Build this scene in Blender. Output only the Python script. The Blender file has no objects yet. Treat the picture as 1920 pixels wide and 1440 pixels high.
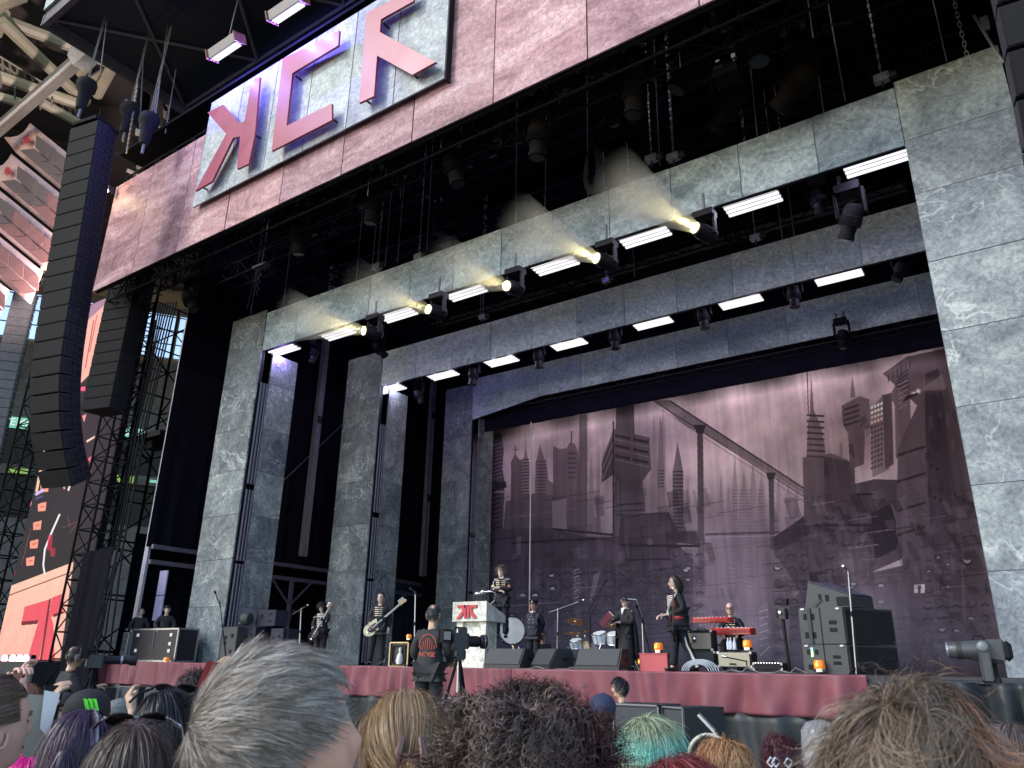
import bpy, math, random
import numpy as np
from mathutils import Vector, Matrix
random.seed(7); RNG=np.random.default_rng(11)
S=bpy.context.scene; COL=S.collection
# ---------------------------------------------------------------- camera
F=1445.0; CZ=1.78
_L=np.array([-2200.,-492.,-F]); _X=-_L/np.linalg.norm(_L)
_Z=np.array([71.,3925.,-F]); _Z/=np.linalg.norm(_Z)
_X-=_Z*(_X@_Z); _X/=np.linalg.norm(_X); _Y=np.cross(_Z,_X)
M=np.array([_X,_Y,_Z]); EYE=np.array([0,0,CZ])
cd=bpy.data.cameras.new('camera'); cam=bpy.data.objects.new('camera',cd); COL.objects.link(cam)
mw=Matrix.Identity(4)
for i in range(3):
    for j in range(3): mw[i][j]=M[i,j]
mw[2][3]=CZ; cam.matrix_world=mw
cd.sensor_width=36; cd.lens=F/1920*36; cd.clip_end=900; cd.clip_start=0.05
S.camera=cam
cd.dof.use_dof=True; cd.dof.focus_distance=19.0; cd.dof.aperture_fstop=9.5
# ---------------------------------------------------------------- light
w=bpy.data.worlds.new('World'); S.world=w; w.use_nodes=True
nt=w.node_tree; bg=nt.nodes['Background']
SUN_EL,SUN_AZ=math.radians(35),math.radians(215)   # azimuth clockwise from +Y: sun low behind the camera, to its left
sky=nt.nodes.new('ShaderNodeTexSky'); sky.sky_type='NISHITA'; sky.sun_disc=False
sky.sun_elevation=SUN_EL; sky.sun_rotation=SUN_AZ; sky.dust_density=1.0; sky.air_density=1.0
nt.links.new(sky.outputs[0],bg.inputs[0]); bg.inputs[1].default_value=0.15
sd=bpy.data.lights.new('sun','SUN'); sd.energy=0.7; sd.angle=math.radians(12); sd.color=(1,.98,.965)
so=bpy.data.objects.new('sun',sd); COL.objects.link(so)
sv=Vector((math.sin(SUN_AZ)*math.cos(SUN_EL),math.cos(SUN_AZ)*math.cos(SUN_EL),math.sin(SUN_EL)))
so.rotation_euler=sv.to_track_quat('Z','Y').to_euler(); so.location=(-20,-30,30)
S.view_settings.view_transform='Standard'; S.view_settings.look='None'
S.view_settings.gamma=1; S.view_settings.use_curve_mapping=False
S.view_settings.exposure=1.25
S.render.engine='CYCLES'
S.cycles.max_bounces=4; S.cycles.volume_bounces=0; S.cycles.transparent_max_bounces=12
S.cycles.volume_step_rate=1.0
# ---------------------------------------------------------------- geometry helpers
def ray(px,py):
    d=M@np.array([px-960.,720.-py,-F]); return d/np.linalg.norm(d)
def at(px,py,y):
    d=ray(px,py); return d*(y/d[1])+EYE
def atX(px,py,x):
    d=ray(px,py); return d*(x/d[0])+EYE
def atR(px,py,r):
    d=ray(px,py); return d*(r/math.hypot(d[0],d[1]))+EYE
def atZ(px,py,z):
    d=ray(px,py); return d*((z-CZ)/d[2])+EYE
def rotz(a):
    c,s=math.cos(a),math.sin(a); return np.array([[c,-s,0],[s,c,0],[0,0,1.]])
def rotx(a):
    c,s=math.cos(a),math.sin(a); return np.array([[1,0,0],[0,c,-s],[0,s,c.real]])
def roty(a):
    c,s=math.cos(a),math.sin(a); return np.array([[c,0,s],[0,1,0],[-s,0,c]])
def frame(d):
    d=np.asarray(d,float); d=d/np.linalg.norm(d)
    u=np.cross(d,[0,0,1.]) if abs(d[2])<.95 else np.cross(d,[1.,0,0]); u/=np.linalg.norm(u)
    return d,u,np.cross(d,u)
class MB:
    def __init__(s): s.v=[]; s.f=[]; s.smooth=False
    def add(s,v,f):
        n=len(s.v); s.v.extend([tuple(map(float,p)) for p in v]); s.f.extend([tuple(i+n for i in q) for q in f]); return s
    def box(s,c,size,R=None,bev=0):
        hx,hy,hz=[q/2 for q in size]
        if bev:
            b=bev; v=[]
            for z,o in((-hz,b),(-hz+b,0),(hz-b,0),(hz,b)):
                for sx,sy,kx,ky in((-1,-1,b,0),(-1,-1,0,b),(1,-1,0,b),(1,-1,b,0),(1,1,b,0),(1,1,0,b),(-1,1,0,b),(-1,1,b,0)):
                    v.append((sx*(hx-max(kx,o) if kx else hx-o),sy*(hy-max(ky,o) if ky else hy-o),z))
            f=[tuple(range(7,-1,-1)),tuple(range(24,32))]
            for r in range(3):
                for i in range(8): j=(i+1)%8; f.append((r*8+i,r*8+j,r*8+8+j,r*8+8+i))
            # order corners ccw
        else:
            v=[(x,y,z) for z in(-hz,hz) for x,y in((-hx,-hy),(hx,-hy),(hx,hy),(-hx,hy))]
            f=[(3,2,1,0),(4,5,6,7),(0,1,5,4),(1,2,6,5),(2,3,7,6),(3,0,4,7)]
        v=np.array(v)
        if R is not None: v=v@np.asarray(R).T
        return s.add(v+np.asarray(c,float),f)
    def bar(s,a,b,r,n=6,r2=None,caps=True):
        a=np.asarray(a,float); b=np.asarray(b,float); r2=r if r2 is None else r2
        if np.linalg.norm(b-a)<1e-6: return s
        d,u,w_=frame(b-a); v=[]
        for p,q in((a,r),(b,r2)):
            for i in range(n):
                t=2*math.pi*(i+.5)/n; v.append(p+q*(math.cos(t)*u+math.sin(t)*w_))
        f=[(i,(i+1)%n,n+(i+1)%n,n+i) for i in range(n)]
        if caps: f+=[tuple(range(n-1,-1,-1)),tuple(range(n,2*n))]
        return s.add(v,f)
    def tube(s,pts,r,n=6):
        pts=[np.asarray(p,float) for p in pts]; rr=r if isinstance(r,(list,tuple)) else [r]*len(pts); v=[]
        u0=None
        for k,p in enumerate(pts):
            d=pts[min(k+1,len(pts)-1)]-pts[max(k-1,0)]; d,u,w_=frame(d)
            if u0 is not None:
                u=u0-d*(u0@d); 
                if np.linalg.norm(u)<1e-6: d,u,w_=frame(d)
                u/=np.linalg.norm(u); w_=np.cross(d,u)
            u0=u
            for i in range(n):
                t=2*math.pi*i/n; v.append(p+rr[k]*(math.cos(t)*u+math.sin(t)*w_))
        f=[(k*n+i,k*n+(i+1)%n,k*n+n+(i+1)%n,k*n+n+i) for k in range(len(pts)-1) for i in range(n)]
        f+=[tuple(range(n-1,-1,-1)),tuple(range((len(pts)-1)*n,len(pts)*n))]
        return s.add(v,f)
    def lathe(s,prof,c=(0,0,0),axis=(0,0,1),n=16):
        d,u,w_=frame(axis); c=np.asarray(c,float); v=[]
        for r,h in prof:
            for i in range(n):
                t=2*math.pi*i/n; v.append(c+d*h+max(r,1e-4)*(math.cos(t)*u+math.sin(t)*w_))
        m=len(prof)
        f=[(k*n+i,k*n+(i+1)%n,k*n+n+(i+1)%n,k*n+n+i) for k in range(m-1) for i in range(n)]
        f+=[tuple(range(n-1,-1,-1)),tuple(range((m-1)*n,m*n))]
        return s.add(v,f)
    def ring(s,prof,c=(0,0,0),axis=(0,0,1),n=24):
        d,u,w_=frame(axis); c=np.asarray(c,float); v=[c+d*h+r*(math.cos(2*math.pi*i/n)*u+math.sin(2*math.pi*i/n)*w_) for r,h in prof for i in range(n)]; m=len(prof)
        return s.add(v,[(k*n+i,k*n+(i+1)%n,((k+1)%m)*n+(i+1)%n,((k+1)%m)*n+i) for k in range(m) for i in range(n)])
    def prism(s,poly,d):
        """poly: 3-D points in a plane, extruded by vector d"""
        p=[np.asarray(q,float) for q in poly]; d=np.asarray(d,float); n=len(p)
        nr=np.zeros(3)
        for i in range(n): nr+=np.cross(p[i],p[(i+1)%n])
        if nr@d>0: p=p[::-1]
        v=p+[q+d for q in p]
        return s.add(v,[tuple(range(n)),tuple(range(2*n-1,n-1,-1))]+[((i+1)%n,i,n+i,n+(i+1)%n) for i in range(n)])
    def ellipsoid(s,c,r,R=None,nu=14,nv=9):
        v=[]; f=[]
        for j in range(nv+1):
            a=math.pi*j/nv
            for i in range(nu):
                b=2*math.pi*i/nu; v.append((r[0]*math.sin(a)*math.cos(b),r[1]*math.sin(a)*math.sin(b),r[2]*math.cos(a)))
        for j in range(nv):
            for i in range(nu): f.append((j*nu+i,(j+1)*nu+i,(j+1)*nu+(i+1)%nu,j*nu+(i+1)%nu))
        v=np.array(v)
        if R is not None: v=v@np.asarray(R).T
        return s.add(v+np.asarray(c,float),f)
    def grid(s,P,two=False):
        """P: array (a,b,3)"""
        a,b=P.shape[:2]; s.add(P.reshape(-1,3),[(i*b+j,i*b+j+1,(i+1)*b+j+1,(i+1)*b+j) for i in range(a-1) for j in range(b-1)]); return s
ORG={}
def mesh_of(name,mb,mat,off=(0,0,0),smooth=False):
    me=bpy.data.meshes.new(name); v=np.array(mb.v,float)-np.asarray(off,float)
    me.from_pydata(v.tolist(),[],mb.f); 
    if mat is not None: me.materials.append(mat)
    if smooth or mb.smooth:
        me.polygons.foreach_set('use_smooth',[True]*len(me.polygons))
        try: me.set_sharp_from_angle(angle=math.radians(40))
        except Exception: pass
    me.update(); return me
def thing(name,label,cat,loc=(0,0,0),rot=0,group=None):
    o=bpy.data.objects.new(name,None); o.empty_display_size=.2; COL.objects.link(o)
    o.location=tuple(map(float,loc)); o.rotation_euler=(0,0,rot); o['label']=label; o['category']=cat
    if group: o['group']=group
    ORG[o.name]=np.array(loc,float); return o
def part(name,mb,mat,parent,local=False,smooth=False,label=None,kind=None):
    off=(0,0,0) if local else ORG[parent.name]
    o=bpy.data.objects.new(name,mesh_of(name,mb,mat,off,smooth)); COL.objects.link(o); o.parent=parent
    ORG[o.name]=ORG[parent.name]
    if label: o['label']=label
    if kind: o['kind']=kind
    return o
def solo(name,mb,mat,label,cat,group=None,smooth=False,loc=None,kind=None):
    v=np.array(mb.v); c=v.mean(0) if loc is None else np.array(loc,float)
    if loc is None: c[2]=v[:,2].min()
    o=bpy.data.objects.new(name,mesh_of(name,mb,mat,c,smooth)); COL.objects.link(o); o.location=tuple(c)
    if label: o['label']=label
    if cat: o['category']=cat
    if group: o['group']=group
    if kind: o['kind']=kind
    ORG[o.name]=c; return o
def struct(name,mb,mat,smooth=False): return solo(name,mb,mat,None,None,loc=(0,0,0),kind='structure',smooth=smooth)
def piece(name,me,parent,loc,label=None):
    """object sharing mesh data, loc relative to the parent"""
    o=bpy.data.objects.new(name,me); COL.objects.link(o); o.parent=parent; o.location=tuple(map(float,loc))
    if label: o['label']=label
    return o
def dup(root,loc,rot=None,label=None,group=None,scale=None):
    def cp(o,p):
        c=o.copy(); COL.objects.link(c)
        if p is not None: c.parent=p
        for ch in [q for q in KIDS.get(o.name,())]: cp(ch,c)
        return c
    KIDS={}
    def walk(o):
        KIDS[o.name]=[q for q in ALLOBJ() if q.parent==o]
        for q in KIDS[o.name]: walk(q)
    walk(root); r=cp(root,None); r.location=tuple(map(float,loc))
    if rot is not None: r.rotation_euler=rot if isinstance(rot,(tuple,list)) else (0,0,rot)
    if label: r['label']=label
    if group: r['group']=group
    if scale: r.scale=(scale,)*3
    return r
def ALLOBJ(): return list(COL.objects)
# ---------------------------------------------------------------- materials
def N(nt,t,**k):
    n=nt.nodes.new(t)
    for a,b in k.items():
        if a in n.inputs.keys() if hasattr(n.inputs,'keys') else False: n.inputs[a].default_value=b
        else: setattr(n,a,b)
    return n
def ramp(nt,fac,stops):
    r=nt.nodes.new('ShaderNodeValToRGB'); e=r.color_ramp.elements
    while len(e)>1: e.remove(e[-1])
    e[0].position=stops[0][0]; e[0].color=(*stops[0][1],1)
    for p,c in stops[1:]:
        q=e.new(p); q.color=(*c,1)
    nt.links.new(fac,r.inputs[0]); return r.outputs[0]
def coords(nt,rnd=True):
    tc=nt.nodes.new('ShaderNodeTexCoord')
    if not rnd: return tc.outputs['Object']
    oi=nt.nodes.new('ShaderNodeObjectInfo'); ma=nt.nodes.new('ShaderNodeMath'); ma.operation='MULTIPLY'; ma.inputs[1].default_value=97.
    nt.links.new(oi.outputs['Random'],ma.inputs[0])
    va=nt.nodes.new('ShaderNodeVectorMath'); va.operation='ADD'
    nt.links.new(tc.outputs['Object'],va.inputs[0]); nt.links.new(ma.outputs[0],va.inputs[1]); return va.outputs[0]
MATS={}
def mat(name,c,rough=.6,metal=0,var=.25,scale=6.,bump=.0,spec=.5,detail=4,rnd=True,coat=0,stretch=None):
    if name in MATS: return MATS[name]
    m=bpy.data.materials.new(name); m.use_nodes=True; t=m.node_tree; b=t.nodes['Principled BSDF']; MATS[name]=m
    co=coords(t,rnd)
    if stretch:
        mp=t.nodes.new('ShaderNodeMapping'); mp.inputs['Scale'].default_value=stretch; t.links.new(co,mp.inputs[0]); co=mp.outputs[0]
    n=t.nodes.new('ShaderNodeTexNoise'); n.inputs['Scale'].default_value=scale; n.inputs['Detail'].default_value=detail; n.inputs['Roughness'].default_value=.65
    t.links.new(co,n.inputs['Vector'])
    lo=tuple(q*(1-var) for q in c); hi=tuple(min(1,q*(1+var)) for q in c)
    t.links.new(ramp(t,n.outputs[0],[(.3,lo),(.7,hi)]),b.inputs['Base Color'])
    b.inputs['Roughness'].default_value=rough; b.inputs['Metallic'].default_value=metal
    b.inputs['Specular IOR Level'].default_value=spec; b.inputs['Coat Weight'].default_value=coat
    rr=t.nodes.new('ShaderNodeMapRange'); rr.inputs['To Min'].default_value=max(0,rough-.12); rr.inputs['To Max'].default_value=min(1,rough+.12)
    t.links.new(n.outputs[0],rr.inputs[0]); t.links.new(rr.outputs[0],b.inputs['Roughness'])
    if bump:
        bp=t.nodes.new('ShaderNodeBump'); bp.inputs['Strength'].default_value=bump; bp.inputs['Distance'].default_value=.02
        t.links.new(n.outputs[0],bp.inputs['Height']); t.links.new(bp.outputs[0],b.inputs['Normal'])
    return m
def emis(name,c,s):
    if name in MATS: return MATS[name]
    m=bpy.data.materials.new(name); m.use_nodes=True; t=m.node_tree; t.nodes.clear()
    e=t.nodes.new('ShaderNodeEmission'); e.inputs[0].default_value=(*c,1); e.inputs[1].default_value=s
    o=t.nodes.new('ShaderNodeOutputMaterial'); t.links.new(e.outputs[0],o.inputs[0]); MATS[name]=m; return m
def marble(name,cols,vein,vs=.55,dens=1.0,rough=.55,streak=(1,1,1),veinamt=.8,glow=0):
    m=bpy.data.materials.new(name); m.use_nodes=True; t=m.node_tree; b=t.nodes['Principled BSDF']; MATS[name]=m
    L=t.links.new; co=coords(t)
    mp=t.nodes.new('ShaderNodeMapping'); mp.inputs['Scale'].default_value=streak; mp.inputs['Rotation'].default_value=(0,.6,0); L(co,mp.inputs[0]); co2=mp.outputs[0]
    n=t.nodes.new('ShaderNodeTexNoise'); n.inputs['Scale'].default_value=.75; n.inputs['Detail'].default_value=9; n.inputs['Roughness'].default_value=.68; n.inputs['Distortion'].default_value=1.1
    L(co2,n.inputs['Vector'])
    base=ramp(t,n.outputs[0],[(.34,cols[0]),(.5,cols[1]),(.66,cols[2])])
    # fine grain
    g=t.nodes.new('ShaderNodeTexNoise'); g.inputs['Scale'].default_value=9; g.inputs['Detail'].default_value=6; g.inputs['Roughness'].default_value=.75; g.inputs['Distortion'].default_value=.6; L(co,g.inputs['Vector'])
    gr=ramp(t,g.outputs[0],[(.35,(.62,.63,.64)),(.5,(.98,.98,.98)),(.65,(1.4,1.4,1.38))])
    mx=t.nodes.new('ShaderNodeMix'); mx.data_type='RGBA'; mx.blend_type='MULTIPLY'; mx.inputs[0].default_value=1; L(base,mx.inputs[6]); L(gr,mx.inputs[7])
    # veins: ridge of distorted noise, gated by a broad mask
    dn=t.nodes.new('ShaderNodeTexNoise'); dn.inputs['Scale'].default_value=1.3; dn.inputs['Detail'].default_value=5; L(co,dn.inputs['Vector'])
    ad=t.nodes.new('ShaderNodeVectorMath'); ad.operation='MULTIPLY_ADD'; ad.inputs[1].default_value=(.5,.5,.5); L(dn.outputs['Color'],ad.inputs[0]); L(co,ad.inputs[2])
    def veins(sc,wd,det=7):
        v=t.nodes.new('ShaderNodeTexNoise'); v.inputs['Scale'].default_value=sc; v.inputs['Detail'].default_value=det; v.inputs['Roughness'].default_value=.52; v.inputs['Distortion'].default_value=.5; L(ad.outputs[0],v.inputs['Vector'])
        s1=t.nodes.new('ShaderNodeMath'); s1.operation='SUBTRACT'; s1.inputs[1].default_value=.5; L(v.outputs[0],s1.inputs[0])
        s2=t.nodes.new('ShaderNodeMath'); s2.operation='ABSOLUTE'; L(s1.outputs[0],s2.inputs[0])
        return ramp(t,s2.outputs[0],[(0,(1,1,1)),(wd*.4,(.5,.5,.5)),(wd,(0,0,0))])
    v1=veins(vs,.009); v2=veins(vs*2.4,.013)
    gm=t.nodes.new('ShaderNodeTexNoise'); gm.inputs['Scale'].default_value=.8; gm.inputs['Detail'].default_value=2; L(co,gm.inputs['Vector'])
    gate=ramp(t,gm.outputs[0],[(.5-.04*dens,(0,0,0)),(.62,(1,1,1))])
    gate0=ramp(t,gm.outputs[0],[(.36,(0,0,0)),(.55,(1,1,1))])
    m1=t.nodes.new('ShaderNodeMath'); m1.operation='MULTIPLY'; L(v1,m1.inputs[0]); L(gate0,m1.inputs[1])
    m2=t.nodes.new('ShaderNodeMath'); m2.operation='MULTIPLY'; L(v2,m2.inputs[0]); L(gate,m2.inputs[1])
    m3=t.nodes.new('ShaderNodeMath'); m3.operation='MAXIMUM'; L(m1.outputs[0],m3.inputs[0]); L(m2.outputs[0],m3.inputs[1])
    m4=t.nodes.new('ShaderNodeMath'); m4.operation='MULTIPLY'; m4.inputs[1].default_value=veinamt; L(m3.outputs[0],m4.inputs[0])
    mv=t.nodes.new('ShaderNodeMix'); mv.data_type='RGBA'; L(m4.outputs[0],mv.inputs[0]); L(mx.outputs[2],mv.inputs[6]); mv.inputs[7].default_value=(*vein,1)
    # per panel tone
    oi=t.nodes.new('ShaderNodeObjectInfo'); tr=ramp(t,oi.outputs['Random'],[(0,(.82,.84,.86)),(.5,(1,1,1)),(1,(1.12,1.14,1.08))])
    mt=t.nodes.new('ShaderNodeMix'); mt.data_type='RGBA'; mt.blend_type='MULTIPLY'; mt.inputs[0].default_value=1; L(mv.outputs[2],mt.inputs[6]); L(tr,mt.inputs[7])
    L(mt.outputs[2],b.inputs['Base Color']); b.inputs['Roughness'].default_value=rough; b.inputs['Specular IOR Level'].default_value=.3
    bp=t.nodes.new('ShaderNodeBump'); bp.inputs['Strength'].default_value=.15; bp.inputs['Distance'].default_value=.01; L(g.outputs[0],bp.inputs['Height']); L(bp.outputs[0],b.inputs['Normal'])
    if glow:
        L(mt.outputs[2],b.inputs['Emission Color']); b.inputs['Emission Strength'].default_value=glow
    return m
def attr_mat(name,rough=.5,spec=.4,aniso=0):
    m=bpy.data.materials.new(name); m.use_nodes=True; t=m.node_tree; b=t.nodes['Principled BSDF']; MATS[name]=m
    a=t.nodes.new('ShaderNodeAttribute'); a.attribute_name='col'; t.links.new(a.outputs['Color'],b.inputs['Base Color'])
    b.inputs['Roughness'].default_value=rough; b.inputs['Specular IOR Level'].default_value=spec; return m
BLACK=mat('black_paint',(.01,.01,.014),.6,var=.3,spec=.25)
DARK=mat('dark_plastic',(.028,.03,.034),.5,var=.25)
CAB=mat('cabinet_grey',(.12,.125,.125),.6,var=.12,scale=20,bump=.1)
GRILLE=mat('grille_cloth',(.05,.056,.062),.7,var=.2,scale=60,bump=.2)
METAL=mat('bare_metal',(.42,.43,.45),.35,metal=.8,var=.15)
STEEL=mat('grey_steel',(.2,.2,.22),.5,metal=.3,var=.2)
CHROME=mat('chrome',(.75,.75,.77),.15,metal=1,var=.05)
DRAPE=mat('black_drape',(.007,.0065,.012),.95,var=.35,scale=2,bump=.3,stretch=(4,4,.15),spec=.1)
SOOT=mat('black_truss_paint',(.007,.007,.009),.8,var=.3,spec=.15)
WHITE=mat('white_paint',(.75,.75,.73),.5,var=.08)
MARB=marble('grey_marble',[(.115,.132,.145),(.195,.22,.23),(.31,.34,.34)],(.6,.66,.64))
MARB_R=marble('lit_marble',[(.165,.19,.215),(.255,.29,.315),(.36,.405,.425)],(.6,.65,.66),vs=.5)  # lit copy of the grey marble, brighter light put into its colour
MARB_H=marble('shade_lift_marble',[(.19,.24,.28),(.37,.44,.5),(.58,.66,.72)],(.7,.78,.85),veinamt=.75,streak=(.6,1,1.3))  # marble copy lightened in colour to offset the fascia's shade
MARB_D=marble('deep_shade_lift_marble',[(.40,.47,.49),(.6,.68,.68),(.76,.83,.80)],(.9,.94,.95),veinamt=.8,streak=(.7,1,1.2))  # lightest marble copy, its colour offsets the shade deep on stage
PINK=marble('pink_marble',[(.18,.085,.10),(.38,.205,.23),(.56,.37,.39)],(.66,.5,.54),veinamt=.35,streak=(.45,1,1.6))
SIGNM=marble('sign_marble',[(.24,.27,.29),(.38,.42,.44),(.5,.55,.55)],(.6,.66,.68),veinamt=.35)
# ================================================================ structure
# floor
g=MB().box((-70,60,-.15),(260,260,.3)); struct('ground',g,mat('pitch_cover',(.05,.052,.055),.8,var=.3,scale=1.5))
DK=1.76          # deck height
XL,XR=-27.4,3.9
g=MB().box((-11.75,22.9,DK-.06),(31.2,16.6,.12)); struct('stage_floor',g,mat('deck_black',(.035,.033,.042),.6,var=.3,scale=3))
# red valance: hanging cloth with folds, seven lengths
def cloth_strip(name,x0,x1,y,ztop,zbot,m,label,grp,seed,amp=.03,nx=70,nz=14,fold=None):
    r=np.random.default_rng(seed); xs=np.linspace(x0,x1,nx); P=np.zeros((nz,nx,3)); ph=r.uniform(0,6.28,8); fq=r.uniform(1.5,17,8); tl=r.uniform(-.35,.35,8)
    for j in range(nz):
        t=j/(nz-1); z=ztop+(zbot-ztop)*t
        off=np.zeros(nx)
        for k in range(8): off+=np.sin(fq[k]*(xs+tl[k]*t*.6)+ph[k])*(amp/ (1+.12*fq[k]*.6))*(.35+t*.6)*2.2
        pin=np.abs(np.sin(xs*3.1+ph[0]))**8*amp*1.2*(1-t)**2
        P[j,:,0]=xs; P[j,:,1]=y-off-pin*(1 if fold is None else fold); P[j,:,2]=z+ (0.004*np.sin(xs*1.7+ph[1]) if j==nz-1 else 0) - (.01*np.abs(np.sin(xs*1.1)) if j==0 else 0)
    mb=MB().grid(P); mb.smooth=True
    o=solo(name,mb,m,label,'valance',grp); 
    sm=o.modifiers.new('thick','SOLIDIFY'); sm.thickness=.008
    return o
VAL=mat('red_vinyl',(.21,.062,.08),.5,var=.12,scale=1.2,spec=.4,bump=.0,stretch=(1,1,2.5))
VBK=mat('black_vinyl',(.022,.027,.03),.5,var=.3,scale=2,bump=.1)
vx=np.linspace(-27.9,-2.95,8); words=['leftmost length, behind the left cameraman','second length from the left, behind the raised red paper','third length, behind the grey hair','length behind the black-clad camera operator','length behind the big curly hair','length behind the man in the blue cap','rightmost length, below the speaker stack']
for i in range(7):
    cloth_strip('stage_valance',vx[i],vx[i+1],14.5,DK+.01,1.08,VAL,'wrinkled red vinyl stage skirt, '+words[i],'red skirt lengths along the stage edge',i+1,amp=.019,nx=150,nz=18)
for i in range(7):
    cloth_strip('lower_skirt',vx[i],vx[i+1],14.56,1.10,0,VBK,'black fabric below the red skirt, '+words[i],'black skirt lengths under the red ones',i+20,amp=.04,nx=50,nz=8)
cloth_strip('side_skirt',-1.75,3.6,12.4,DK-.05,0,VBK,'black draped riser skirt at the right end of the stage','black skirt lengths under the red ones',51,amp=.07,nx=120,nz=20)
g=MB().box((1.0,13.5,DK-.06),(5.4,2.2,.03)); solo('side_riser_top',g,VBK,'black covered riser top at the right end of the stage','riser')
g=MB().box((-9.5,14.65,.82),(1,1,1)); 
# ---------------------------------------------------------------- portals
def portal(Y,xo,xi,ri,ro,ztop,zbot,hz,seamsL,seamsR,hx,mL,mR,mH,label,haunch=None,depth=1.15,off=0):
    p=thing('portal',label,'portal',((xo+ro)/2,Y,DK)); gp=.012
    def panel(x0,x1,z0,z1,m,y=Y,bow=0):
        mb=MB().box(((x0+x1)/2,y+.03,(z0+z1)/2),(x1-x0-gp,.06,z1-z0-gp),bev=.006)
        o=bpy.data.objects.new('panel',mesh_of('panel',mb,m,((x0+x1)/2,y,(z0+z1)/2))); COL.objects.link(o); o.parent=p
        o.location=((x0+x1)/2-ORG[p.name][0],y-Y+random.uniform(-.006,.006),(z0+z1)/2-DK); o.rotation_euler=(random.uniform(-.004,.004),0,0)
        return o
    zs=[DK]+sorted(seamsL)+[ztop]
    for a,b in zip(zs,zs[1:]): panel(xo,xi,a,b,mL)
    zs=[DK]+sorted(seamsR)+[ztop]
    for a,b in zip(zs,zs[1:]): panel(ri,ro,a,b,mR)
    xs=sorted(hx)
    for a,b in zip(xs,xs[1:]):
        if haunch and b<=haunch[0]+.01: continue
        panel(a,b,zbot,hz,mH,y=Y+.02)
    if haunch:
        xh,zl=haunch; hs=[q for q in xs if q<=xh+.01]
        for a,b in zip(hs,hs[1:]):
            f=lambda x: zl+(zbot-zl)*(x-xs[0])/(xh-xs[0])
            mb=MB().prism([(a+gp/2,Y+.02,f(a)),(b-gp/2,Y+.02,f(b)),(b-gp/2,Y+.02,hz),(a+gp/2,Y+.02,hz)],(0,.06,0)); part('panel',mb,mH,p)
    # return panels, facing the stage
    zs=[DK]+sorted(seamsL)+[ztop-1.65]
    for side,x in((1,xi+.12),(-1,ri-.12))[:1 if Y<20 else 2]:
        for a,b in zip(zs,zs[1:]):
            mb=MB().box((x,Y+.42+depth/2,(a+b)/2),(.06,depth,b-a-gp)); part('return_panel',mb,mL,p)
    # black backing and frame
    for x0,x1 in((xo,xi),(ri,ro)):
        mb=MB().box(((x0+x1)/2,Y+.14,(DK+ztop)/2),(x1-x0-.04,.12,ztop-DK-.04)); part('backing_frame',mb,BLACK,p)
    mb=MB().box(((xi+ri)/2,Y+.16,(zbot+hz)/2),(ri-xi-.02,.12,hz-zbot-.06)); part('backing_frame',mb,BLACK,p)
    # cable pipes in the slot
    for k in range(3):
        x=xi+.05+.02*k
        for a,b in((DK+.1,DK+3.1),(DK+3.2,DK+5.6),(DK+5.8,DK+9.5)):
            mb=MB().bar((x,Y+.16+.11*k,a),(x,Y+.16+.11*k,b),.045,8); part('pipe',mb,STEEL_P,p,smooth=True)
    return p
STEEL_P=mat('purple_grey_pipe',(.11,.105,.14),.4,metal=.3,var=.2)
sp=[3.5,5.02,6.52,8.06,9.6,11.2,12.54]
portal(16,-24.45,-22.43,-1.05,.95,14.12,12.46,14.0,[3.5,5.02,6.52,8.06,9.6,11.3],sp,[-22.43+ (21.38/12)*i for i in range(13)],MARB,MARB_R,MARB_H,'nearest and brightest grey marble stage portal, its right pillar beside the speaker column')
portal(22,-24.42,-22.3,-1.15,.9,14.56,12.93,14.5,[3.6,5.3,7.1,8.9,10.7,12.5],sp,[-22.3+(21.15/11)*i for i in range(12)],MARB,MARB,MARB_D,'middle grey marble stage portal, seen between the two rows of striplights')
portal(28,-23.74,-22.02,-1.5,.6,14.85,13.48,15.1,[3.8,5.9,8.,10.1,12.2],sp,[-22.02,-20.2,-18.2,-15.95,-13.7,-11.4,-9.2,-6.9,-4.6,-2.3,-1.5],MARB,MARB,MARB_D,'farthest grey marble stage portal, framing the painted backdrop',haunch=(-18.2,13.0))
# ---------------------------------------------------------------- fascia
FY=12.0; FZ0,FZ1=14.53,19.05; FXL,FXR=-27.42,3.9
p=thing('stage_fascia','wide pink marble fascia board across the top of the stage roof','fascia',((FXL+FXR)/2,FY,FZ0))
w_=(FXR-FXL)/12
for i in range(12):
    a=FXL+w_*i; mb=MB().box((a+w_/2,FY+.03,(FZ0+FZ1)/2),(w_-.02,.06,FZ1-FZ0),bev=.006)
    o=bpy.data.objects.new('panel',mesh_of('panel',mb,PINK,(a+w_/2,FY,FZ0))); COL.objects.link(o); o.parent=p; o.location=(a+w_/2-ORG[p.name][0],random.uniform(-.006,.006),0)
for z in(FZ0+.05,FZ1-.05): part('rail',MB().box(((FXL+FXR)/2,FY+.16,z),(FXR-FXL,.1,.1)),BLACK,p)
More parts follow.
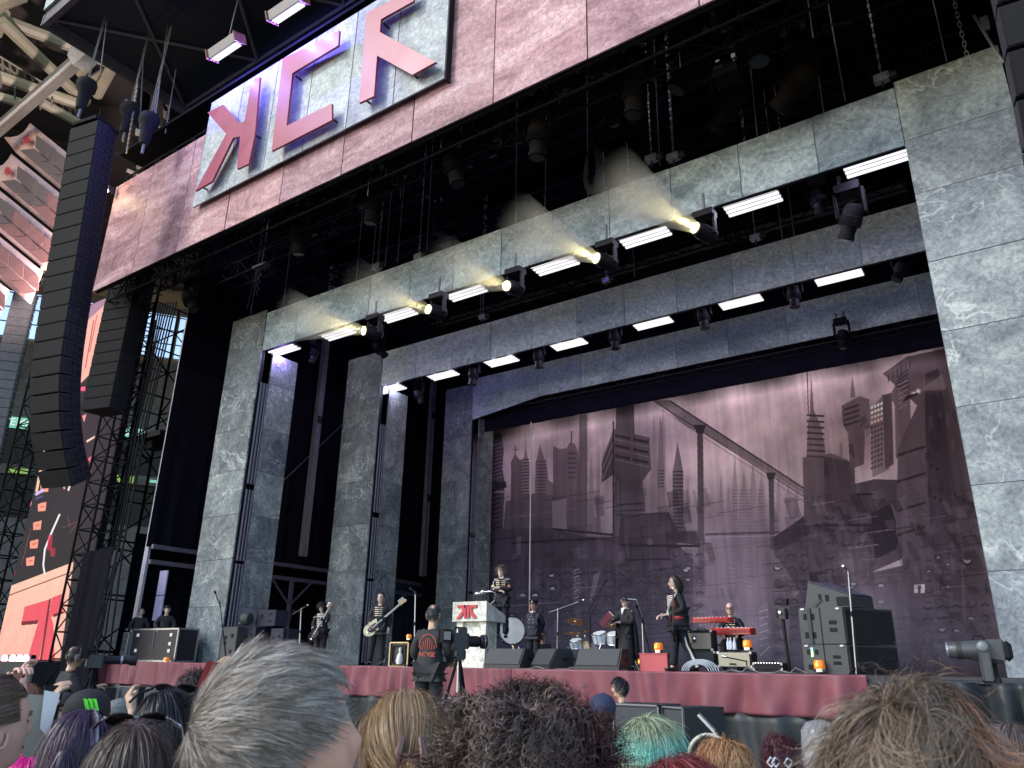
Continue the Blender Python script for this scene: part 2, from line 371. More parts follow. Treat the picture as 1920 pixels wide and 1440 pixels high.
# sign on the fascia 
SY=11.8
def sp_(x,y,yy=SY): return at(x,y,yy)
c=[sp_(390,197),sp_(368,382),sp_(835,148),sp_(842,-30)]
sx0,sx1=(c[0][0]+c[1][0])/2,(c[2][0]+c[3][0])/2; sz0=(c[1][2]+c[2][2])/2; sz1=c[0][2]
s=thing('band_sign','marble sign board with big pink angular letters on the pink fascia','sign',((sx0+sx1)/2,SY,sz0))
nS=6; ww=(sx1-sx0)/nS
for i in range(nS):
    mb=MB().box((sx0+ww*(i+.5),SY+.03,(sz0+sz1)/2),(ww-.015,.06,sz1-sz0),bev=.006)
    part('board_panel',mb,SIGNM,s)
part('edge_return',MB().box((sx1+.01,SY+.1,(sz0+sz1)/2),(.05,.2,sz1-sz0+.1)),BLACK,s)
LET=mat('letter_pink',(.30,.035,.08),.35,var=.08,scale=1)
letters=[[(391,207),(422,196),(452,230),(462,226),(487,150),(487,152),(466,309),(445,318),(453,258),(440,255),(387,354),(366,358),(419,247)],
]
# letters traced on the sign plane
LT=[
 [(389,212),(417,197),(450,233),(460,228),(462,218),(459,175),(486,148),(467,307),(444,317),(450,256),(438,254),(404,336),(366,358),(428,255)],
 [(530,110),(636,57),(634,85),(548,137),(537,236),(622,194),(622,225),(509,283)],
 [(687,25),(775,-22),(775,2),(714,36),(712,60),(817,116),(773,140),(707,104),(701,180),(673,193)],
]
LT[0]=[(389,211),(418,196),(448,231),(458,228),(472,150),(487,144),(478,250),(466,307),(444,317),(450,256),(437,258),(397,340),(366,358),(424,251)]
for nm,pl in zip('MCR',LT):
    P=[at(x,y,SY-.30) for x,y in pl]; part('letter',MB().prism(P,(0,.07,0)),LET,s,label='raised pink letter '+{'M':'like a backwards K, leftmost on the sign','C':'C, in the middle of the sign','R':'R, at the right of the sign'}[nm])
    for k in range(0,len(P),3):
        part('standoff',MB().bar(P[k]*.9+np.mean(P,0)*.1+[0,.05,0],P[k]*.9+np.mean(P,0)*.1+[0,.3,0],.03),BLACK,s)
# ---------------------------------------------------------------- trusses
def truss(name,label,p0,p1,size=.5,r=.03,m=None,grp=None,up=(0,0,1),cat='truss',step=None,hang=None,parts=True):
    p0=np.array(p0,float); p1=np.array(p1,float); d=(p1-p0); L=np.linalg.norm(d); d/=L; up=np.array(up,float)
    sd_=np.cross(d,up); sd_/=np.linalg.norm(sd_); up=np.cross(sd_,d); m=m or SOOT
    t=thing(name,label,cat,(p0+p1)/2,group=grp); h=size/2
    cs=[sd_*h*a+up*h*b for a,b in((-1,-1),(1,-1),(1,1),(-1,1))]
    for c_ in cs: part('chord',MB().bar(p0+c_,p1+c_,r),m,t)
    st=step or size; n=max(1,int(L/st)); mb=MB()
    for i in range(n):
        a=p0+d*L*i/n; b=p0+d*L*(i+1)/n
        for k in range(4):
            u,v=cs[k],cs[(k+1)%4]
            mb.bar(a+(u if i%2 else v),b+(v if i%2 else u),r*.55,4,caps=False)
            if i%2==0: mb.bar(a+u,a+v,r*.55,4,caps=False)
    part('lattice',mb,m,t,kind='stuff')
    return t
g1='black roof trusses over the stage'
truss('roof_truss','black truss along the top edge of the pink fascia',(FXL-.2,FY+.7,FZ1+.45),(FXR,FY+.7,FZ1+.45),.6,.035,grp=g1,step=.55)
truss('roof_truss','lower black truss just behind the bottom edge of the fascia',(FXL,FY+.9,FZ0+.15),(FXR,FY+.9,FZ0+.15),.6,.035,grp=g1)
for i,(y,z,t_) in enumerate([(14.2,16.6,'second black truss in from the fascia'),(17.2,17.3,'black truss high behind the nearest marble header'),(20.0,17.4,'black truss high between the first two marble headers'),(25,17.4,'black truss high over the middle of the stage')]):
    truss('roof_truss',t_,(XL,y,z),(XR,y,z),.7,.04,grp=g1,step=.7)
for i,x in enumerate((-24,-16,-8,-1.5)):
    truss('roof_truss','black truss running upstage, %s from the left'%['first','second','third','fourth'][i],(x,12.5,18.2),(x,29.5,18.2),.8,.045,grp=g1,step=.8)
# truss and pelmet in front of the backdrop
truss('backdrop_truss','dark truss with pale uprights between the last header and the backdrop',(-22.5,28.5,13.6),(-1.0,28.5,13.6),.55,.03,grp=None,step=.9,m=mat('truss_grey',(.02,.02,.026),.6))
cloth_strip('black_pelmet',-23.4,-.3,28.85,13.7,12.55,mat('pelmet_black',(.012,.011,.022),.95,var=.3,spec=.1),'black cloth pelmet hanging above the painted backdrop',None,91,amp=.006,nx=140,nz=6)['category']='pelmet'
# roof, side and back masking
g=MB().box((-11.75,21.3,20.6),(31.6,18.8,.12)); o=solo('stage_roof',g,DRAPE,'black underside of the stage roof above the trusses','roof')
def drape(x0,y0,x1,y1,z0,z1,label,seed,m=DRAPE,amp=.09,nf=None,grp='black masking drapes round the stage'):
    a=np.array([x0,y0]); b=np.array([x1,y1]); L=np.linalg.norm(b-a); d=(b-a)/L; nn=np.array([-d[1],d[0]])
    n=int(L/.09)+2; s_=np.linspace(0,L,n); r=np.random.default_rng(seed); P=np.zeros((7,n,3))
    ph=r.uniform(0,6,5)
    for j in range(7):
        t=j/6; off=amp*(np.sin(s_*7.3+ph[0]+np.sin(s_*1.3)*1.5)*.6+np.sin(s_*13+ph[1]+t)*.3+np.sin(s_*3+ph[2])*.5)*(.5+.5*t)
        P[j,:,:2]=a+np.outer(s_,d)+np.outer(off,nn); P[j,:,2]=z1+(z0-z1)*t
    mb=MB().grid(P); mb.smooth=True
    return solo('black_drape',mb,m,label,'drape',grp)
drape(-27.5,15.9,-27.5,31.5,5.75,20.5,'long black drape down the left side of the stage above the rails',1)
drape(-27.9,31.4,4,31.4,DK,20.5,'black drape across the very back of the stage',2)
drape(3.9,12.4,3.9,31.4,DK,20.5,'black drape closing the right side of the stage',3)
drape(-29.5,16.5,-29.5,34,0,6.5,'low black sheet added for the open dark outside the left side rails',5)  # black sheet added where the side is open to the dark
drape(-29.5,34,-27.8,34,0,9,'black sheet added for the open dark far behind the left side rails',6)  # second sheet, closing the same dark opening from behind
# side wall rails / posts, left
for z,l in((5.75,'upper'),(5.2,'lower')):
    g=MB().box((-27.3,23.5,z),(.12,15,.16)); solo('side_rail',g,mat('rail_grey',(.16,.15,.2),.4,metal=.4),'%s long grey steel rail along the left side of the stage'%l,'rail')
def wallpost(px,py,px2,py2,label,w=.28):
    a=atX(px,py,-27.15); b=atX(px2,py2,-27.15); y=(a[1]+b[1])/2; t=thing('side_post',label,'post',(-27.15,y,DK),group='pale posts on the left side wall')
    m=mat('post_grey',(.32,.31,.3),.45,metal=.3,var=.2,scale=3)
    part('shaft',MB().box((-27.15,y,(a[2]+b[2])/2),(.2,w,a[2]-b[2])),m,t)
    for s_ in(-1,1): part('flange',MB().box((-27.03,y+s_*w*.42,(a[2]+b[2])/2),(.06,.05,a[2]-b[2])),m,t)
    for k in(.35,.75): part('bracket',MB().box((-27.0,y,b[2]+(a[2]-b[2])*k),(.05,w*.9,.35)),DARK,t)
wallpost(628,380,580,1045,'pale steel post between the first and second portals')
wallpost(815,690,790,1080,'pale steel post between the second and third portals')
for i,(px,l) in enumerate(((548,'first'),(735,'second'))):
    a=atX(px,1085,-27.2); t=thing('brace_post','grey Y-braced post under the side rails, %s from the left'%l,'post',(-27.2,a[1],DK),group='braced posts under the side rails')
    y=a[1]; m=MATS['rail_grey']
    part('shaft',MB().box((-27.2,y,(DK+5.2)/2),(.14,.14,5.2-DK)),m,t)
    for s_ in(-1,1): part('brace',MB().bar((-27.2,y,4.1),(-27.2,y+s_*1.1,5.15),.05),m,t)
g=MB().bar(atX(690,750,-27.1),atX(470,960,-26.9),.02); solo('stay_wire',g,STEEL,'thin diagonal stay wire between the first two portals','wire')
# canopy slab in front of the roof
Zc=24.5; cA=atZ(80,45,Zc)
t=thing('roof_canopy','dark upper roof canopy with cross bracing, above the sign','roof',(cA[0]+8,cA[1]+4,Zc))
mb=MB().box(((cA[0]+6)/2,cA[1]+12,Zc+.5),(6-cA[0],24,.12)); part('deck_sheet',mb,mat('canopy_blue_black',(.03,.038,.055),.7,var=.3),t)
mb=MB().box(((cA[0]+6)/2,cA[1]+.1,Zc+.2),(6-cA[0],.2,.45)); part('front_beam',mb,mat('beam_grey',(.12,.11,.13),.5),t)
mb=MB().box((cA[0]-.12,cA[1]+12,Zc+.25),(.12,24,.5)); part('side_beam',mb,MATS['beam_grey'],t)
mb=MB().box(((cA[0]+6)/2,cA[1]-.06,Zc+1.9),(6-cA[0],.08,2.6)); part('edge_banner',mb,mat('pale_edge',(.5,.56,.56),.5),t)
for i in range(7):
    x=cA[0]+i*5; 
    for a,b in(((x,cA[1]),(x+5,cA[1]+6)),((x+5,cA[1]),(x,cA[1]+6))):
        part('brace',MB().bar((*a,Zc+.3),(*b,Zc+.3),.06),STEEL,t)
for j in(6,12,18): part('cross_beam',MB().bar((cA[0],cA[1]+j,Zc+.3),(6,cA[1]+j,Zc+.3),.07),STEEL,t)
# ================================================================ striplights
BAR=emis('lamp_white',(1,.97,1),.5); BARBODY=mat('lamp_body',(.01,.01,.015),.4,var=.2)
def area(loc,size,e,col,rx=0,ry=0,shape='RECTANGLE',sy=.5,parent=None,spread=None):
    l=bpy.data.lights.new('glow','AREA'); l.energy=e; l.color=col; l.shape=shape; l.size=size; l.size_y=sy
    o=bpy.data.objects.new('glow',l); COL.objects.link(o); o.location=tuple(loc); o.rotation_euler=(rx,ry,0)
    if spread: l.spread=spread
    if parent: o.parent=parent
    return o
def point(loc,e,col,parent):
    l=bpy.data.lights.new('glow','POINT'); l.energy=e; l.color=col; l.shadow_soft_size=.02
    o=bpy.data.objects.new('glow',l); COL.objects.link(o); o.location=loc; o.parent=parent; return o
def striplight(label,grp,W=1.34):
    t=thing('striplight',label,'stage light',(0,0,0),group=grp)
    mb=MB().box((0,0,.07),(W+.06,.62,.1),bev=.012); part('housing',mb,BARBODY,t,local=True)
    for k in range(4): part('lamp_bar',MB().box((0,-.24+.16*k,.0),(W,.075,.05)),BAR,t,local=True)
    for s_ in(-1,1): part('bracket',MB().bar((s_*W*.35,0,.1),(s_*W*.35,0,.42),.02),BLACK,t,local=True)
    for sx in(-.4,.4): point((sx,0,-.1),13,(.74,.68,1.),t)
    return t
proto=None; firsts=[]
ordw=['first','second','third','fourth','fifth','sixth','seventh','eighth']
def striplights(lst,Y,grp,where,rot=0):
    global proto
    for i,(px,py) in enumerate(lst):
        q=at(px,py,Y); lb='%s white four-bar striplight from the left under the %s marble header'%(ordw[i],where)
        if proto is None: proto=striplight(lb,grp); proto.location=tuple(q); r=proto
        else: r=dup(proto,q,label=lb,group=grp)
        r.rotation_euler=(math.radians(-4),0,0)
        if i==0: firsts.append(r)
striplights([(530,655),(632,625),(745,590),(872,548),(1040,497),(1208,443),(1410,380),(1642,303)],16.62,'striplights under the nearest header','nearest')
striplights([(733,729),(830,703),(940,677),(1066,645),(1223,605),(1388,565),(1572,518)],22.62,'striplights under the second header','second')
for r_ in firsts: point((-.1,.1,-.2),30,(.34,.2,1.),r_)
for nm,(px,py) in(('left',(424,95)),('right',(540,22))):
    q=at(px,py,11.0); t=thing('hanging_striplight','%s of the two grey-cased striplights hanging above the sign'%nm,'stage light',q,group='striplights hanging above the sign')
    t.rotation_euler=(math.radians(20),0,0)
    m=mat('case_grey',(.3,.28,.27),.5,var=.15)
    part('case',MB().box((0,0,.12),(1.45,.42,.3),bev=.03),m,t,local=True)
    for k in(-1,0,1): part('lamp_bar',MB().box((0,.09*k,-.05),(1.25,.055,.05)),BAR,t,local=True)
    for s_ in(-1,1): part('end_cap',MB().box((s_*.74,0,.12),(.04,.46,.34)),mat('rust_red',(.25,.09,.07),.5),t,local=True)
    for sx in(-.4,.4): point((sx,0,-.14),130,(.17,.14,1.),t)
    a=q+np.array([0,0,.3]); solo('suspension_chain',MB().bar(a,a+[0,.2,5],.02),STEEL,'chain holding the %s hanging striplight above the sign'%nm,'chain','chains above the sign')
# purple-blue wash on the sign comes from the fixtures above it
# ================================================================ moving heads
def moving_head(name,label,loc,tilt=(0,0,0),scale=1.,grp=None,m=None,lit=False,hang=True):
    t=thing(name,label,'stage light',loc,group=grp); m=m or DARK
    part('base',MB().box((0,0,.52),(.42,.36,.16),bev=.02),m,t,local=True)
    R=rotx(tilt[0])@roty(tilt[1])
    for s_ in(-1,1): part('yoke_arm',MB().box((s_*.23,0,.24),(.06,.16,.5),bev=.015),m,t,local=True)
    prof=[(.10,.20),(.16,.17),(.18,.05),(.17,-.1),(.13,-.22),(.125,-.34),(.14,-.36),(.14,-.42)]
    mb=MB().lathe([(r,h) for r,h in prof[::-1]],axis=(0,0,1),n=16); mb.v=[tuple(R@np.array(v)) for v in mb.v]
    hd=part('head',mb,m,t,local=True,smooth=True)
    mb=MB().lathe([(.001,-.425),(.115,-.425),(.115,-.43)][::-1],n=16); mb.v=[tuple(R@np.array(v)) for v in mb.v]
    ln=bpy.data.objects.new('lens',mesh_of('lens',mb,emis('lens_yellow',(1,.9,.5),6.) if lit else mat('lens_glass',(.01,.01,.015),.35,var=.1,spec=.2))); COL.objects.link(ln); ln.parent=hd; ORG[ln.name]=ORG[t.name]
    mb=MB()
    for k in range(5): 
        a=MB().lathe([(.183,-.02-.035*k),(.19,-.03-.035*k),(.183,-.04-.035*k)][::-1],n=16); a.v=[tuple(R@np.array(v)) for v in a.v]; mb.add(a.v,a.f)
    fn=bpy.data.objects.new('cooling_fins',mesh_of('cooling_fins',mb,m)); COL.objects.link(fn); fn.parent=hd
    for s_ in(-1,1): part('clamp',MB().bar((s_*.12,0,.6),(s_*.12,0,.78),.03).box((s_*.12,0,.8),(.06,.1,.08)),STEEL,t,local=True)
    t.scale=(scale,)*3
    return t
PURP=mat('fixture_black',(.010,.009,.014),.6,var=.2,spec=.2)
heads=[((888,705),22.8,(0,.1),'left end'),((1010,672),22.8,(.1,0),'second striplight'),((1153,636),22.8,(0,0),'third gap'),((1319,597),22.8,(0,-.05),'fourth gap'),((1489,555),22.8,(.05,.05),'fifth gap'),((1695,505),22.8,(-.2,.5),'right end')]
nm=['leftmost, under the left part of','second from the left, beside the third striplight of','third from the left, under','fourth from the left, under','fifth from the left, under','rightmost, tilted beside the pillar under']
for (p_,Y,tl,_),n_ in zip(heads,nm): moving_head('moving_head_light','black moving head, %s the second header'%n_,at(p_[0],p_[1],Y)+[0,0,.1],tl,1.15,'moving heads hanging under the second header',PURP)
for p_,Y,tl,sc,l in(((590,662),18.,(0,.3),.9,'small moving head beside the first portal striplight'),((710,652),20.3,(.3,-.6),1.15,'tilted moving head above the second portal corner'),((1535,370),17.6,(.1,0),1.1,'moving head under the right end of the nearest header'),((1598,405),17.2,(.3,.45),1.35,'big tilted moving head on a bracket beside the right pillar'),((785,740),23.5,(.2,-.3),1.,'dim moving head left of the second row of striplights'),((1580,630),27.5,(0,.1),1.1,'dark moving head below the backdrop truss'),((355,560),13.5,(.2,-.5),1.3,'dark moving head at the top of the scaffold tower'),
   ((700,380),13.4,(.1,.2),1.5,'dim moving head left of the roof centre'),((560,440),13.4,(.2,.1),1.5,'dim moving head hanging at the left under the fascia'),((850,310),13.2,(.1,-.2),1.5,'dim moving head third from the left under the fascia'),((1010,250),13.2,(.05,.1),1.6,'dim moving head under the fascia right of the sign'),((1190,170),13.4,(.0,.1),1.6,'dim moving head over the middle of the nearest header'),((1300,115),14.2,(-.1,.6),1.9,'long tilted moving head under the fascia'),((1420,60),14.,(0,.05),1.9,'large moving head at the top right of the roof'),((1370,195),15.8,(.3,.8),1.7,'steeply tilted moving head right of the roof centre'),((1500,150),15.,(.3,.9),1.8,'rightmost steeply tilted moving head in the roof'),((820,415),17.8,(.1,.1),1.1,'far moving head deep in the roof left of centre')):
    moving_head('moving_head_light',l,at(p_[0],p_[1],Y),tl,sc,None,PURP if Y>15 else mat('dim_fixture',(.012,.010,.009),.9,var=.2,spec=.04))
# ================================================================ yellow beams through smoke
def smoke_mat(dens,seed):
    m=bpy.data.materials.new('beam_smoke'); m.use_nodes=True; t=m.node_tree; t.nodes.clear(); L=t.links.new
    o=t.nodes.new('ShaderNodeOutputMaterial'); v=t.nodes.new('ShaderNodeVolumePrincipled'); L(v.outputs[0],o.inputs['Volume'])
    v.inputs['Color'].default_value=(1,.97,.8,1); v.inputs['Anisotropy'].default_value=.1
    tc=t.nodes.new('ShaderNodeTexCoord'); n=t.nodes.new('ShaderNodeTexNoise'); n.inputs['Scale'].default_value=1.1; n.inputs['Detail'].default_value=3; n.noise_dimensions='4D'; n.inputs['W'].default_value=seed*3.7
    L(tc.outputs['Object'],n.inputs['Vector'])
    r=ramp(t,n.outputs[0],[(.36,(.35,.35,.35)),(.66,(1,1,1))])
    sx=t.nodes.new('ShaderNodeSeparateXYZ'); L(tc.outputs['Object'],sx.inputs[0])
    mr=t.nodes.new('ShaderNodeMapRange'); mr.inputs['From Min'].default_value=0; mr.inputs['From Max'].default_value=1; mr.inputs['To Min'].default_value=1; mr.inputs['To Max'].default_value=0
    le=t.nodes.new('ShaderNodeVectorMath'); le.operation='LENGTH'; L(tc.outputs['Object'],le.inputs[0])
    dv=t.nodes.new('ShaderNodeMath'); dv.operation='DIVIDE'; dv.inputs[1].default_value=2.75; L(le.outputs['Value'],dv.inputs[0]); L(dv.outputs[0],mr.inputs[0])
    pw=t.nodes.new('ShaderNodeMath'); pw.operation='POWER'; pw.inputs[1].default_value=1.3; L(mr.outputs[0],pw.inputs[0])
    mu=t.nodes.new('ShaderNodeMath'); mu.operation='MULTIPLY'; L(r,mu.inputs[0]); L(pw.outputs[0],mu.inputs[1])
    m2=t.nodes.new('ShaderNodeMath'); m2.operation='MULTIPLY'; m2.inputs[1].default_value=dens; L(mu.outputs[0],m2.inputs[0]); L(m2.outputs[0],v.inputs['Density'])
    return m
beams=[((1303,427),(1165,350),15.2,1.0),((1118,484),(985,430),15.2,.8),((950,536),(850,505),15.2,.35),((803,580),(690,545),15.2,.25),((682,620),(560,596),15.2,.75)]
bn=['brightest, at the right','second from the right','middle','second from the left','leftmost']
for i,((px,py),(qx,qy),Y,k) in enumerate(beams):
    a=at(px,py,Y); b=at(qx,qy,Y-2.0); d=(b-a)/np.linalg.norm(b-a)
    t=thing('beam_light','black spotlight throwing a smoky yellow beam up to the left, %s'%bn[i],'stage light',a,group='yellow beam spotlights under the nearest header')
    part('head',MB().lathe([(.10,-.62),(.19,-.55),(.2,-.2),(.16,-.03),(.165,.0)],a-d*.02,d,16),PURP,t,smooth=True)
    part('lens',MB().lathe([(.13,.0),(.13,.012)],a,d,20),emis('lens_yellow',(1,.9,.5),6.),t)
    for s_ in(-1,1): part('yoke_arm',MB().box(a-d*.35+[s_*.23,0,.2],(.05,.14,.5)),PURP,t)
    part('base',MB().box(a-d*.35+[0,0,.5],(.5,.34,.16)),PURP,t)
    part('clamp',MB().bar(a-d*.35+[0,0,.55],a-d*.35+[0,0,1.1],.04),STEEL,t)
    Ln=2.75
    mb=MB().lathe([(.14,.03),(.14+Ln*.27,Ln)],(0,0,0),d,20)
    o=bpy.data.objects.new('beam_smoke',mesh_of('beam_smoke',mb,smoke_mat(3.2*k,i+1))); COL.objects.link(o); o.location=tuple(a)
    o['label']='pale yellow smoke lit by the beam of the spotlight, %s'%bn[i]; o['category']='smoke'; o['kind']='stuff'
    l=bpy.data.lights.new('spot','SPOT'); l.energy=230*(.5+k*.5); l.color=(1,.87,.48); l.spot_size=math.radians(29); l.spot_blend=.35; l.shadow_soft_size=.05
    so_=bpy.data.objects.new('spot',l); COL.objects.link(so_); so_.location=tuple(a+d*.04); so_.rotation_euler=Vector(-d).to_track_quat('Z','Y').to_euler()
# ================================================================ chains, cables, hoists in the roof
def dropline(px,py,Y,top,label,r=.014,grp='steel lines hanging from the roof'):
    a=at(px,py,Y); solo('hanging_line',MB().bar(a,(a[0]+random.uniform(-.1,.1),a[1],top),r,5),STEEL,label,'cable',grp)
xs_=[(470,590,'over the corner of the nearest portal'),(530,578,'near the left end of the nearest header'),(668,525,'left of the grey hoist on the header'),(697,508,'right beside the hoist on the header'),(722,500,'just right of the left hoist'),(745,492,'fourth from the left over the header'),(800,470,'fifth from the left over the header'),(967,418,'left of the header middle'),(1022,392,'second line left of the cable loop'),(1102,375,'below the black cable loop'),(1237,310,'left line of the twin hoists'),(1264,295,'right line of the twin hoists'),(1420,255,'right of the roof centre'),(1545,215,'left of the right-hand hoist'),(1585,190,'between the right truss and the hoist'),(1775,115,'behind the right pillar top')]
for x,y,l in xs_: dropline(x,y,16.12,20.4,'thin steel line hanging from the roof, '+l)
for x,y,l in((1140,530,'behind the middle of the second header'),(1418,450,'above the sixth striplight gap'),(1190,520,'just right of the small second-row hoist'),(1470,470,'left of the right moving heads'),(1492,462,'beside it, left of the tilted moving head'),(900,598,'above the left part of the second header')):
    dropline(x,y,22.1,20.4,'thin line dropping to the second header, '+l,.016,'lines dropping to the second header')
def hoist(px,py,Y,label,s=1.):
    a=at(px,py,Y); t=thing('chain_hoist',label,'hoist',a,group='chain hoists resting above the headers')
    part('body',MB().box(a+[0,0,.12],(.34*s,.22*s,.2*s),bev=.03),mat('hoist_grey',(.35,.38,.4),.35,metal=.4,var=.2),t)
    part('hook',MB().bar(a+[0,0,-.12],a+[0,0,.02],.03),DARK,t); part('motor',MB().bar(a+[.12*s,0,.12],a+[.3*s,0,.12],.09*s,10),DARK,t)
    mb=MB()
    for k in range(40): mb.box(a+[0,0,.3+k*.15],(.05 if k%2 else .02,.02 if k%2 else .05,.11))
    part('chain',mb,STEEL,t,kind='stuff')
for x,y,Y,l in((707,506,16.1,'grey hoist at the left of the nearest header'),(1222,305,16.1,'left of the two hoists at the middle of the nearest header'),(1263,302,16.1,'right of the two hoists at the middle of the nearest header'),(1655,155,16.1,'hoist on a long chain near the right pillar'),(785,488,16.1,'small hoist above the second beam'),(1137,531,22.1,'small hoist above the second header'),(1417,452,22.1,'hoist above the right part of the second header'),(905,600,22.1,'hoist above the left part of the second header')): hoist(x,y,Y,l)
# spreader with twisted chains above first portal
a=at(490,500,16.2); t=thing('spreader_plate','round spreader plate with chains above the top left corner of the nearest portal','rigging',a)
part('plate',MB().box(a,(.75,.3,.1)),STEEL,t); 
for dx,dz in((-.28,1.4),(-.05,1.5),(.28,0)): part('line',MB().bar(a+[dx,0,0],a+[dx-.25 if dz else dx,0,-dz-.3],.012),STEEL,t)
part('upper_line',MB().bar(a,a+[0.1,0,4],.015),STEEL,t)
mb=MB()
for k in range(26): mb.bar(a+[.05*math.sin(k),.05*math.cos(k),-k*.05],a+[.05*math.sin(k+1),.05*math.cos(k+1),-(k+1)*.05],.018,4)
part('twisted_chain',mb,STEEL,t,kind='stuff')
# black cable loop
a=at(1108,262,14.5); mb=MB()
for k in range(7):
    w2=.16+.03*k; mb.tube([a+[w2*math.sin(u)*(.5+.5*math.sin(u/2)),.02*k,-.85*(1-math.cos(u))*.85-.02*k] for u in np.linspace(0,2*math.pi,18)],.018,4)
mb.bar(a,a+[0,0,1.2],.012)
solo('cable_loop',mb,BLACK,'coiled loop of black cable hanging in the roof over the third marble panel','cable')
# clutter under the fascia: short pipes, clamps and boxes on the trusses
mb=MB()
for k in range(420):
    x=random.uniform(FXL+.5,FXR-.3); y=random.uniform(12.3,14.6); z=random.uniform(14.7,17.2)
    q=random.random()
    if q<.4: mb.box((x,y,z),(random.uniform(.05,.25),.1,random.uniform(.05,.3)))
    elif q<.75: mb.bar((x,y,z),(x+random.uniform(-.6,.6),y+random.uniform(-.2,.2),z+random.uniform(-.15,.15)),random.uniform(.012,.035),5)
    else: mb.bar((x,y,z),(x+random.uniform(-.05,.05),y,z-random.uniform(.2,.9)),.012,4)
solo('rigging_clutter',mb,mat('clutter_black',(.02,.02,.022),.45,metal=.3,var=.5,scale=2),'tangle of clamps, short pipes and cables on the trusses under the fascia','rigging',kind='stuff')
# chain and bracket top right
a=at(1812,100,15.6); mb=MB()
for k in range(28):
    c=a+np.array([0,0,k*.13-.4]); 
    for s_ in(-1,1): mb.bar(c+([s_*.03,0,-.06] if k%2 else [0,s_*.03,-.06]),c+([s_*.03,0,.06] if k%2 else [0,s_*.03,.06]),.012,4)
    for s_ in(-.06,.06): mb.bar(c+([-.03,0,s_] if k%2 else [0,-.03,s_]),c+([.03,0,s_] if k%2 else [0,.03,s_]),.012,4)
solo('hoist_chain',mb,METAL,'big-linked steel chain holding the top right corner of the nearest portal','chain')
a=at(1845,60,15.7); mb=MB(); mb.tube([a+[-.1,0,.5],a,a+[.1,0,-.5],a+[.2,0,-.9]],.03,6); mb.box(a+[.05,0,.2],(.14,.1,.3)); solo('lifting_hook',mb,METAL,'shiny hook and strap beside the big chain at the top right','hook')
# ================================================================ PA arrays
SLOT=mat('slot_black',(.004,.004,.005),.8); PA=mat('pa_grille',(.019,.019,.019),.75,var=.15,scale=30,bump=.15,spec=.12); PAS=mat('pa_side',(.03,.03,.036),.7,var=.2,spec=.15)
def line_array(label,x,y,ztop,n,h,W=1.3,D=.75,curve=None,yaw=0,strap=False,slots=True,rod=True,m=PA,ms=PAS,grp=None,taper=True):
    t=thing('line_array',label,'loudspeaker array',(x,y,ztop),yaw,grp)
    py,pz,ang=0.,0.,0.
    sb=None
    for i in range(n):
        ang=(curve(i/(n-1)) if curve else 0)
        dy=math.sin(ang)*h; dz=-math.cos(ang)*h
        c=np.array([0,py+dy/2+0,pz+dz/2]); R=rotx(ang)
        # cabinet with angled rear
        g=.012; hw=W/2; v=[(-hw,-D/2),(hw,-D/2),(hw,-D*.1),(hw*.72,D/2),(-hw*.72,D/2),(-hw,-D*.1)] if taper else [(-hw,-D/2),(hw,-D/2),(hw,D/2),(-hw,D/2)]
        mb=MB().prism([(a,b,-h/2+g) for a,b in v],(0,0,h-2*g)); mb.v=[tuple(R@np.array(q)+c) for q in mb.v]
        cb=part('cabinet',mb,ms,t,local=True)
        mb=MB().box((0,-D/2-.012,0),(W*.985,.024,h-.05),bev=.006); mb.v=[tuple(R@np.array(q)+c) for q in mb.v]
        o=bpy.data.objects.new('grille',mesh_of('grille',mb,m)); COL.objects.link(o); o.parent=cb
        if slots:
            mb=MB()
            for r_ in(-1,1):
                for k in range(3):
                    mb.box((hw+.004,-D*.4+D*.13*(k+.5)*1.15+.02,r_*h*.21),(.012,D*.07,h*.26))
                    mb.box((hw*.87,D*.02+D*.14*(k+.3),r_*h*.21),(.012,D*.07,h*.26),R=rotz(.42))
            mb.v=[tuple(R@np.array(q)+c) for q in mb.v]
            o=bpy.data.objects.new('vent_slots',mesh_of('vent_slots',mb,SLOT)); COL.objects.link(o); o.parent=cb; o['kind']='stuff'
        py+=dy; pz+=dz
    part('bumper_frame',MB().box((0,0,.12),(W*.8,D*1.1,.12)).bar((0,0,.1),(0,0,.9),.03),SOOT,t,local=True)
    return t
zt=at(190,235,9.5)[2]
# lean of the main hang worked out from where its foot hangs
line_array('tall black curved loudspeaker column left of the pink fascia',-24.1,9.5,zt-.1,22,.545,1.3,.85,curve=lambda u: .075+ (0 if u<.6 else (u-.6)**1.5*1.9),grp=None,yaw=.22)
line_array('shorter black loudspeaker column under the left corner of the pink fascia',-27.3,13.3,15.9,13,.44,1.35,.85,curve=lambda u:.0,yaw=.25)
r1=atX(1858,0,0.62) if False else at(1852,-20,9.5)
line_array('black loudspeaker column at the right edge, in front of the marble pillar',.55+.65,9.5,16.6,17,.56,1.25,.85,curve=lambda u:-0.02+(0 if u<.55 else (u-.55)**1.6*1.75),slots=False,yaw=.1)
a=at(30,650,18.); 
line_array('far pale-slotted loudspeaker column at the far left edge',-49.6,18.,at(60,550,18)[2],24,.56,1.2,1.0,curve=lambda u:.02+u*.14,yaw=.9,m=mat('pa_pale',(.14,.14,.15),.5),ms=mat('pa_pale_side',(.16,.16,.17),.5))
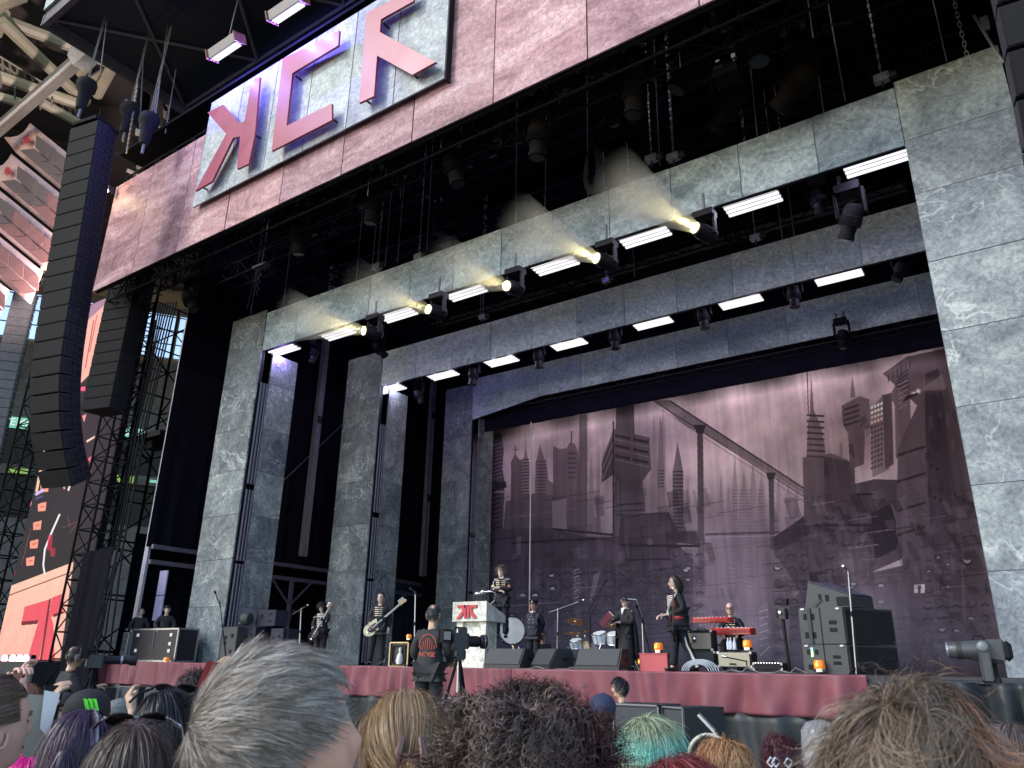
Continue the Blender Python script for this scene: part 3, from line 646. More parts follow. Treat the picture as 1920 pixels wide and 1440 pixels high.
# vertical highlight rod on the main hang
# covered hoists above the main hang
HB=mat('hoist_cover',(.007,.007,.008),.95,var=.3,bump=.4)
for (px,py,Y,s_,l) in ((160,170,9.6,1.0,'black covered hoist above the tall loudspeaker column'),(242,215,11.,1.,'left of the two covered hoists above the fascia corner'),(278,235,11.,1.,'right of the two covered hoists above the fascia corner')):
    a=at(px,py,Y); t=thing('covered_hoist',l,'hoist',a)
    part('cover',MB().lathe([(.16,-.8),(.2,-.5),(.22,-.1),(.34,.05),(.36,.25),(.3,.42),(.1,.5)],a,(0.05,0,1),10),HB,t,smooth=True)
    for dx in(-.06,.06): part('line',MB().bar(a+[dx,0,.5],a+[dx+.1,0,4.5],.016),STEEL,t)
    part('hook',MB().bar(a+[0,0,-1.2],a+[0,0,-.8],.05),STEEL,t)
for (px,py,px2,py2,Y,l) in((262,130,245,215,11.,'left of the group'),(270,90,262,240,11.2,'second in the group'),(300,140,285,240,11.4,'third in the group'),(318,20,290,230,11.2,'longest, in front of the steelwork'),(200,40,188,140,9.6,'over the tall loudspeaker column'),(330,130,310,250,12.,'rightmost in the group')):
    solo('hanging_line',MB().bar(at(px,py,Y),at(px2,py2,Y),.02,5),STEEL,'pale hoist line above the fascia corner, '+l,'cable','hoist lines above the fascia corner')
mb=MB()
for k in range(30):
    p=at(258+k*.55*0,160,11.)+np.array([.012*k,0,-k*.11]); mb.box(p,(.09 if k%2 else .04,.04,.07))
solo('pale_chain',mb,mat('zinc',(.55,.53,.48),.35,metal=.6),'pale zinc chain hanging above the fascia corner','chain')
# ================================================================ scaffold tower left
def tower(label,cx,cy,w,z0,z1,yaw,step=2.,r=.06,grp=None):
    t=thing('scaffold_tower',label,'tower',(cx,cy,z0),yaw,grp); h=w/2; H=z1-z0
    cs=[(-h,-h),(h,-h),(h,h),(-h,h)]
    for c in cs: part('leg',MB().bar((*c,0),(*c,H),r,8),SOOT,t,local=True)
    n=int(H/step)
    for i in range(n+1):
        z=min(H,i*step)
        for k in range(4):
            a,b=cs[k],cs[(k+1)%4]
            part('rung',MB().bar((*a,z),(*b,z),r*.6,6),SOOT,t,local=True)
            if i<n: part('brace',MB().bar((*(a if i%2 else b),z),(*(b if i%2 else a),z+step),r*.55,6),SOOT,t,local=True)
    return t
tower('wide black scaffold tower between the loudspeaker columns and the nearest portal',at(235,1000,17.5)[0],17.5,2.5,0,18,0.,2.1,.06)
if 0: tower('second black tower behind the shorter loudspeaker column',-30.5,17.0,1.7,0,18,.2,1.7,.07)
tower('thin black ladder tower right of the video screen',-29.2,14.8,.9,0,15.,.1,.9,.045)
tower('thin ladder tower at the far left edge beside the video screen',-38.3,15.6,1.0,0,20,.1,1.,.05)
mb=MB()
for k in range(9):
    x=at(205,1000,16.)[0]+.13*k; mb.tube([(x,16.0+.05*k,16.5),(x+.15*math.sin(k),16.05,11),(x+.1*math.sin(k*2),16.1,6),(x+.6*math.sin(k*1.7),16.0,2.6),(x+1.0*math.sin(k),15.9,.6)],.035,5)
solo('cable_bundle',mb,BLACK,'bundle of black cables running down the scaffold tower','cable',kind='stuff')
mb=MB().box(at(295,822,16.6),(2.0,1.0,.22)); mb.box(at(290,832,16.6),(.5,.5,.5)); solo('tower_platform',mb,BLACK,'small black platform with gear halfway up the scaffold tower','platform')
g=MB().box((at(318,800,16.2)[0],16.2,9.2),(.24,.1,12)); solo('white_post',g,mat('lit_post',(.55,.52,.6),.4,var=.15),'pale lilac upright strip behind the scaffold tower','post')
for z,l in((4.35,'upper'),(3.5,'lower')):
    g=MB().box((-25.75,15.7,z),(.45,.05,.82)); solo('plain_panel',g,mat('lilac_panel',(.5,.44,.66),.5,var=.1),'%s lilac-white panel beside the two crew members'%l,'light box','lilac panels beside the crew')  # plain lilac-white panels, no lamp inside
drape(-28.7,14.3,-26.0,13.9,0,5.4,'black drape between the video screen and the scaffold tower',9,grp=None)
# ================================================================ painted pictures (backdrop print, video screen image)
def s2l(c):
    c=np.asarray(c,float)/255.; return np.where(c<=.04045,c/12.92,((c+.055)/1.055)**2.4)
def smooth_noise(h,w_,cell,seed,oct_=4,stretch=(1,1)):
    r=np.random.default_rng(seed); out=np.zeros((h,w_)); amp=1; tot=0
    for o in range(oct_):
        cy=max(2,int(h/(cell*stretch[1]))+2); cx=max(2,int(w_/(cell*stretch[0]))+2)
        g=r.random((cy,cx)); y=np.linspace(0,cy-1.001,h); x=np.linspace(0,cx-1.001,w_)
        yi=y.astype(int); xi=x.astype(int); fy=(y-yi); fx=(x-xi); fy=fy*fy*(3-2*fy); fx=fx*fx*(3-2*fx)
        a=g[yi][:,xi]; b=g[yi][:,xi+1]; c=g[yi+1][:,xi]; d=g[yi+1][:,xi+1]
        out+=amp*((a*(1-fx)+b*fx)*(1-fy)[:,None]+(c*(1-fx)+d*fx)*fy[:,None]); tot+=amp; amp*=.55; cell/=2.1
    return out/tot
class Canvas:
    def __init__(s,x0,x1,z0,z1,Y,ppm):
        s.w=int((x1-x0)*ppm); s.h=int((z1-z0)*ppm); X=np.linspace(x0,x1,s.w); Z=np.linspace(z0,z1,s.h)
        XX,ZZ=np.meshgrid(X,Z); P=np.stack([XX,np.full_like(XX,Y),ZZ-CZ],-1)@M
        s.px=960+F*P[...,0]/-P[...,2]; s.py=720-F*P[...,1]/-P[...,2]; s.a=np.zeros((s.h,s.w,3))
    def poly(s,pts,col,al=1.,col2=None,axis='y'):
        p=np.array(pts,float); m0=(s.px>=p[:,0].min())&(s.px<=p[:,0].max())&(s.py>=p[:,1].min())&(s.py<=p[:,1].max())
        idx=np.nonzero(m0); 
        if len(idx[0])==0: return
        x=s.px[idx]; y=s.py[idx]; ins=np.zeros(len(x),bool); n=len(p)
        for i in range(n):
            x1,y1=p[i]; x2,y2=p[(i+1)%n]
            if y1==y2: continue
            c=((y1>y)!=(y2>y))&(x<(x2-x1)*(y-y1)/(y2-y1)+x1); ins^=c
        c=np.array(col,float)
        if col2 is not None:
            q=y if axis=='y' else x; lo,hi=(p[:,1].min(),p[:,1].max()) if axis=='y' else (p[:,0].min(),p[:,0].max())
            t=((q[ins]-lo)/(hi-lo+1e-6))[:,None]; c=c*(1-t)+np.array(col2,float)*t
        ii=(idx[0][ins],idx[1][ins]); s.a[ii]=s.a[ii]*(1-al)+c*al
    def line(s,a,b,w_,col,al=1.):
        a=np.array(a,float); b=np.array(b,float); d=b-a; n=np.array([-d[1],d[0]])/np.linalg.norm(d)*w_/2
        s.poly([a+n,b+n,b-n,a-n],col,al)
    def glow(s,c,r,col,al):
        d=np.exp(-(((s.px-c[0])/r[0])**2+((s.py-c[1])/r[1])**2))[...,None]*al; s.a=s.a*(1-d)+np.array(col,float)*d
    def image(s,name,gain=1.,mul=None):
        lin=s2l(np.clip(s.a,0,255))*gain
        if mul is not None: lin=lin*mul
        im=bpy.data.images.new(name,s.w,s.h,float_buffer=True); im.colorspace_settings.name='Linear Rec.709' if 'Linear Rec.709' in [i.name for i in im.colorspace_settings.bl_rna.properties['name'].enum_items] else 'Linear'
        px=np.ones((s.h,s.w,4),np.float32); px[...,:3]=np.clip(lin,0,1.0); im.pixels.foreach_set(px.ravel()); im.update()
        try: im.pack()
        except Exception: pass
        return im
def image_mat(name,im,emit=0,rough=.9):
    m=bpy.data.materials.new(name); m.use_nodes=True; t=m.node_tree; b=t.nodes['Principled BSDF']; MATS[name]=m
    uv=t.nodes.new('ShaderNodeUVMap'); uv.uv_map='UVMap'; i=t.nodes.new('ShaderNodeTexImage'); i.image=im; i.interpolation='Linear'; i.extension='EXTEND'
    t.links.new(uv.outputs[0],i.inputs[0]); b.inputs['Roughness'].default_value=rough; b.inputs['Specular IOR Level'].default_value=.2
    if emit:
        b.inputs['Base Color'].default_value=(.01,.01,.01,1); t.links.new(i.outputs[0],b.inputs['Emission Color']); b.inputs['Emission Strength'].default_value=emit
    else: t.links.new(i.outputs[0],b.inputs['Base Color'])
    return m
def uv_sheet(name,x0,x1,z0,z1,Y,m,label,cat,nx=90,nz=12,amp=.03,seed=3,thick=.02):
    xs=np.linspace(x0,x1,nx); zs=np.linspace(z0,z1,nz); r=np.random.default_rng(seed); ph=r.uniform(0,6,4)
    XX,ZZ=np.meshgrid(xs,zs); YY=Y+amp*(np.sin(XX*2.2+ph[0])*.5+np.sin(XX*5.1+ph[1]+ZZ*.2)*.35+np.sin(XX*.7+ph[2])*.8)
    mb=MB().grid(np.stack([XX,YY,ZZ],-1)); mb.smooth=amp>0; o=solo(name,mb,m,label,cat); me=o.data
    uvl=me.uv_layers.new(name='UVMap'); co=np.stack([(XX.ravel()-x0)/(x1-x0),(ZZ.ravel()-z0)/(z1-z0)],-1)
    li=np.empty(len(me.loops),np.int32); me.loops.foreach_get('vertex_index',li); uvl.data.foreach_set('uv',co[li].ravel())
    if thick:
        q=o.modifiers.new('thick','SOLIDIFY'); q.thickness=thick
    return o
# ---- backdrop
BX0,BX1,BZ0,BZ1,BY=-23.6,-.4,DK,13.05,30.0
c=Canvas(BX0,BX1,BZ0,BZ1,BY,54)
n1=smooth_noise(c.h,c.w,260,1); n2=smooth_noise(c.h,c.w,90,2,5); st=smooth_noise(c.h,c.w,7,3,3,(1,30)); st2=smooth_noise(c.h,c.w,30,13,3,(1,20))
t=np.clip((c.py-660)/420,0,1)[...,None]
c.a=np.array([168,138,146.])*(1-t)+np.array([112,95,108.])*t
c.glow((1440,800),(190,110),(205,170,175),.75); c.glow((1330,870),(160,90),(190,160,168),.5); c.glow((1100,850),(110,70),(190,158,160),.45); c.glow((960,850),(60,60),(205,168,165),.5)
c.glow((1215,815),(55,40),(98,82,98),.55); c.glow((1475,845),(45,45),(112,92,104),.5); c.glow((1600,840),(60,80),(120,95,104),.4)
c.a*=(1+.5*(n1-.5)[...,None])*(1+.35*(n2-.5)[...,None])
# thin far spires
R_=np.random.default_rng(5)
for x,top,ww,base in ((985,800,5,900),(1012,815,4,930),(1023,790,3,900),(1060,830,5,930),(1085,800,3,900),(1108,845,8,960),(1122,830,6,960),(1226,772,12,1010),(1243,760,9,1000),(1290,890,9,1010),(1352,880,8,1040),(1366,905,14,1060),(1378,850,9,1050),(1395,880,18,1080),(1412,860,12,1090),(1428,885,15,1080),(1460,870,8,1010),(1478,880,9,1000),(1494,900,9,990),(1344,930,16,1090),(1330,950,12,1090)):
    c.poly([(x,top),(x+ww*.5,top+60),(x+ww*.5+1,base+60),(x-ww*.5-1,base+60),(x-ww*.5,top+60)],(122,100,112),.6,(104,88,102))
for x in (1385,1400,1420,1372):
    for y in range(920,1080,6): c.line((x,y),(x+12,y-1),2,(92,76,90),.5)
# skyline blocks
def blk(p,col,col2=None,al=.92): c.poly(p,col,al,col2)
blk([(958,866),(966,850),(974,862),(979,862),(980,1000),(957,1000)],(98,80,86),(78,65,74)); c.line((966,852),(966,836),2,(88,70,78)); c.line((961,843),(971,843),2,(88,70,78))
blk([(978,872),(986,840),(992,872),(992,940),(978,940)],(120,96,100)); blk([(1004,868),(1012,832),(1026,875),(1028,900),(1050,915),(1055,1010),(1000,1010)],(112,90,96),(84,70,80))
for y in range(862,935,6): c.line((978,y),(992,y-1),2.4,(78,62,70)); c.line((1004,y+4),(1024,y+3),2.4,(80,64,72))
blk([(1037,836),(1050,842),(1062,840),(1068,830),(1078,832),(1084,848),(1088,880),(1088,1010),(1037,1010)],(104,84,92),(80,66,76)); c.line((1071,835),(1072,808),3,(92,74,82))
for y in range(850,900,9): c.line((1064,y),(1080,y),4,(84,68,76))
blk([(948,940),(1000,925),(1055,930),(1060,985),(1095,985),(1095,1020),(940,1020)],(84,70,78),(70,60,70))
blk([(1086,778),(1101,776),(1101,1260),(1086,1260)],(96,80,86),(68,60,72))
for x,a,b in((918,812,1100),(940,815,930)): pass
blk([(905,815),(940,812),(944,842),(942,880),(946,905),(938,1100),(895,1100)],(74,60,68),(56,48,60))
for y in range(830,895,7): c.line((922,y+6),(942,y),2,(118,98,104),.8)
for y in range(915,1000,9): c.line((920,y+6),(938,y),3,(46,38,48),.9)
for y in range(905,965,9): c.line((899,y+6),(912,y),3,(46,38,48),.9)
blk([(925,905),(948,902),(950,914),(930,918)],(48,40,48)); c.line((928,922),(945,922),4,(150,120,124),.6)
blk([(1035,940),(1062,935),(1062,985),(1068,1005),(1036,990)],(128,108,120),None,.7); 
# box-topped tower
blk([(1155,762),(1188,756),(1190,830),(1205,900),(1206,1010),(1150,1010)],(80,68,76),(70,60,70))
blk([(1150,803),(1183,812),(1218,820),(1220,880),(1202,905),(1198,925),(1165,918),(1150,890),(1128,905),(1130,868)],(88,74,82),(72,61,70)); c.poly([(1150,803),(1128,868),(1128,905),(1152,888)],(72,60,68),.9)
for k in range(3):
    y=820+k*19; c.line((1153,y-4),(1181,y+2),5,(58,48,56)); c.line((1187,y+3),(1215,y+9),5,(58,48,56)); c.line((1150,y-10),(1130,y+40),3,(118,98,104),.7); c.line((1152,y+3),(1218,y+18),1.5,(128,108,114),.6)
blk([(1150,940),(1208,930),(1210,965),(1215,1010),(1150,1010)],(80,68,78)); 
for y in(946,958): c.line((1155,y),(1208,y-2),3,(60,50,60)); 
c.line((1150,790),(1150,1260),3,(56,47,56)); c.line((1158,900),(1158,1260),2,(110,94,104),.5)
# spire tower, banded tower
blk([(1270,828),(1277,862),(1281,885),(1281,990),(1261,990),(1261,885),(1265,862)],(98,82,92),(92,78,90))
for y in range(884,990,7): c.line((1262,y),(1281,y),3,(66,54,66))
blk([(1237,778),(1242,800),(1245,880),(1245,962),(1232,962),(1232,880)],(112,92,102)); 
for y in range(882,915,6): c.line((1233,y),(1245,y),2.5,(76,62,72))
# bridge
c.poly([(1226,750),(1256,750),(1378,832),(1516,921),(1516,932),(1370,842),(1320,812),(1290,802)],(98,84,90),.9,(110,92,100)); c.line((1256,751),(1516,921),3,(62,52,58)); c.line((1226,752),(1516,936),2,(64,54,60)); c.line((1240,768),(1510,942),1.2,(90,76,84),.8)
blk([(1307,800),(1318,800),(1321,1085),(1309,1085)],(72,60,66),(80,68,78)); c.poly([(1300,796),(1324,796),(1319,812),(1306,812)],(60,50,56)); blk([(1441,890),(1451,890),(1453,1030),(1444,1030)],(74,62,68)); c.poly([(1436,886),(1456,886),(1450,900),(1441,900)],(62,52,58))
c.line((1322,1002),(1462,998),4,(70,58,68)); c.line((1322,1008),(1462,1004),2,(135,115,125),.7); c.line((1322,1030),(1470,1012),3,(96,82,92),.8)
# mid left terraces with horn-speaker faces
def terrace(p,col,col2): c.poly(p,col,.95,col2)
terrace([(880,1010),(940,992),(1036,990),(1090,1005),(1175,1010),(1175,1262),(878,1262)],(66,56,66),(58,54,68))
c.line((1036,992),(1150,1003),4,(46,39,48)); c.line((960,1018),(1160,1008),4,(44,37,46)); c.line((1090,1004),(1165,1010),3,(88,76,86),.6)
terrace([(1166,964),(1254,960),(1270,996),(1306,996),(1314,1022),(1268,1018),(1300,1050),(1302,1262),(1160,1262),(1160,1000)],(60,50,60),(64,60,74))
c.poly([(1170,968),(1252,963),(1262,1000),(1172,1008)],(72,60,68),.8); c.line((1160,1022),(1312,1024),5,(44,37,46)); c.line((1165,1050),(1262,1048),3,(46,39,48))
terrace([(1446,1010),(1520,960),(1524,926),(1640,898),(1700,900),(1760,960),(1760,1262),(1480,1262),(1480,1130),(1500,1110),(1448,1030)],(64,53,62),(70,64,78))
c.poly([(1318,1028),(1480,985),(1520,970),(1518,1010),(1450,1020),(1446,1030)],(66,55,64),.0)
c.poly([(1450,1010),(1520,958),(1520,1000),(1455,1035)],(54,45,54),.95)
c.line((1524,928),(1640,926),4,(40,33,42)); c.line((1530,985),(1640,985),5,(42,35,44)); c.line((1640,992),(1855,984),5,(88,76,84)); c.line((1700,997),(1850,990),2,(140,122,128),.6)
c.poly([(1518,1075),(1645,1052),(1620,1085),(1600,1110),(1520,1115)],(48,41,52),.9)
c.poly([(1634,962),(1672,944),(1690,1000),(1680,1030),(1640,1050)],(44,37,46),.9); c.line((1672,944),(1692,1010),4,(92,78,84),.8)
c.poly([(1636,1072),(1752,1022),(1740,1040),(1692,1046),(1694,1060),(1634,1074)],(150,132,140),.85)
# right hand towers
c.poly([(1505,858),(1560,850),(1590,862),(1602,900),(1580,980),(1508,985)],(92,76,84),.95,(74,62,70)); c.poly([(1545,856),(1602,866),(1606,960),(1548,980)],(70,57,66),.9)
c.poly([(1521,700),(1526,768),(1540,800),(1548,842),(1548,856),(1512,860),(1515,800),(1519,768)],(104,84,92),.95); 
for y in range(778,856,11): c.line((1513,y),(1546,y+2),4,(72,58,66))
c.line((1512,655),(1516,775),2,(64,52,60)); 
c.poly([(1598,703),(1604,745),(1594,745)],(110,90,96),.95); c.poly([(1578,760),(1612,742),(1630,748),(1632,800),(1622,806),(1620,870),(1594,880),(1590,812),(1580,795)],(96,78,86),.95,(82,67,76))
for k in range(4): c.line((1582,768+k*10),(1612,758+k*10),4,(66,54,62))
c.poly([(1568,744),(1571,850),(1564,850)],(150,126,130),.7)
c.poly([(1632,768),(1655,740),(1664,742),(1668,880),(1636,895)],(108,90,96),.95); c.poly([(1655,740),(1672,736),(1676,870),(1660,880)],(78,64,72),.95)
for k in range(13):
    for j in range(4):
        c.poly([(1633+j*6,762+k*9.5-j*2.4),(1637+j*6,760+k*9.5-j*2.4),(1637.4+j*6,765+k*9.5-j*2.4),(1633.4+j*6,767+k*9.5-j*2.4)],(235,210,180) if k<2 else (185,160,150) if k<4 else (70,56,62),.9)
c.poly([(1668,742),(1690,700),(1705,690),(1710,850),(1680,860),(1678,760)],(92,76,84),.9)
c.poly([(1655,700),(1700,668),(1775,652),(1800,780),(1895,1268),(1700,1268),(1700,1060),(1680,1000),(1684,840),(1720,760)],(84,68,76),.93,(74,66,80))
for k in range(5): c.line((1682,708-k*2+k*8),(1704,692+k*8),3,(64,52,60),.8)
for x in range(6): c.line((1666+x*8,716-x*5),(1667+x*8,700-x*5),2.4,(66,54,60),.9)
for y in (835,885,940,985): c.poly([(1682,y+16),(1735,y),(1736,y+4),(1683,y+21)],(52,43,50),.95)
for k in range(6): c.line((1684,722+k*9),(1702,712+k*9),2.6,(128,108,112),.7)
c.poly([(1735,700),(1760,690),(1772,760),(1800,1000),(1810,1262),(1790,1262),(1745,1000),(1735,800)],(60,50,58),.9,(66,58,72))
c.poly([(1768,700),(1790,770),(1812,900),(1850,1100),(1870,1262),(1830,1262),(1800,1040),(1780,900)],(72,60,68),.8)
c.glow((1722,733),(4,4),(255,225,205),1.); c.glow((1714,737),(5,3),(240,210,190),.8); c.poly([(1724,732),(1768,700),(1775,730)],(150,130,132),.35); c.glow((1745,722),(25,12),(140,120,124),.5)
c.poly([(1700,742),(1722,735),(1722,740),(1690,755)],(52,42,48),.9)
for x,y in((1745,870),(1756,876),(1752,930),(1762,935),(1790,925),(1806,935)): c.poly([(x,y),(x+4,y+1),(x+4,y+7),(x,y+6)],(40,34,44),.9)
# speaker-like half discs
def disc(x,y,r,up,col,col2=(40,34,44),al=.85):
    a=np.linspace(0,math.pi,10)*(1 if up else -1); P=[(x+r*math.cos(q),y-r*.85*math.sin(q)) for q in a]; c.poly(P,(44,38,48),al*.75)
    P=[(x+r*.6*math.cos(q),y-r*.5*math.sin(q)) for q in a]; c.poly(P,col,al*.75)
def grid_discs(x0,y0,dx,dy,nx,ny,r,lit,seed,slope=0):
    q=np.random.default_rng(seed)
    for j in range(ny):
        for i in range(nx):
            x=x0+i*dx; y=y0+j*dy+slope*i*dx; L_=q.random()<lit
            c.poly([(x-dx*.46,y-dy*.44),(x+dx*.46,y-dy*.44),(x+dx*.46,y+dy*.4),(x-dx*.46,y+dy*.4)],(66,57,70) if (i+j)%2 else (84,74,86),.35)
            disc(x,y+(r*.4 if (i+j)%3 else -r*.3),r,(i+j)%3!=0,(170,158,168) if L_ else (84,74,86))
grid_discs(1012,1075,26,24,7,7,8,.06,3); grid_discs(1178,1070,24,22,4,6,7,.03,4); grid_discs(1268,1040,22,24,3,8,8,.18,5)
grid_discs(1460,1042,24,24,3,3,8,.15,6); grid_discs(1462,1100,27,25,3,6,9,.18,7,.05); grid_discs(1556,970,30,25,3,5,9,.06,8)
grid_discs(1740,1140,27,22,5,5,9,.15,9,-.05); grid_discs(1742,1050,18,20,3,5,6,.35,10,-.3); grid_discs(1600,1096,26,34,3,3,9,.35,12)
for x,y,r,u in((980,1118,9,1),(1003,1118,9,1),(1036,1105,7,1),(1034,1078,7,0),(1286,1068,8,0),(1303,1138,8,0),(1458,1064,9,0),(1814,1050,12,0),(1594,1100,9,0)): disc(x,y,r,u,(190,190,200),(90,82,96),.9)
c.poly([(1714,1096),(1734,1096),(1734,1112),(1714,1112)],(190,180,186),.85); c.poly([(1721,1098),(1727,1098),(1727,1112),(1721,1112)],(60,52,64),.9)
# writing-like verticals on the left and bright ladder on the right of the keyboard
for k in range(5):
    y=1070+k*13; c.line((1076,y),(1086,y-3),2.5,(128,118,132),.7); c.line((1077,y+6),(1088,y+2),2,(110,100,116),.6); c.line((1077,y),(1078,y+7),2,(120,110,126),.6)
c.poly([(1112,1080),(1126,1070),(1116,1110),(1106,1130)],(120,112,126),.5)
for x,y0 in((1425,1135),):
    c.poly([(1422,1140),(1440,1130),(1444,1216),(1428,1230)],(120,112,128),.55)
    for k in range(6): c.line((1424,1148+k*13),(1440,1143+k*13),2.2,(175,168,182),.7)
c.line((1426,1230),(1444,1212),3,(200,195,205),.8)
for y in range(1060,1110,8):
    c.line((1362,y),(1380,y+3),3,(84,72,86),.7); c.line((1396,y-6),(1412,y-3),3,(84,72,86),.7)
c.poly([(1690,900),(1700,900),(1706,1240),(1696,1240)],(100,88,98),.25)
# close-packed storeys, ledges, windows and pipes over the lower city
R_=np.random.default_rng(77)
for k in range(420):
    x=R_.uniform(890,1880); y=R_.uniform(905,1235)
    if 1335<x<1440 and y<1080: continue
    if x<1100 and y<980: continue
    vx=.0001*(x-1031); w2=R_.uniform(3,26); h2=R_.uniform(4,40); sl=-.18*(1-(y-905)/420)
    g=R_.choice([38,48,62,92,106],p=[.3,.3,.15,.17,.08]); c.poly([(x,y),(x+w2,y+sl*w2),(x+w2+vx*h2*8,y+sl*w2+h2),(x+vx*h2*8,y+h2)],(g*1.08,g*.93,g*1.08),R_.uniform(.12,.42))
for k in range(150):
    x=R_.uniform(890,1870); y=R_.uniform(930,1235); L_=R_.uniform(15,110); sl=-.18*(1-(y-905)/420)
    g=R_.choice([36,110],p=[.7,.3]); c.line((x,y),(x+L_,y+sl*L_),R_.uniform(.8,3),(g*1.08,g*.93,g*1.08),R_.uniform(.2,.55))
for k in range(90):
    x=R_.uniform(1500,1860); y=R_.uniform(760,1100)
    if x<1560+(y-760)*.0 and y<860: continue
    c.poly([(x,y),(x+R_.uniform(3,12),y-2),(x+R_.uniform(3,12),y+R_.uniform(4,30)),(x,y+R_.uniform(6,30))],(46,38,46) if k%3 else (104,88,98),R_.uniform(.15,.4))
# fog
c.glow((1630,1150),(60,60),(140,126,140),.55); c.glow((1600,1060),(40,30),(120,106,118),.4); c.glow((1380,1120),(70,90),(124,106,124),.5)
t=np.clip((c.py-1090)/170,0,1)[...,None]**1.2*.78; c.a=c.a*(1-t)+np.array([80,76,92.])*t
c.glow((1300,1000),(420,150),(104,88,104),.18)
c.a*=(1+.16*(st-.5)[...,None])*(1+.12*(st2-.5)[...,None])*(1+.16*(n2-.5)[...,None])
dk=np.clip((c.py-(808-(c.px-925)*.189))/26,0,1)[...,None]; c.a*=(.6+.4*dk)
c.a=c.a*.68+c.a.mean(-1,keepdims=True)*.32; c.a=(c.a-92)*1.16+84
BGAIN=2.0
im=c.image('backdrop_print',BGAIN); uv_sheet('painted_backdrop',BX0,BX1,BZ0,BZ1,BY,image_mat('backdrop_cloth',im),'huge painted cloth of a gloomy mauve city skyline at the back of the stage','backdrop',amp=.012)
# unseen lamps added above the pelmet to brighten the cloth
for i in range(6):
    x=-19.6+3.25*i; t=thing('added_batten','unseen lamp batten added above the black pelmet, %s from the left'%ordw[i],'stage light',(x,29.1,13.5),group='added battens above the pelmet')
    t.rotation_euler=(math.radians(10),0,0)
    part('housing',MB().box((0,0,.08),(1.6,.22,.14),bev=.02),BLACK,t,local=True)
    for k in range(6): part('lens',MB().box((-.65+.26*k,0,-.0),(.16,.14,.03)),emis('added_batten_lens',(1,.95,.95),4.),t,local=True)
    area((0,0,-.06),1.5,5,(.97,.96,1),parent=t,sy=.2)
# pole in front of it, standing in for a bright slit of light
t=thing('light_slit_pole','tall thin pole standing in for a bright slit of light at the left part of the painted skyline','light slit',at(993,1185,27.))
a=at(1002,790,27.); b=at(992,1240,27.); b[2]=DK; part('shaft',MB().bar(b,[b[0],27.,a[2]],.03,8),mat('slit_white',(.5,.46,.44),.3,metal=.2),t); part('foot',MB().lathe([(.3,0),(.3,.04),(.06,.06)],b,n=14),DARK,t)
# ---- video screen
SXa,SXb,SZa,SZb,SYv=-36.4,-30.2,DK,17.4,15.4
c=Canvas(SXa,SXb,SZa,SZb,SYv,60); n2=smooth_noise(c.h,c.w,60,22,5); n3=smooth_noise(c.h,c.w,8,23,3,(.4,3))
c.a[:]=(50,45,47)
c.glow((150,820),(50,120),(72,52,70),.5)
c.poly([(-90,1178),(14,1101),(138,1054),(112,1244),(-90,1244)],(253,200,176),1.,(253,184,166))
c.line((-60,1170),(14,1112),1.5,(120,60,60)); c.line((13,1118),(136,1072),2,(120,60,60))
for q,col in(([(46,1138),(93,1124),(73,1241),(50,1241),(72,1166),(40,1170)],(236,92,104)),([(97,1121),(121,1112),(118,1148),(99,1155),(96,1158),(100,1170),(103,1241),(76,1241)],(236,92,104)),([(40,1166),(72,1163),(70,1170),(40,1173)],(120,40,50)),([(100,1152),(121,1146),(120,1150),(100,1158)],(110,36,46)),([(92,1124),(96,1122),(78,1241),(74,1241)],(120,40,50))): c.poly(q,col,1.)
for x,y in((90,881),(84,914),(79,950),(70,985),(64,1020),(57,1052)): c.poly([(x-8,y-5),(x+8,y-9),(x+6,y+8),(x-8,y+9)],(252,160,140),1.); c.line((x-4,y+1),(x+4,y-1),2,(200,90,90))
c.poly([(81,838),(85,850),(70,925),(66,922)],(250,200,170),1.); c.poly([(70,830),(73,822),(52,925),(49,922)],(150,90,110),.8)
for p_,q_ in(((112,964),(96,1000)),((96,1000),(84,1030)),((84,1030),(81,1060)),((81,1060),(84,1078)),((137,890),(128,920))): c.line(p_,q_,3.2,(245,235,240))
c.line((73,925),(82,923),2,(180,90,100)); c.poly([(48,955),(53,930),(59,930),(59,945),(52,958)],(250,150,165),1.); c.line((66,928),(82,918),5,(205,185,240)); c.line((66,936),(80,930),4,(90,70,130))
c.poly([(142,892),(172,873),(170,893),(145,903)],(248,110,130),1.); c.poly([(165,860),(176,851),(174,866),(170,870)],(248,110,130),1.); c.line((149,885),(145,903),1.5,(120,40,60)); c.line((153,884),(149,901),1.5,(120,40,60))
c.poly([(162,826),(178,817),(177,821),(163,830)],(250,205,190),1.); c.line((114,893),(121,917),3,(250,160,150)); c.poly([(118,905),(124,903),(121,917)],(250,160,150),1.)
c.poly([(150,720),(152,660),(162,600),(178,560),(200,560),(195,640),(170,700)],(255,190,176),1.,(255,180,165)); c.line((160,690),(176,600),2,(190,90,90)); c.line((168,660),(182,590),2,(220,110,110))
c.poly([(160,560),(185,548),(200,548),(198,570),(165,600)],(170,130,160),.9); c.poly([(152,725),(160,725),(160,733),(150,733)],(250,100,140)); c.poly([(156,752),(162,748),(163,762),(157,764)],(252,150,150)); c.poly([(154,780),(162,776),(158,792)],(252,150,150))
for p_,q_ in(((150,975),(118,990)),((127,966),(131,988)),((150,975),(130,1000)),((40,1060),(58,990))): c.line(p_,q_,1.2,(150,90,100),.7)
for x,y in((95,1010),(94,1024),(25,1070),(16,1085),(100,1035)): c.poly([(x-5,y-6),(x+4,y-8),(x+3,y+9),(x-6,y+8)],(200,50,70),.7)
c.a*=(1+.1*(n2-.5)[...,None])*(1+.12*(n3-.5)[...,None])
im=c.image('screen_picture',1.); t=thing('video_screen','tall video screen at the left showing a salmon podium with a red emblem','screen',((SXa+SXb)/2,SYv,SZa))
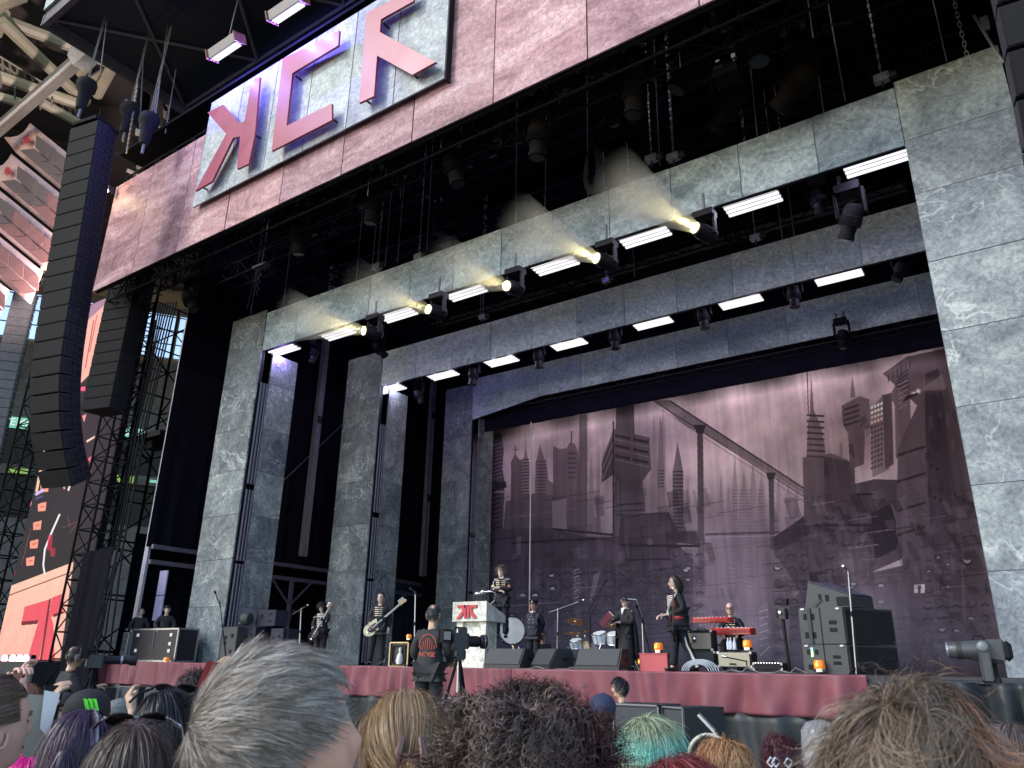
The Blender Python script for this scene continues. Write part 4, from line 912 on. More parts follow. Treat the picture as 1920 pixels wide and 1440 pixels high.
o=uv_sheet('picture',SXa,SXb,SZa,SZb,SYv,image_mat('screen_light',im,emit=.45),None,None,nx=2,nz=2,amp=0,thick=0)
for k in('label','category'):
    if k in o: del o[k]
o.parent=t; o.location=tuple(np.array(o.location)-ORG[t.name])
part('cabinet',MB().box(((SXa+SXb)/2,SYv+.15,(SZa+SZb)/2),(SXb-SXa+.1,.24,SZb-SZa+.1)),BLACK,t)
for k in range(6): part('back_brace',MB().bar((SXa,SYv+.4,SZa+k*2.6),(SXb,SYv+.4,SZa+k*2.6+1),.04),SOOT,t)
g=MB().box((-35,14.4,.85),(11,1.3,1.7),bev=.05); solo('left_riser',g,VBK,'black covered riser under the video screen','riser')
# pink footlights
for i,px in enumerate((10,25,38,50)):
    a=at(px-2,1236,14.2); t=thing('footlight','glowing pink footlight under the screen, %s from the left'%ordw[i],'stage light',a,group='pink footlights')
    part('lens',MB().ellipsoid(a,(.17,.08,.16),nu=12,nv=8),emis('pink_lens',(1,.45,.62),7.),t); part('housing',MB().box(a+[0,.18,-.02],(.36,.2,.34),bev=.03),BLACK,t)
# ---- banners
BN=mat('banner_cloth',(.78,.52,.5),.8,var=.12,scale=.6); BNE=mat('banner_edge',(.78,.66,.7),.8,var=.05); PANE=mat('banner_pane',(.12,.095,.095),.8,var=.15,scale=.4); STAR=mat('banner_star',(.42,.03,.05),.7)
PANE2=mat('banner_pane_red',(.22,.10,.10),.8,var=.2,scale=.4,stretch=(1,1,4))
def bp(x,y,k=0,d=0):
    Yb=17.-k*.6-d; return at(x,y,Yb)
def banner(k,label,npane):
    ox,oy=-35*k,58*k; q=lambda x,y,d=0: bp(x+ox,y+oy,k,d)
    t=thing('hanging_banner',label,'banner',q(57,231),group=None)
    lx=28*npane
    rows=[]
    top=[(57,231)]+[(57+ (lx+17)*u,231+(lx+17)*u*.81) for u in np.linspace(.12,1,10)]
    ext=(lx+17)
    P=np.zeros((6,12,3))
    for i,u in enumerate(np.linspace(0,1,12)):
        a=np.array([57+ext*u,231+ext*u*.81]); b=np.array([8+(ext+26)*u*1.0,268+(ext*.81+24)*u]); 
        b=b+np.array([0,max(0,.18-u)*-60])
        for j,v in enumerate(np.linspace(0,1,6)):
            sag=math.sin(v*math.pi)*(1-u)**2*9; p=a*(1-v)+b*v+np.array([sag*.6,sag]); P[j,i]=bp(p[0]+ox,p[1]+oy,k,.25*math.sin(v*3+u*9)*.3)
    mb=MB().grid(P); mb.smooth=True; o=part('cloth',mb,BN,t); o.modifiers.new('thick','SOLIDIFY').thickness=.03
    st=[]
    for i in range(24):
        r=9.5 if i%2==0 else 4.8; a=2*math.pi*i/24; st.append(q(50+r*math.cos(a)*.9,263+r*math.sin(a)*1.0,.35))
    part('star',MB().prism(st,(0,-.03,0)),STAR,t)
    for i in range(npane):
        dx,dy=28*i,24*i; m=PANE if (k<1 or i<2-k*.5) else PANE2
        part('pane',MB().prism([q(x+dx,y+dy,.36) for x,y in((69,253),(95,274),(93,300),(67,277))],(0,-.03,0)),m,t)
        part('pane',MB().prism([q(x+dx,y+dy,.36) for x,y in((38,282),(65,279),(90,302),(64,305))],(0,-.03,0)),m,t)
    return t
banner(0,'topmost pale pink banner with a red starburst and dark window shapes',3); banner(1,'second banner from the top with a red starburst',4); banner(2,'third pink banner from the top, half cut by the frame',4); banner(3,'fourth pink banner from the top',4); banner(4,'lowest pink banner at the left edge',3)
# warm lamps
for i,(x,y) in enumerate(((65,527),(74,514),(82,502),(91,490))):
    a=at(x,y,24); t=thing('warm_lamp','warm white floodlight on the slanted rail, %s from the bottom'%ordw[i],'lamp',a,group='warm floodlights below the banners'); part('bulb',MB().ellipsoid(a,(.17,.17,.17),nu=12,nv=8),emis('warm',(1,.78,.42),14.),t); part('shade',MB().lathe([(.32,0),(.2,.3)],a+[.1,.1,0],(.3,.8,.2),10),DARK,t)
a=at(199,357,11.6); t=thing('warm_lamp','single glaring lamp at the left end of the pink fascia','lamp',a); part('bulb',MB().ellipsoid(a,(.085,.085,.1),nu=12,nv=8),emis('warm',(1,.78,.42),30.),t); part('holder',MB().box(a+[0,.15,.1],(.1,.2,.3)),DARK,t)
for k,(x,y,e) in enumerate(((74,514,2200),)):
    if not e: continue
    l=bpy.data.lights.new('banner_fill_light','SPOT'); l.energy=e*6; l.color=(1,.8,.76); l.spot_size=math.radians(60); l.spot_blend=.8; l.shadow_soft_size=.4
    o=bpy.data.objects.new('banner_fill_light',l); COL.objects.link(o); q=at(95,560,13.); o.location=tuple(q); tg=at(40,350,17)-q; o.rotation_euler=Vector(-tg).to_track_quat('Z','Y').to_euler()  # added spot, apart from the warm lamps, to brighten the banners
l=bpy.data.lights.new('lamp_light','POINT'); l.energy=25; l.color=(1,.75,.4); l.shadow_soft_size=.1; o=bpy.data.objects.new('lamp_light',l); COL.objects.link(o); o.location=tuple(a+[0,-.3,0])
truss('rail_truss','slanted steel rail carrying the warm floodlights',at(50,560,24.3),at(112,462,24.3),.5,.04,m=STEEL)
# ================================================================ stadium behind, left
rA=95.; pA=atR(-20,788,rA); zr=pA[2]; dB=ray(300,822); sB=(zr-CZ)/dB[2]; pB=dB*sB+EYE
ud=(pB-pA)[:2]; ud=ud/np.linalg.norm(ud); ub=np.array([ud[1],-ud[0]]); 
if ub@(pA[:2])<0: ub=-ub
def W(u,b,z): q=pA[:2]+ud*u+ub*b; return (q[0],q[1],z)
def zat(py,px=60):
    d=ray(px,py); # intersection with plane b=0
    n=ub; s_=(pA[:2]@n)/(d[:2]@n); return (d*s_+EYE)[2]
def ubox(u0,u1,b0,b1,z0,z1,mb=None):
    mb=mb or MB(); v=[W(u,b,z) for z in(z0,z1) for u,b in((u0,b0),(u1,b0),(u1,b1),(u0,b1))]
    return mb.add(v,[(3,2,1,0),(4,5,6,7),(0,1,5,4),(1,2,6,5),(2,3,7,6),(3,0,4,7)])
U0,U1=-90,150
t=thing('stadium_stand','grey tiered stadium stand with seat rows behind the scaffold towers','stand',W(0,0,0))
CONC=mat('stand_concrete',(.11,.11,.105),.85,var=.3,scale=.4); SEAT=mat('seat_grey',(.11,.11,.11),.7,var=.35,scale=1.2); SHD=mat('concourse_dark',(.02,.02,.022),.8)
z1=zat(885); z2=zat(905); z3=zat(788); z4=zat(822)
part('lower_wall',ubox(U0,U1,-14,-13.6,0,2.4),CONC,t)
mb=MB(); n=26
for k in range(n): ubox(U0,U1,-13.6+k*.52,-13.6+(k+1)*.52,0,2.2+k*(z2-5.5)/n,mb)
part('lower_seat_rows',mb,SEAT,t,kind='stuff')
part('concourse',ubox(U0,U1,.3,1.5,z2-4,z3),SHD,t); part('balcony_front',ubox(U0,U1,-.2,.3,z1-.4,z1+.6),CONC,t)
for k in range(22): part('column',ubox(U0+k*11,U0+k*11+.9,-.1,.6,z1+.6,z3),CONC,t)
part('upper_front',ubox(U0,U1,-.4,1.6,z3-.6,z3+.3),CONC,t)
mb=MB(); n=34; zt_=zat(655)+4.5
for k in range(n): ubox(U0,U1,.5+k*.36,.5+(k+1)*.36,z3-.5,z3+.4+(k+1)*(zt_-z3)/n,mb)
part('upper_seat_rows',mb,SEAT,t,kind='stuff')
for k in range(14):
    mb=MB(); u=U0+4+k*17
    for q in range(n): ubox(u,u+1.2,.45+q*.36,.5+(q+.5)*.36,z3,z3+.62+(q+1)*(zt_-z3)/n,mb)
    part('stair',mb,CONC,t,kind='stuff')
part('back_wall',ubox(U0,U1,13,13.6,z3,zt_+1.2),mat('wall_brown',(.2,.16,.11),.8,var=.3),t)
# roof with the bright gap under it
ZR=zt_+11
ROOFM=mat('roof_soffit',(.075,.062,.06),.8,var=.25,scale=.15)
t=thing('stadium_roof','brown underside of the stadium roof, top left','roof',W(0,20,ZR))
part('soffit',ubox(U0,U1,-62,15,ZR,ZR+.5),ROOFM,t); part('ledge',ubox(U0,U1,12.5,15.5,zt_+8.5,ZR),mat('roof_edge',(.3,.25,.17),.8),t)
for k in range(16): part('mullion',ubox(U0+k*15,U0+k*15+.25,13.6,13.9,zt_,ZR),STEEL,t)
for k in range(4): part('glazing_bar',ubox(U0,U1,13.6,13.8,zt_+1.5+k*2.0,zt_+1.6+k*2.0),STEEL,t)
for k in range(12): part('roof_rib',ubox(U0,U1,-60+k*7,-59.6+k*7,ZR-.5,ZR),ROOFM,t)
# lattice of pale roof steel
PALE=mat('pale_steel',(.42,.38,.28),.5,var=.2,scale=.3); PALG=mat('grey_tube',(.3,.28,.25),.45,metal=.2,var=.2,scale=.3)
t=thing('roof_steelwork','pale cream tubes of the stadium roof, top left corner','steelwork',atZ(80,150,42))
def tz(x,y,x2,y2,z,r,m=PALE,nm='tube'):
    part(nm,MB().bar(atZ(x,y,z),atZ(x2,y2,z),r,8),m,t,smooth=True)
zz=min(42,ZR-2)
tz(-40,20,150,93,zz,.42); tz(2,40,162,193,zz-1,.42); tz(-60,122,160,200,zz-2,.42); tz(150,95,212,122,zz,.38); tz(212,122,182,178,zz-1,.38); tz(180,108,150,140,zz,.3); tz(205,128,170,150,zz,.26)
tz(78,192,150,232,zz-3,.34); tz(-20,175,60,200,zz-3,.34); tz(4,22,-10,60,zz,.5); tz(0,5,40,-10,zz,.5)
for k in range(11):
    x=-10+k*14; y=100+k*8.5
    tz(x,y,x+14,y+8.5,zz-1.5,.07,PALG,'catwalk_rail'); tz(x,y+14,x+14,y+22.5,zz-1.5,.07,PALG,'catwalk_rail'); tz(x,y,x+3,y+32,zz-1.5,.08,PALG,'catwalk_post'); tz(x,y+8,x+14,y+30,zz-1.5,.06,PALG,'catwalk_brace')
for x,y in((2,165),(28,185),(52,190),(76,205),(98,210)): tz(x,y-22,x,y,zz-3,.06,PALG,'lamp_stem')
t2=thing('roof_beam','long grey gutter beam crossing the roof tubes, top left','beam',atZ(80,170,zz-5))
a=atZ(150,110,zz-6); b=atZ(-25,262,zz-6)
part('beam',MB().bar(a,b,.42,6),PALG,t2); part('end_cap',MB().bar(a,a+(a-b)/np.linalg.norm(a-b)*1.5,.75,8),mat('pale_cap',(.5,.52,.5),.5),t2); part('edge_strip',MB().bar(a+[0,-.3,-.3],b+[0,-.3,-.3],.1,6),mat('pale_cap',(.5,.52,.5),.5),t2)
t3=thing('far_steelwork','jumble of pale and dark steel beams behind the fascia corner','steelwork',atZ(320,200,36))
r=np.random.default_rng(4)
for k in range(46):
    x=r.uniform(230,430); y=r.uniform(95,340); L_=r.uniform(20,90); a_=r.choice([.45,-.5,1.5,.2,.9])+r.normal()*.08; z=r.uniform(27,36)
    part('beam',MB().bar(atZ(x,y,z),atZ(x+L_*math.cos(a_),y+L_*math.sin(a_),z),r.uniform(.06,.26),6),[PALE,SOOT,PALG][int(r.integers(3))],t3)
for x,y,x2,y2 in((285,60,262,230),(345,60,330,230),(300,150,420,85),(270,120,400,200),(310,185,400,140)):
    part('dark_column',MB().bar(atZ(x,y,27),atZ(x2,y2,27),.35,6),SOOT,t3)
part('sheet',MB().prism([atZ(x,y,38) for x,y in((288,70),(322,85),(318,120),(290,125))],(0,0,.2)),mat('sheet_cream',(.45,.42,.34),.7),t3)
# ribbons with lettering
SC=emis('ribbon_green',(.30,.85,.66),.3); SCD=emis('ribbon_letter',(.75,1,.9),.4); SL=emis('ribbon_lime',(.45,.8,.2),.25)
def text(body,size,mtl,parent,origin,xd,zd,name='lettering',ext=.02):
    cu=bpy.data.curves.new(name,'FONT'); cu.body=body; cu.size=size; cu.extrude=ext; cu.align_x='CENTER'; cu.align_y='CENTER'
    to=bpy.data.objects.new('tmp',cu); COL.objects.link(to); dg=bpy.context.evaluated_depsgraph_get(); me=bpy.data.meshes.new_from_object(to.evaluated_get(dg)); COL.objects.unlink(to); bpy.data.objects.remove(to)
    v=np.empty(len(me.vertices)*3); me.vertices.foreach_get('co',v); v=v.reshape(-1,3); xd=np.array(xd,float); zd=np.array(zd,float); yd=np.cross(xd,zd)
    w_=v[:,:1]*xd+v[:,1:2]*zd-v[:,2:]*yd+np.array(origin)-ORG[parent.name]; me.vertices.foreach_set('co',w_.ravel()); me.materials.clear(); me.materials.append(mtl); me.update()
    o=bpy.data.objects.new(name,me); COL.objects.link(o); o.parent=parent; ORG[o.name]=ORG[parent.name]; return o
def ribbon(x0,x1,y0,y1,label,word=None,m=SC):
    d0=ray(x0,(y0+y1)/2); d1=ray(x1,(y0+y1)/2); i=lambda d: (pA[:2]@ub-.9)/(d[:2]@ub)
    p0=d0*i(d0)+EYE; p1=d1*i(d1)+EYE; u0=(p0[:2]-pA[:2])@ud; u1=(p1[:2]-pA[:2])@ud; zc=(zat(y0,(x0+x1)/2)+zat(y1,(x0+x1)/2))/2; hh=abs(zat(y0,(x0+x1)/2)-zat(y1,(x0+x1)/2))
    t=thing('ribbon_screen',label,'screen',W((u0+u1)/2,-.7,zc)); part('screen',ubox(u0,u1,-.75,-.55,zc-hh/2,zc+hh/2),m,t)
    if word:
        c=W((u0+u1)/2,-.8,zc); text(word,hh*.95,SCD,t,c,(ud[0]*(1 if u1>u0 else -1),ud[1]*(1 if u1>u0 else -1),0),(0,0,1),ext=.03)
ribbon(17,58,786,806,'green ribbon screen left of the loudspeaker column','WEMBLEY'[:6]); ribbon(192,264,803,822,'green ribbon screen between the screen and scaffold tower, lettered','WEMBLEY'); ribbon(266,315,820,828,'short plain green ribbon screen behind the scaffold tower')
ribbon(15,52,881,889,'thin lime ribbon screen left of the video screen',m=SL); ribbon(180,250,893,905,'thin lime ribbon screen behind the scaffold tower',m=SL); ribbon(280,310,903,908,'short pale ribbon screen behind the scaffold legs')
# ================================================================ people
SKIN=mat('skin',(.50,.30,.22),.5,var=.08,scale=8); SKINP=mat('skin_pale',(.62,.44,.36),.5,var=.06,scale=8)
HAIRM=attr_mat('hair',.38,.5)
def skin_mesh(name,verts,edges,rad,sub=2,root=0):
    me=bpy.data.meshes.new(name); me.from_pydata([tuple(v) for v in verts],edges,[]); o=bpy.data.objects.new('tmp',me); COL.objects.link(o)
    sk=o.modifiers.new('s','SKIN'); sk.use_smooth_shade=True; sk.branch_smoothing=.5
    for i,r in enumerate(rad):
        q=me.skin_vertices[0].data[i]; q.radius=r if isinstance(r,tuple) else (r,r); q.use_root=(i==root)
    ss=o.modifiers.new('u','SUBSURF'); ss.levels=sub; ss.render_levels=sub
    dg=bpy.context.evaluated_depsgraph_get(); r=bpy.data.meshes.new_from_object(o.evaluated_get(dg)); bpy.data.objects.remove(o)
    n=len(r.vertices); v=np.empty(n*3); r.vertices.foreach_get('co',v); mb=MB(); mb.v=[tuple(q) for q in v.reshape(-1,3)]; mb.f=[tuple(p.vertices) for p in r.polygons]; mb.smooth=True
    bpy.data.meshes.remove(r); return mb
def hair_mesh(name,parent,c,R,n,length,whorl=(0,.5,.85),back=0,lift=.25,grav=.35,curl=0,cfreq=60,noise=.25,pal=((.1,.06,.04),(.2,.14,.1)),th=.0011,steps=9,shell=1.0,mask=None,colfn=None,seed=1,thick=.12,offset=(0,0,0),flow=None,clumps=0,tipfade=.4,scalp=True,side=1):
    r=np.random.default_rng(seed); R=np.array(R,float); c=np.array(c,float)
    d=r.normal(size=(n*4,3)); d/=np.linalg.norm(d,axis=1)[:,None]
    mk=mask if mask is not None else (lambda d: (d[:,2]>-.25-.35*np.maximum(0,d[:,1])*1.6)&~((d[:,1]<-.45)&(d[:,2]<.55)))
    d=d[mk(d)][:n]; n=len(d); p=d*R
    wv=np.array(whorl,float); wv=wv/np.linalg.norm(wv)*R
    L=length*(1+r.normal(size=n)*.22); L=np.clip(L,length*.3,length*1.8)
    ph=r.uniform(0,6.28,n); 
    if clumps:
        cc=r.normal(size=(clumps,3)); cc/=np.linalg.norm(cc,axis=1)[:,None]; ci=np.argmax(d@cc.T,axis=1); cn=r.normal(size=(clumps,3)); ph=ci*2.4+r.normal(size=n)*.35
    pts=[p.copy()]; vel=None; hoff=(1+thick*r.random(n)**.7*shell)
    step=L/steps
    nz=r.normal(size=(n,3))*noise
    if clumps: nz=nz*.45+cn[ci]*noise*1.1
    for k in range(steps):
        nr=p/R**2; nr/=np.linalg.norm(nr,axis=1)[:,None]
        cb=flow(p) if flow is not None else (p-wv); cb=cb-nr*np.sum(cb*nr,1)[:,None]; cb/=np.linalg.norm(cb,axis=1)[:,None]+1e-6
        u=k/steps
        v=cb+nr*lift*(1-u)*.9+np.array([0,0,-1.])*grav*(.3+u)+nz*(.5+u)
        vel=v if vel is None else vel*.45+v*.55
        q=vel/np.linalg.norm(vel,axis=1)[:,None]
        p=p+q*step[:,None]
        e=np.linalg.norm(p/R,axis=1); lim=1+(hoff-1)*min(1,.35+u*1.2); f=np.where(e<lim,lim/e,1.); p=p*f[:,None]
        pts.append(p.copy())
    P=np.stack(pts,1)  # n,steps+1,3
    if curl:
        t=np.gradient(P,axis=1); t/=np.linalg.norm(t,axis=2)[...,None]+1e-9
        a=np.cross(t,np.array([.3,.5,.8])); a/=np.linalg.norm(a,axis=2)[...,None]+1e-9; b=np.cross(t,a)
        s_=np.arange(steps+1)[None,:]*step[:,None]; am=curl*np.clip(np.arange(steps+1)/steps*2.5,0,1)[None,:,None]
        P=P+am*(np.cos(s_*cfreq+ph[:,None])[...,None]*a+np.sin(s_*cfreq+ph[:,None])[...,None]*b)
    m=steps+1; t=np.gradient(P,axis=1); t/=np.linalg.norm(t,axis=2)[...,None]+1e-9
    a=np.cross(t,np.array([.31,.17,.93])); a/=np.linalg.norm(a,axis=2)[...,None]+1e-9; b=np.cross(t,a)
    rr=(th*(1-.75*(np.arange(m)/(m-1))**2))[None,:,None]*(.7+.6*r.random(n))[:,None,None]
    nrm=P/R**2; nrm/=np.linalg.norm(nrm,axis=2)[...,None]+1e-9; nrm=nrm+r.normal(size=(n,1,3))*.35; sdv=np.cross(t,nrm); sdv/=np.linalg.norm(sdv,axis=2)[...,None]+1e-9
    rr=rr*1.15; V=np.stack([P-rr*sdv,P+rr*sdv],2)  # ribbons, n,m,2,3
    V=V.reshape(-1,3)
    base=(np.arange(n)*m*2)[:,None]; kk=(np.arange(m-1)*2)[None,:]
    Fq=np.stack([base+kk,base+kk+2,base+kk+3,base+kk+1],-1).reshape(-1,4)
    pal=np.array(pal,float); wq=r.random(n); 
    if clumps: wq=np.clip(wq*.6+r.random(clumps)[ci]*.4,0,1)
    idx=wq*(len(pal)-1); i0=np.clip(idx.astype(int),0,len(pal)-2) if len(pal)>1 else np.zeros(n,int); fr=(idx-i0)[:,None]
    C=pal[i0]*(1-fr)+pal[np.minimum(i0+1,len(pal)-1)]*fr; C=C*(.8+.4*r.random(n))[:,None]
    C=np.repeat(C[:,None,:],m,1)
    if colfn is not None: C=colfn(P,C,r)
    C=np.repeat(C[:,:,None,:],2,2).reshape(-1,3)
    nv=len(V)
    if scalp:
        e=MB().ellipsoid((0,0,0),tuple(R*1.005),nu=28,nv=18); ev=np.array(e.v); dd=ev/R; dd/=np.linalg.norm(dd,axis=1)[:,None]+1e-9; keep=mk(dd); 
        fs=[f for f in e.f if keep[list(f)].all()]; V=np.vstack([V,ev]); C=np.vstack([C,np.tile(pal.mean(0)*.5,(len(ev),1))])
    V=V+c
    me=bpy.data.meshes.new(name); nf=len(Fq); tot=nf+(len(fs) if scalp else 0)
    me.vertices.add(len(V)); me.vertices.foreach_set('co',V.ravel())
    lp=Fq.ravel(); ls=np.arange(nf)*4
    if scalp:
        fa=np.array(fs)+nv; lp=np.concatenate([lp,fa.ravel()]); ls=np.concatenate([ls,nf*4+np.arange(len(fs))*4])
    me.loops.add(len(lp)); me.loops.foreach_set('vertex_index',lp.astype(np.int32)); me.polygons.add(tot); me.polygons.foreach_set('loop_start',ls.astype(np.int32))
    try: me.polygons.foreach_set('loop_total',np.full(tot,4,np.int32))
    except Exception: pass
    me.update(calc_edges=True); me.validate()
    at_=me.attributes.new('col','FLOAT_COLOR','POINT'); at_.data.foreach_set('color',np.hstack([C,np.ones((len(C),1))]).ravel().astype(np.float32))
    me.polygons.foreach_set('use_smooth',[True]*len(me.polygons)); me.materials.append(HAIRM)
    o=bpy.data.objects.new(name,me); COL.objects.link(o); o.parent=parent; ORG[o.name]=ORG[parent.name]; return o
def wrinkle(mb,amp=.008):
    v=np.array(mb.v); o=(np.sin(v[:,2]*70+v[:,0]*22)*.5+np.sin(v[:,2]*37-v[:,0]*41+v[:,1]*19)*.6+np.sin(v[:,0]*63+v[:,1]*51)*.35)[:,None]*amp
    c=v.copy(); c[:,:2]-=v[:,:2].mean(0)*.0; d=c*[1,1,.15]; d/=np.linalg.norm(d,axis=1)[:,None]+1e-6; mb.v=[tuple(q) for q in v+d*o]; return mb
def lerp(a,b,t): return tuple(np.array(a)*(1-t)+np.array(b)*t)
def head_mb(sc=1.,nU=40,nose=1.,last=27,off=(0,0,0),ear=True,tilt=None):
    rings=[(.128,.004,.004,0),(.122,.03,.036,.005),(.108,.05,.062,.005),(.085,.066,.084,.004),(.055,.075,.096,.002),(.03,.077,.099,0),(.012,.077,.098,0),(-.002,.076,.096,0),(-.016,.075,.095,0),(-.03,.074,.093,.0),(-.045,.071,.09,.0),(-.06,.068,.086,.0),(-.072,.064,.083,.0),(-.084,.06,.08,-.001),(-.096,.055,.077,-.002),(-.108,.05,.072,-.003),(-.118,.046,.062,.006),(-.13,.052,.054,.02),(-.16,.054,.056,.026),(-.19,.062,.06,.026),(-.215,.10,.07,.025),(-.24,.15,.085,.025),(-.28,.19,.1,.025),(-.36,.215,.115,.02),(-.6,.205,.12,.01),(-1.1,.17,.12,0),(-1.6,.16,.11,0)][:last]
    V=[]
    for z,rx,ry,cy in rings:
        for i in range(nU):
            a=2*math.pi*i/nU; x=rx*math.sin(a); y=-ry*math.cos(a)+cy; fa=math.atan2(math.sin(a),math.cos(a))
            if -.12<z<.06:
                g=lambda z0,sz,sa,a0=0: math.exp(-((z-z0)/sz)**2-((abs(fa)-a0)/sa)**2)
                o=.027*nose*g(-.032,.017,.13)+.014*nose*g(-.008,.022,.09)-.010*g(.002,.012,.16,.36)+.006*g(.024,.010,.45,.2)+.006*g(-.066,.007,.22)-.003*g(-.073,.004,.2)+.006*g(-.082,.007,.2)+.008*g(-.104,.010,.25)+.004*g(-.035,.02,.2,.75)
                y-=o*math.cos(fa); x+=o*math.sin(fa)*.3
            V.append((x*sc,y*sc,z*sc))
    m=len(rings); f=[(k*nU+(i+1)%nU,k*nU+i,(k+1)*nU+i,(k+1)*nU+(i+1)%nU) for k in range(m-1) for i in range(nU)]; f.append(tuple(range(nU))); f.append(tuple(range(m*nU-1,(m-1)*nU-1,-1)))
    mb=MB(); mb.v=V; mb.f=f; mb.smooth=True
    if ear:
        for s_ in(-1,1):
            P=[]
            for q in range(14):
                u=q/13*4.9-.3; P.append((s_*(.078+.012*math.sin(q/13*3.1)),.012+.019*math.sin(u+.4)-.004,-.022+.031*math.cos(u+.4)))
            mb.tube([tuple(np.array(p)*sc) for p in P],[.0055*sc]*14,8); mb.ellipsoid((s_*.077*sc,.012*sc,-.024*sc),(.006*sc,.016*sc,.026*sc),nu=10,nv=8)
    mb.v=[tuple(np.array(q)+off) for q in mb.v]
    return mb
# default joints (facing -Y, 1.8 m)
def joints(**k):
    J=dict(pel=(0,0,.97),spi=(0,.0,1.14),che=(0,.005,1.32),nb=(0,.01,1.47),nk=(0,-.0,1.54),h1=(0,-.018,1.605),h2=(0,-.012,1.68),h3=(0,.0,1.745),
      sR=(-.17,.01,1.42),eR=(-.235,.04,1.15),wR=(-.25,-.04,.92),sL=(.17,.01,1.42),eL=(.235,.04,1.15),wL=(.25,-.04,.92),
      hR=(-.09,0,.93),kR=(-.105,-.01,.50),aR=(-.12,.03,.09),tR=(-.14,-.13,.035),hL=(.09,0,.93),kL=(.105,-.01,.50),aL=(.12,.03,.09),tL=(.14,-.13,.035))
    J.update(k); return J
def hand_chain(V,E,R,wi,w,e,curl=.5,side=1):
    w=np.array(w,float); d=w-np.array(e,float); d/=np.linalg.norm(d); up=np.array([0,0,1.]) if abs(d[2])<.8 else np.array([0,-1.,0]); s_=np.cross(d,up); s_/=np.linalg.norm(s_); n=np.cross(s_,d)
    p=w+d*.05; V.append(tuple(p)); R.append((.026,.026)); pi=len(V)-1; E.append((wi,pi))
    for k,(o,l) in enumerate(((-.026,.065),(-.009,.078),(.009,.074),(.026,.058))):
        a=p+d*.035+s_*o; b=a+d*l*.5-n*l*.25*curl*2; c=b+d*l*.25*(1-curl)-n*l*.5
        V.append(tuple(a)); R.append((.0095,.0095)); E.append((pi,len(V)-1)); V.append(tuple(b)); R.append((.009,.009)); E.append((len(V)-2,len(V)-1)); V.append(tuple(c)); R.append((.008,.008)); E.append((len(V)-2,len(V)-1))
    a=p+s_*side*.035-d*.01; b=a+s_*side*.015+d*.035-n*.01; V.append(tuple(a)); R.append((.011,.011)); E.append((pi,len(V)-1)); V.append(tuple(b)); R.append((.009,.009)); E.append((len(V)-2,len(V)-1))
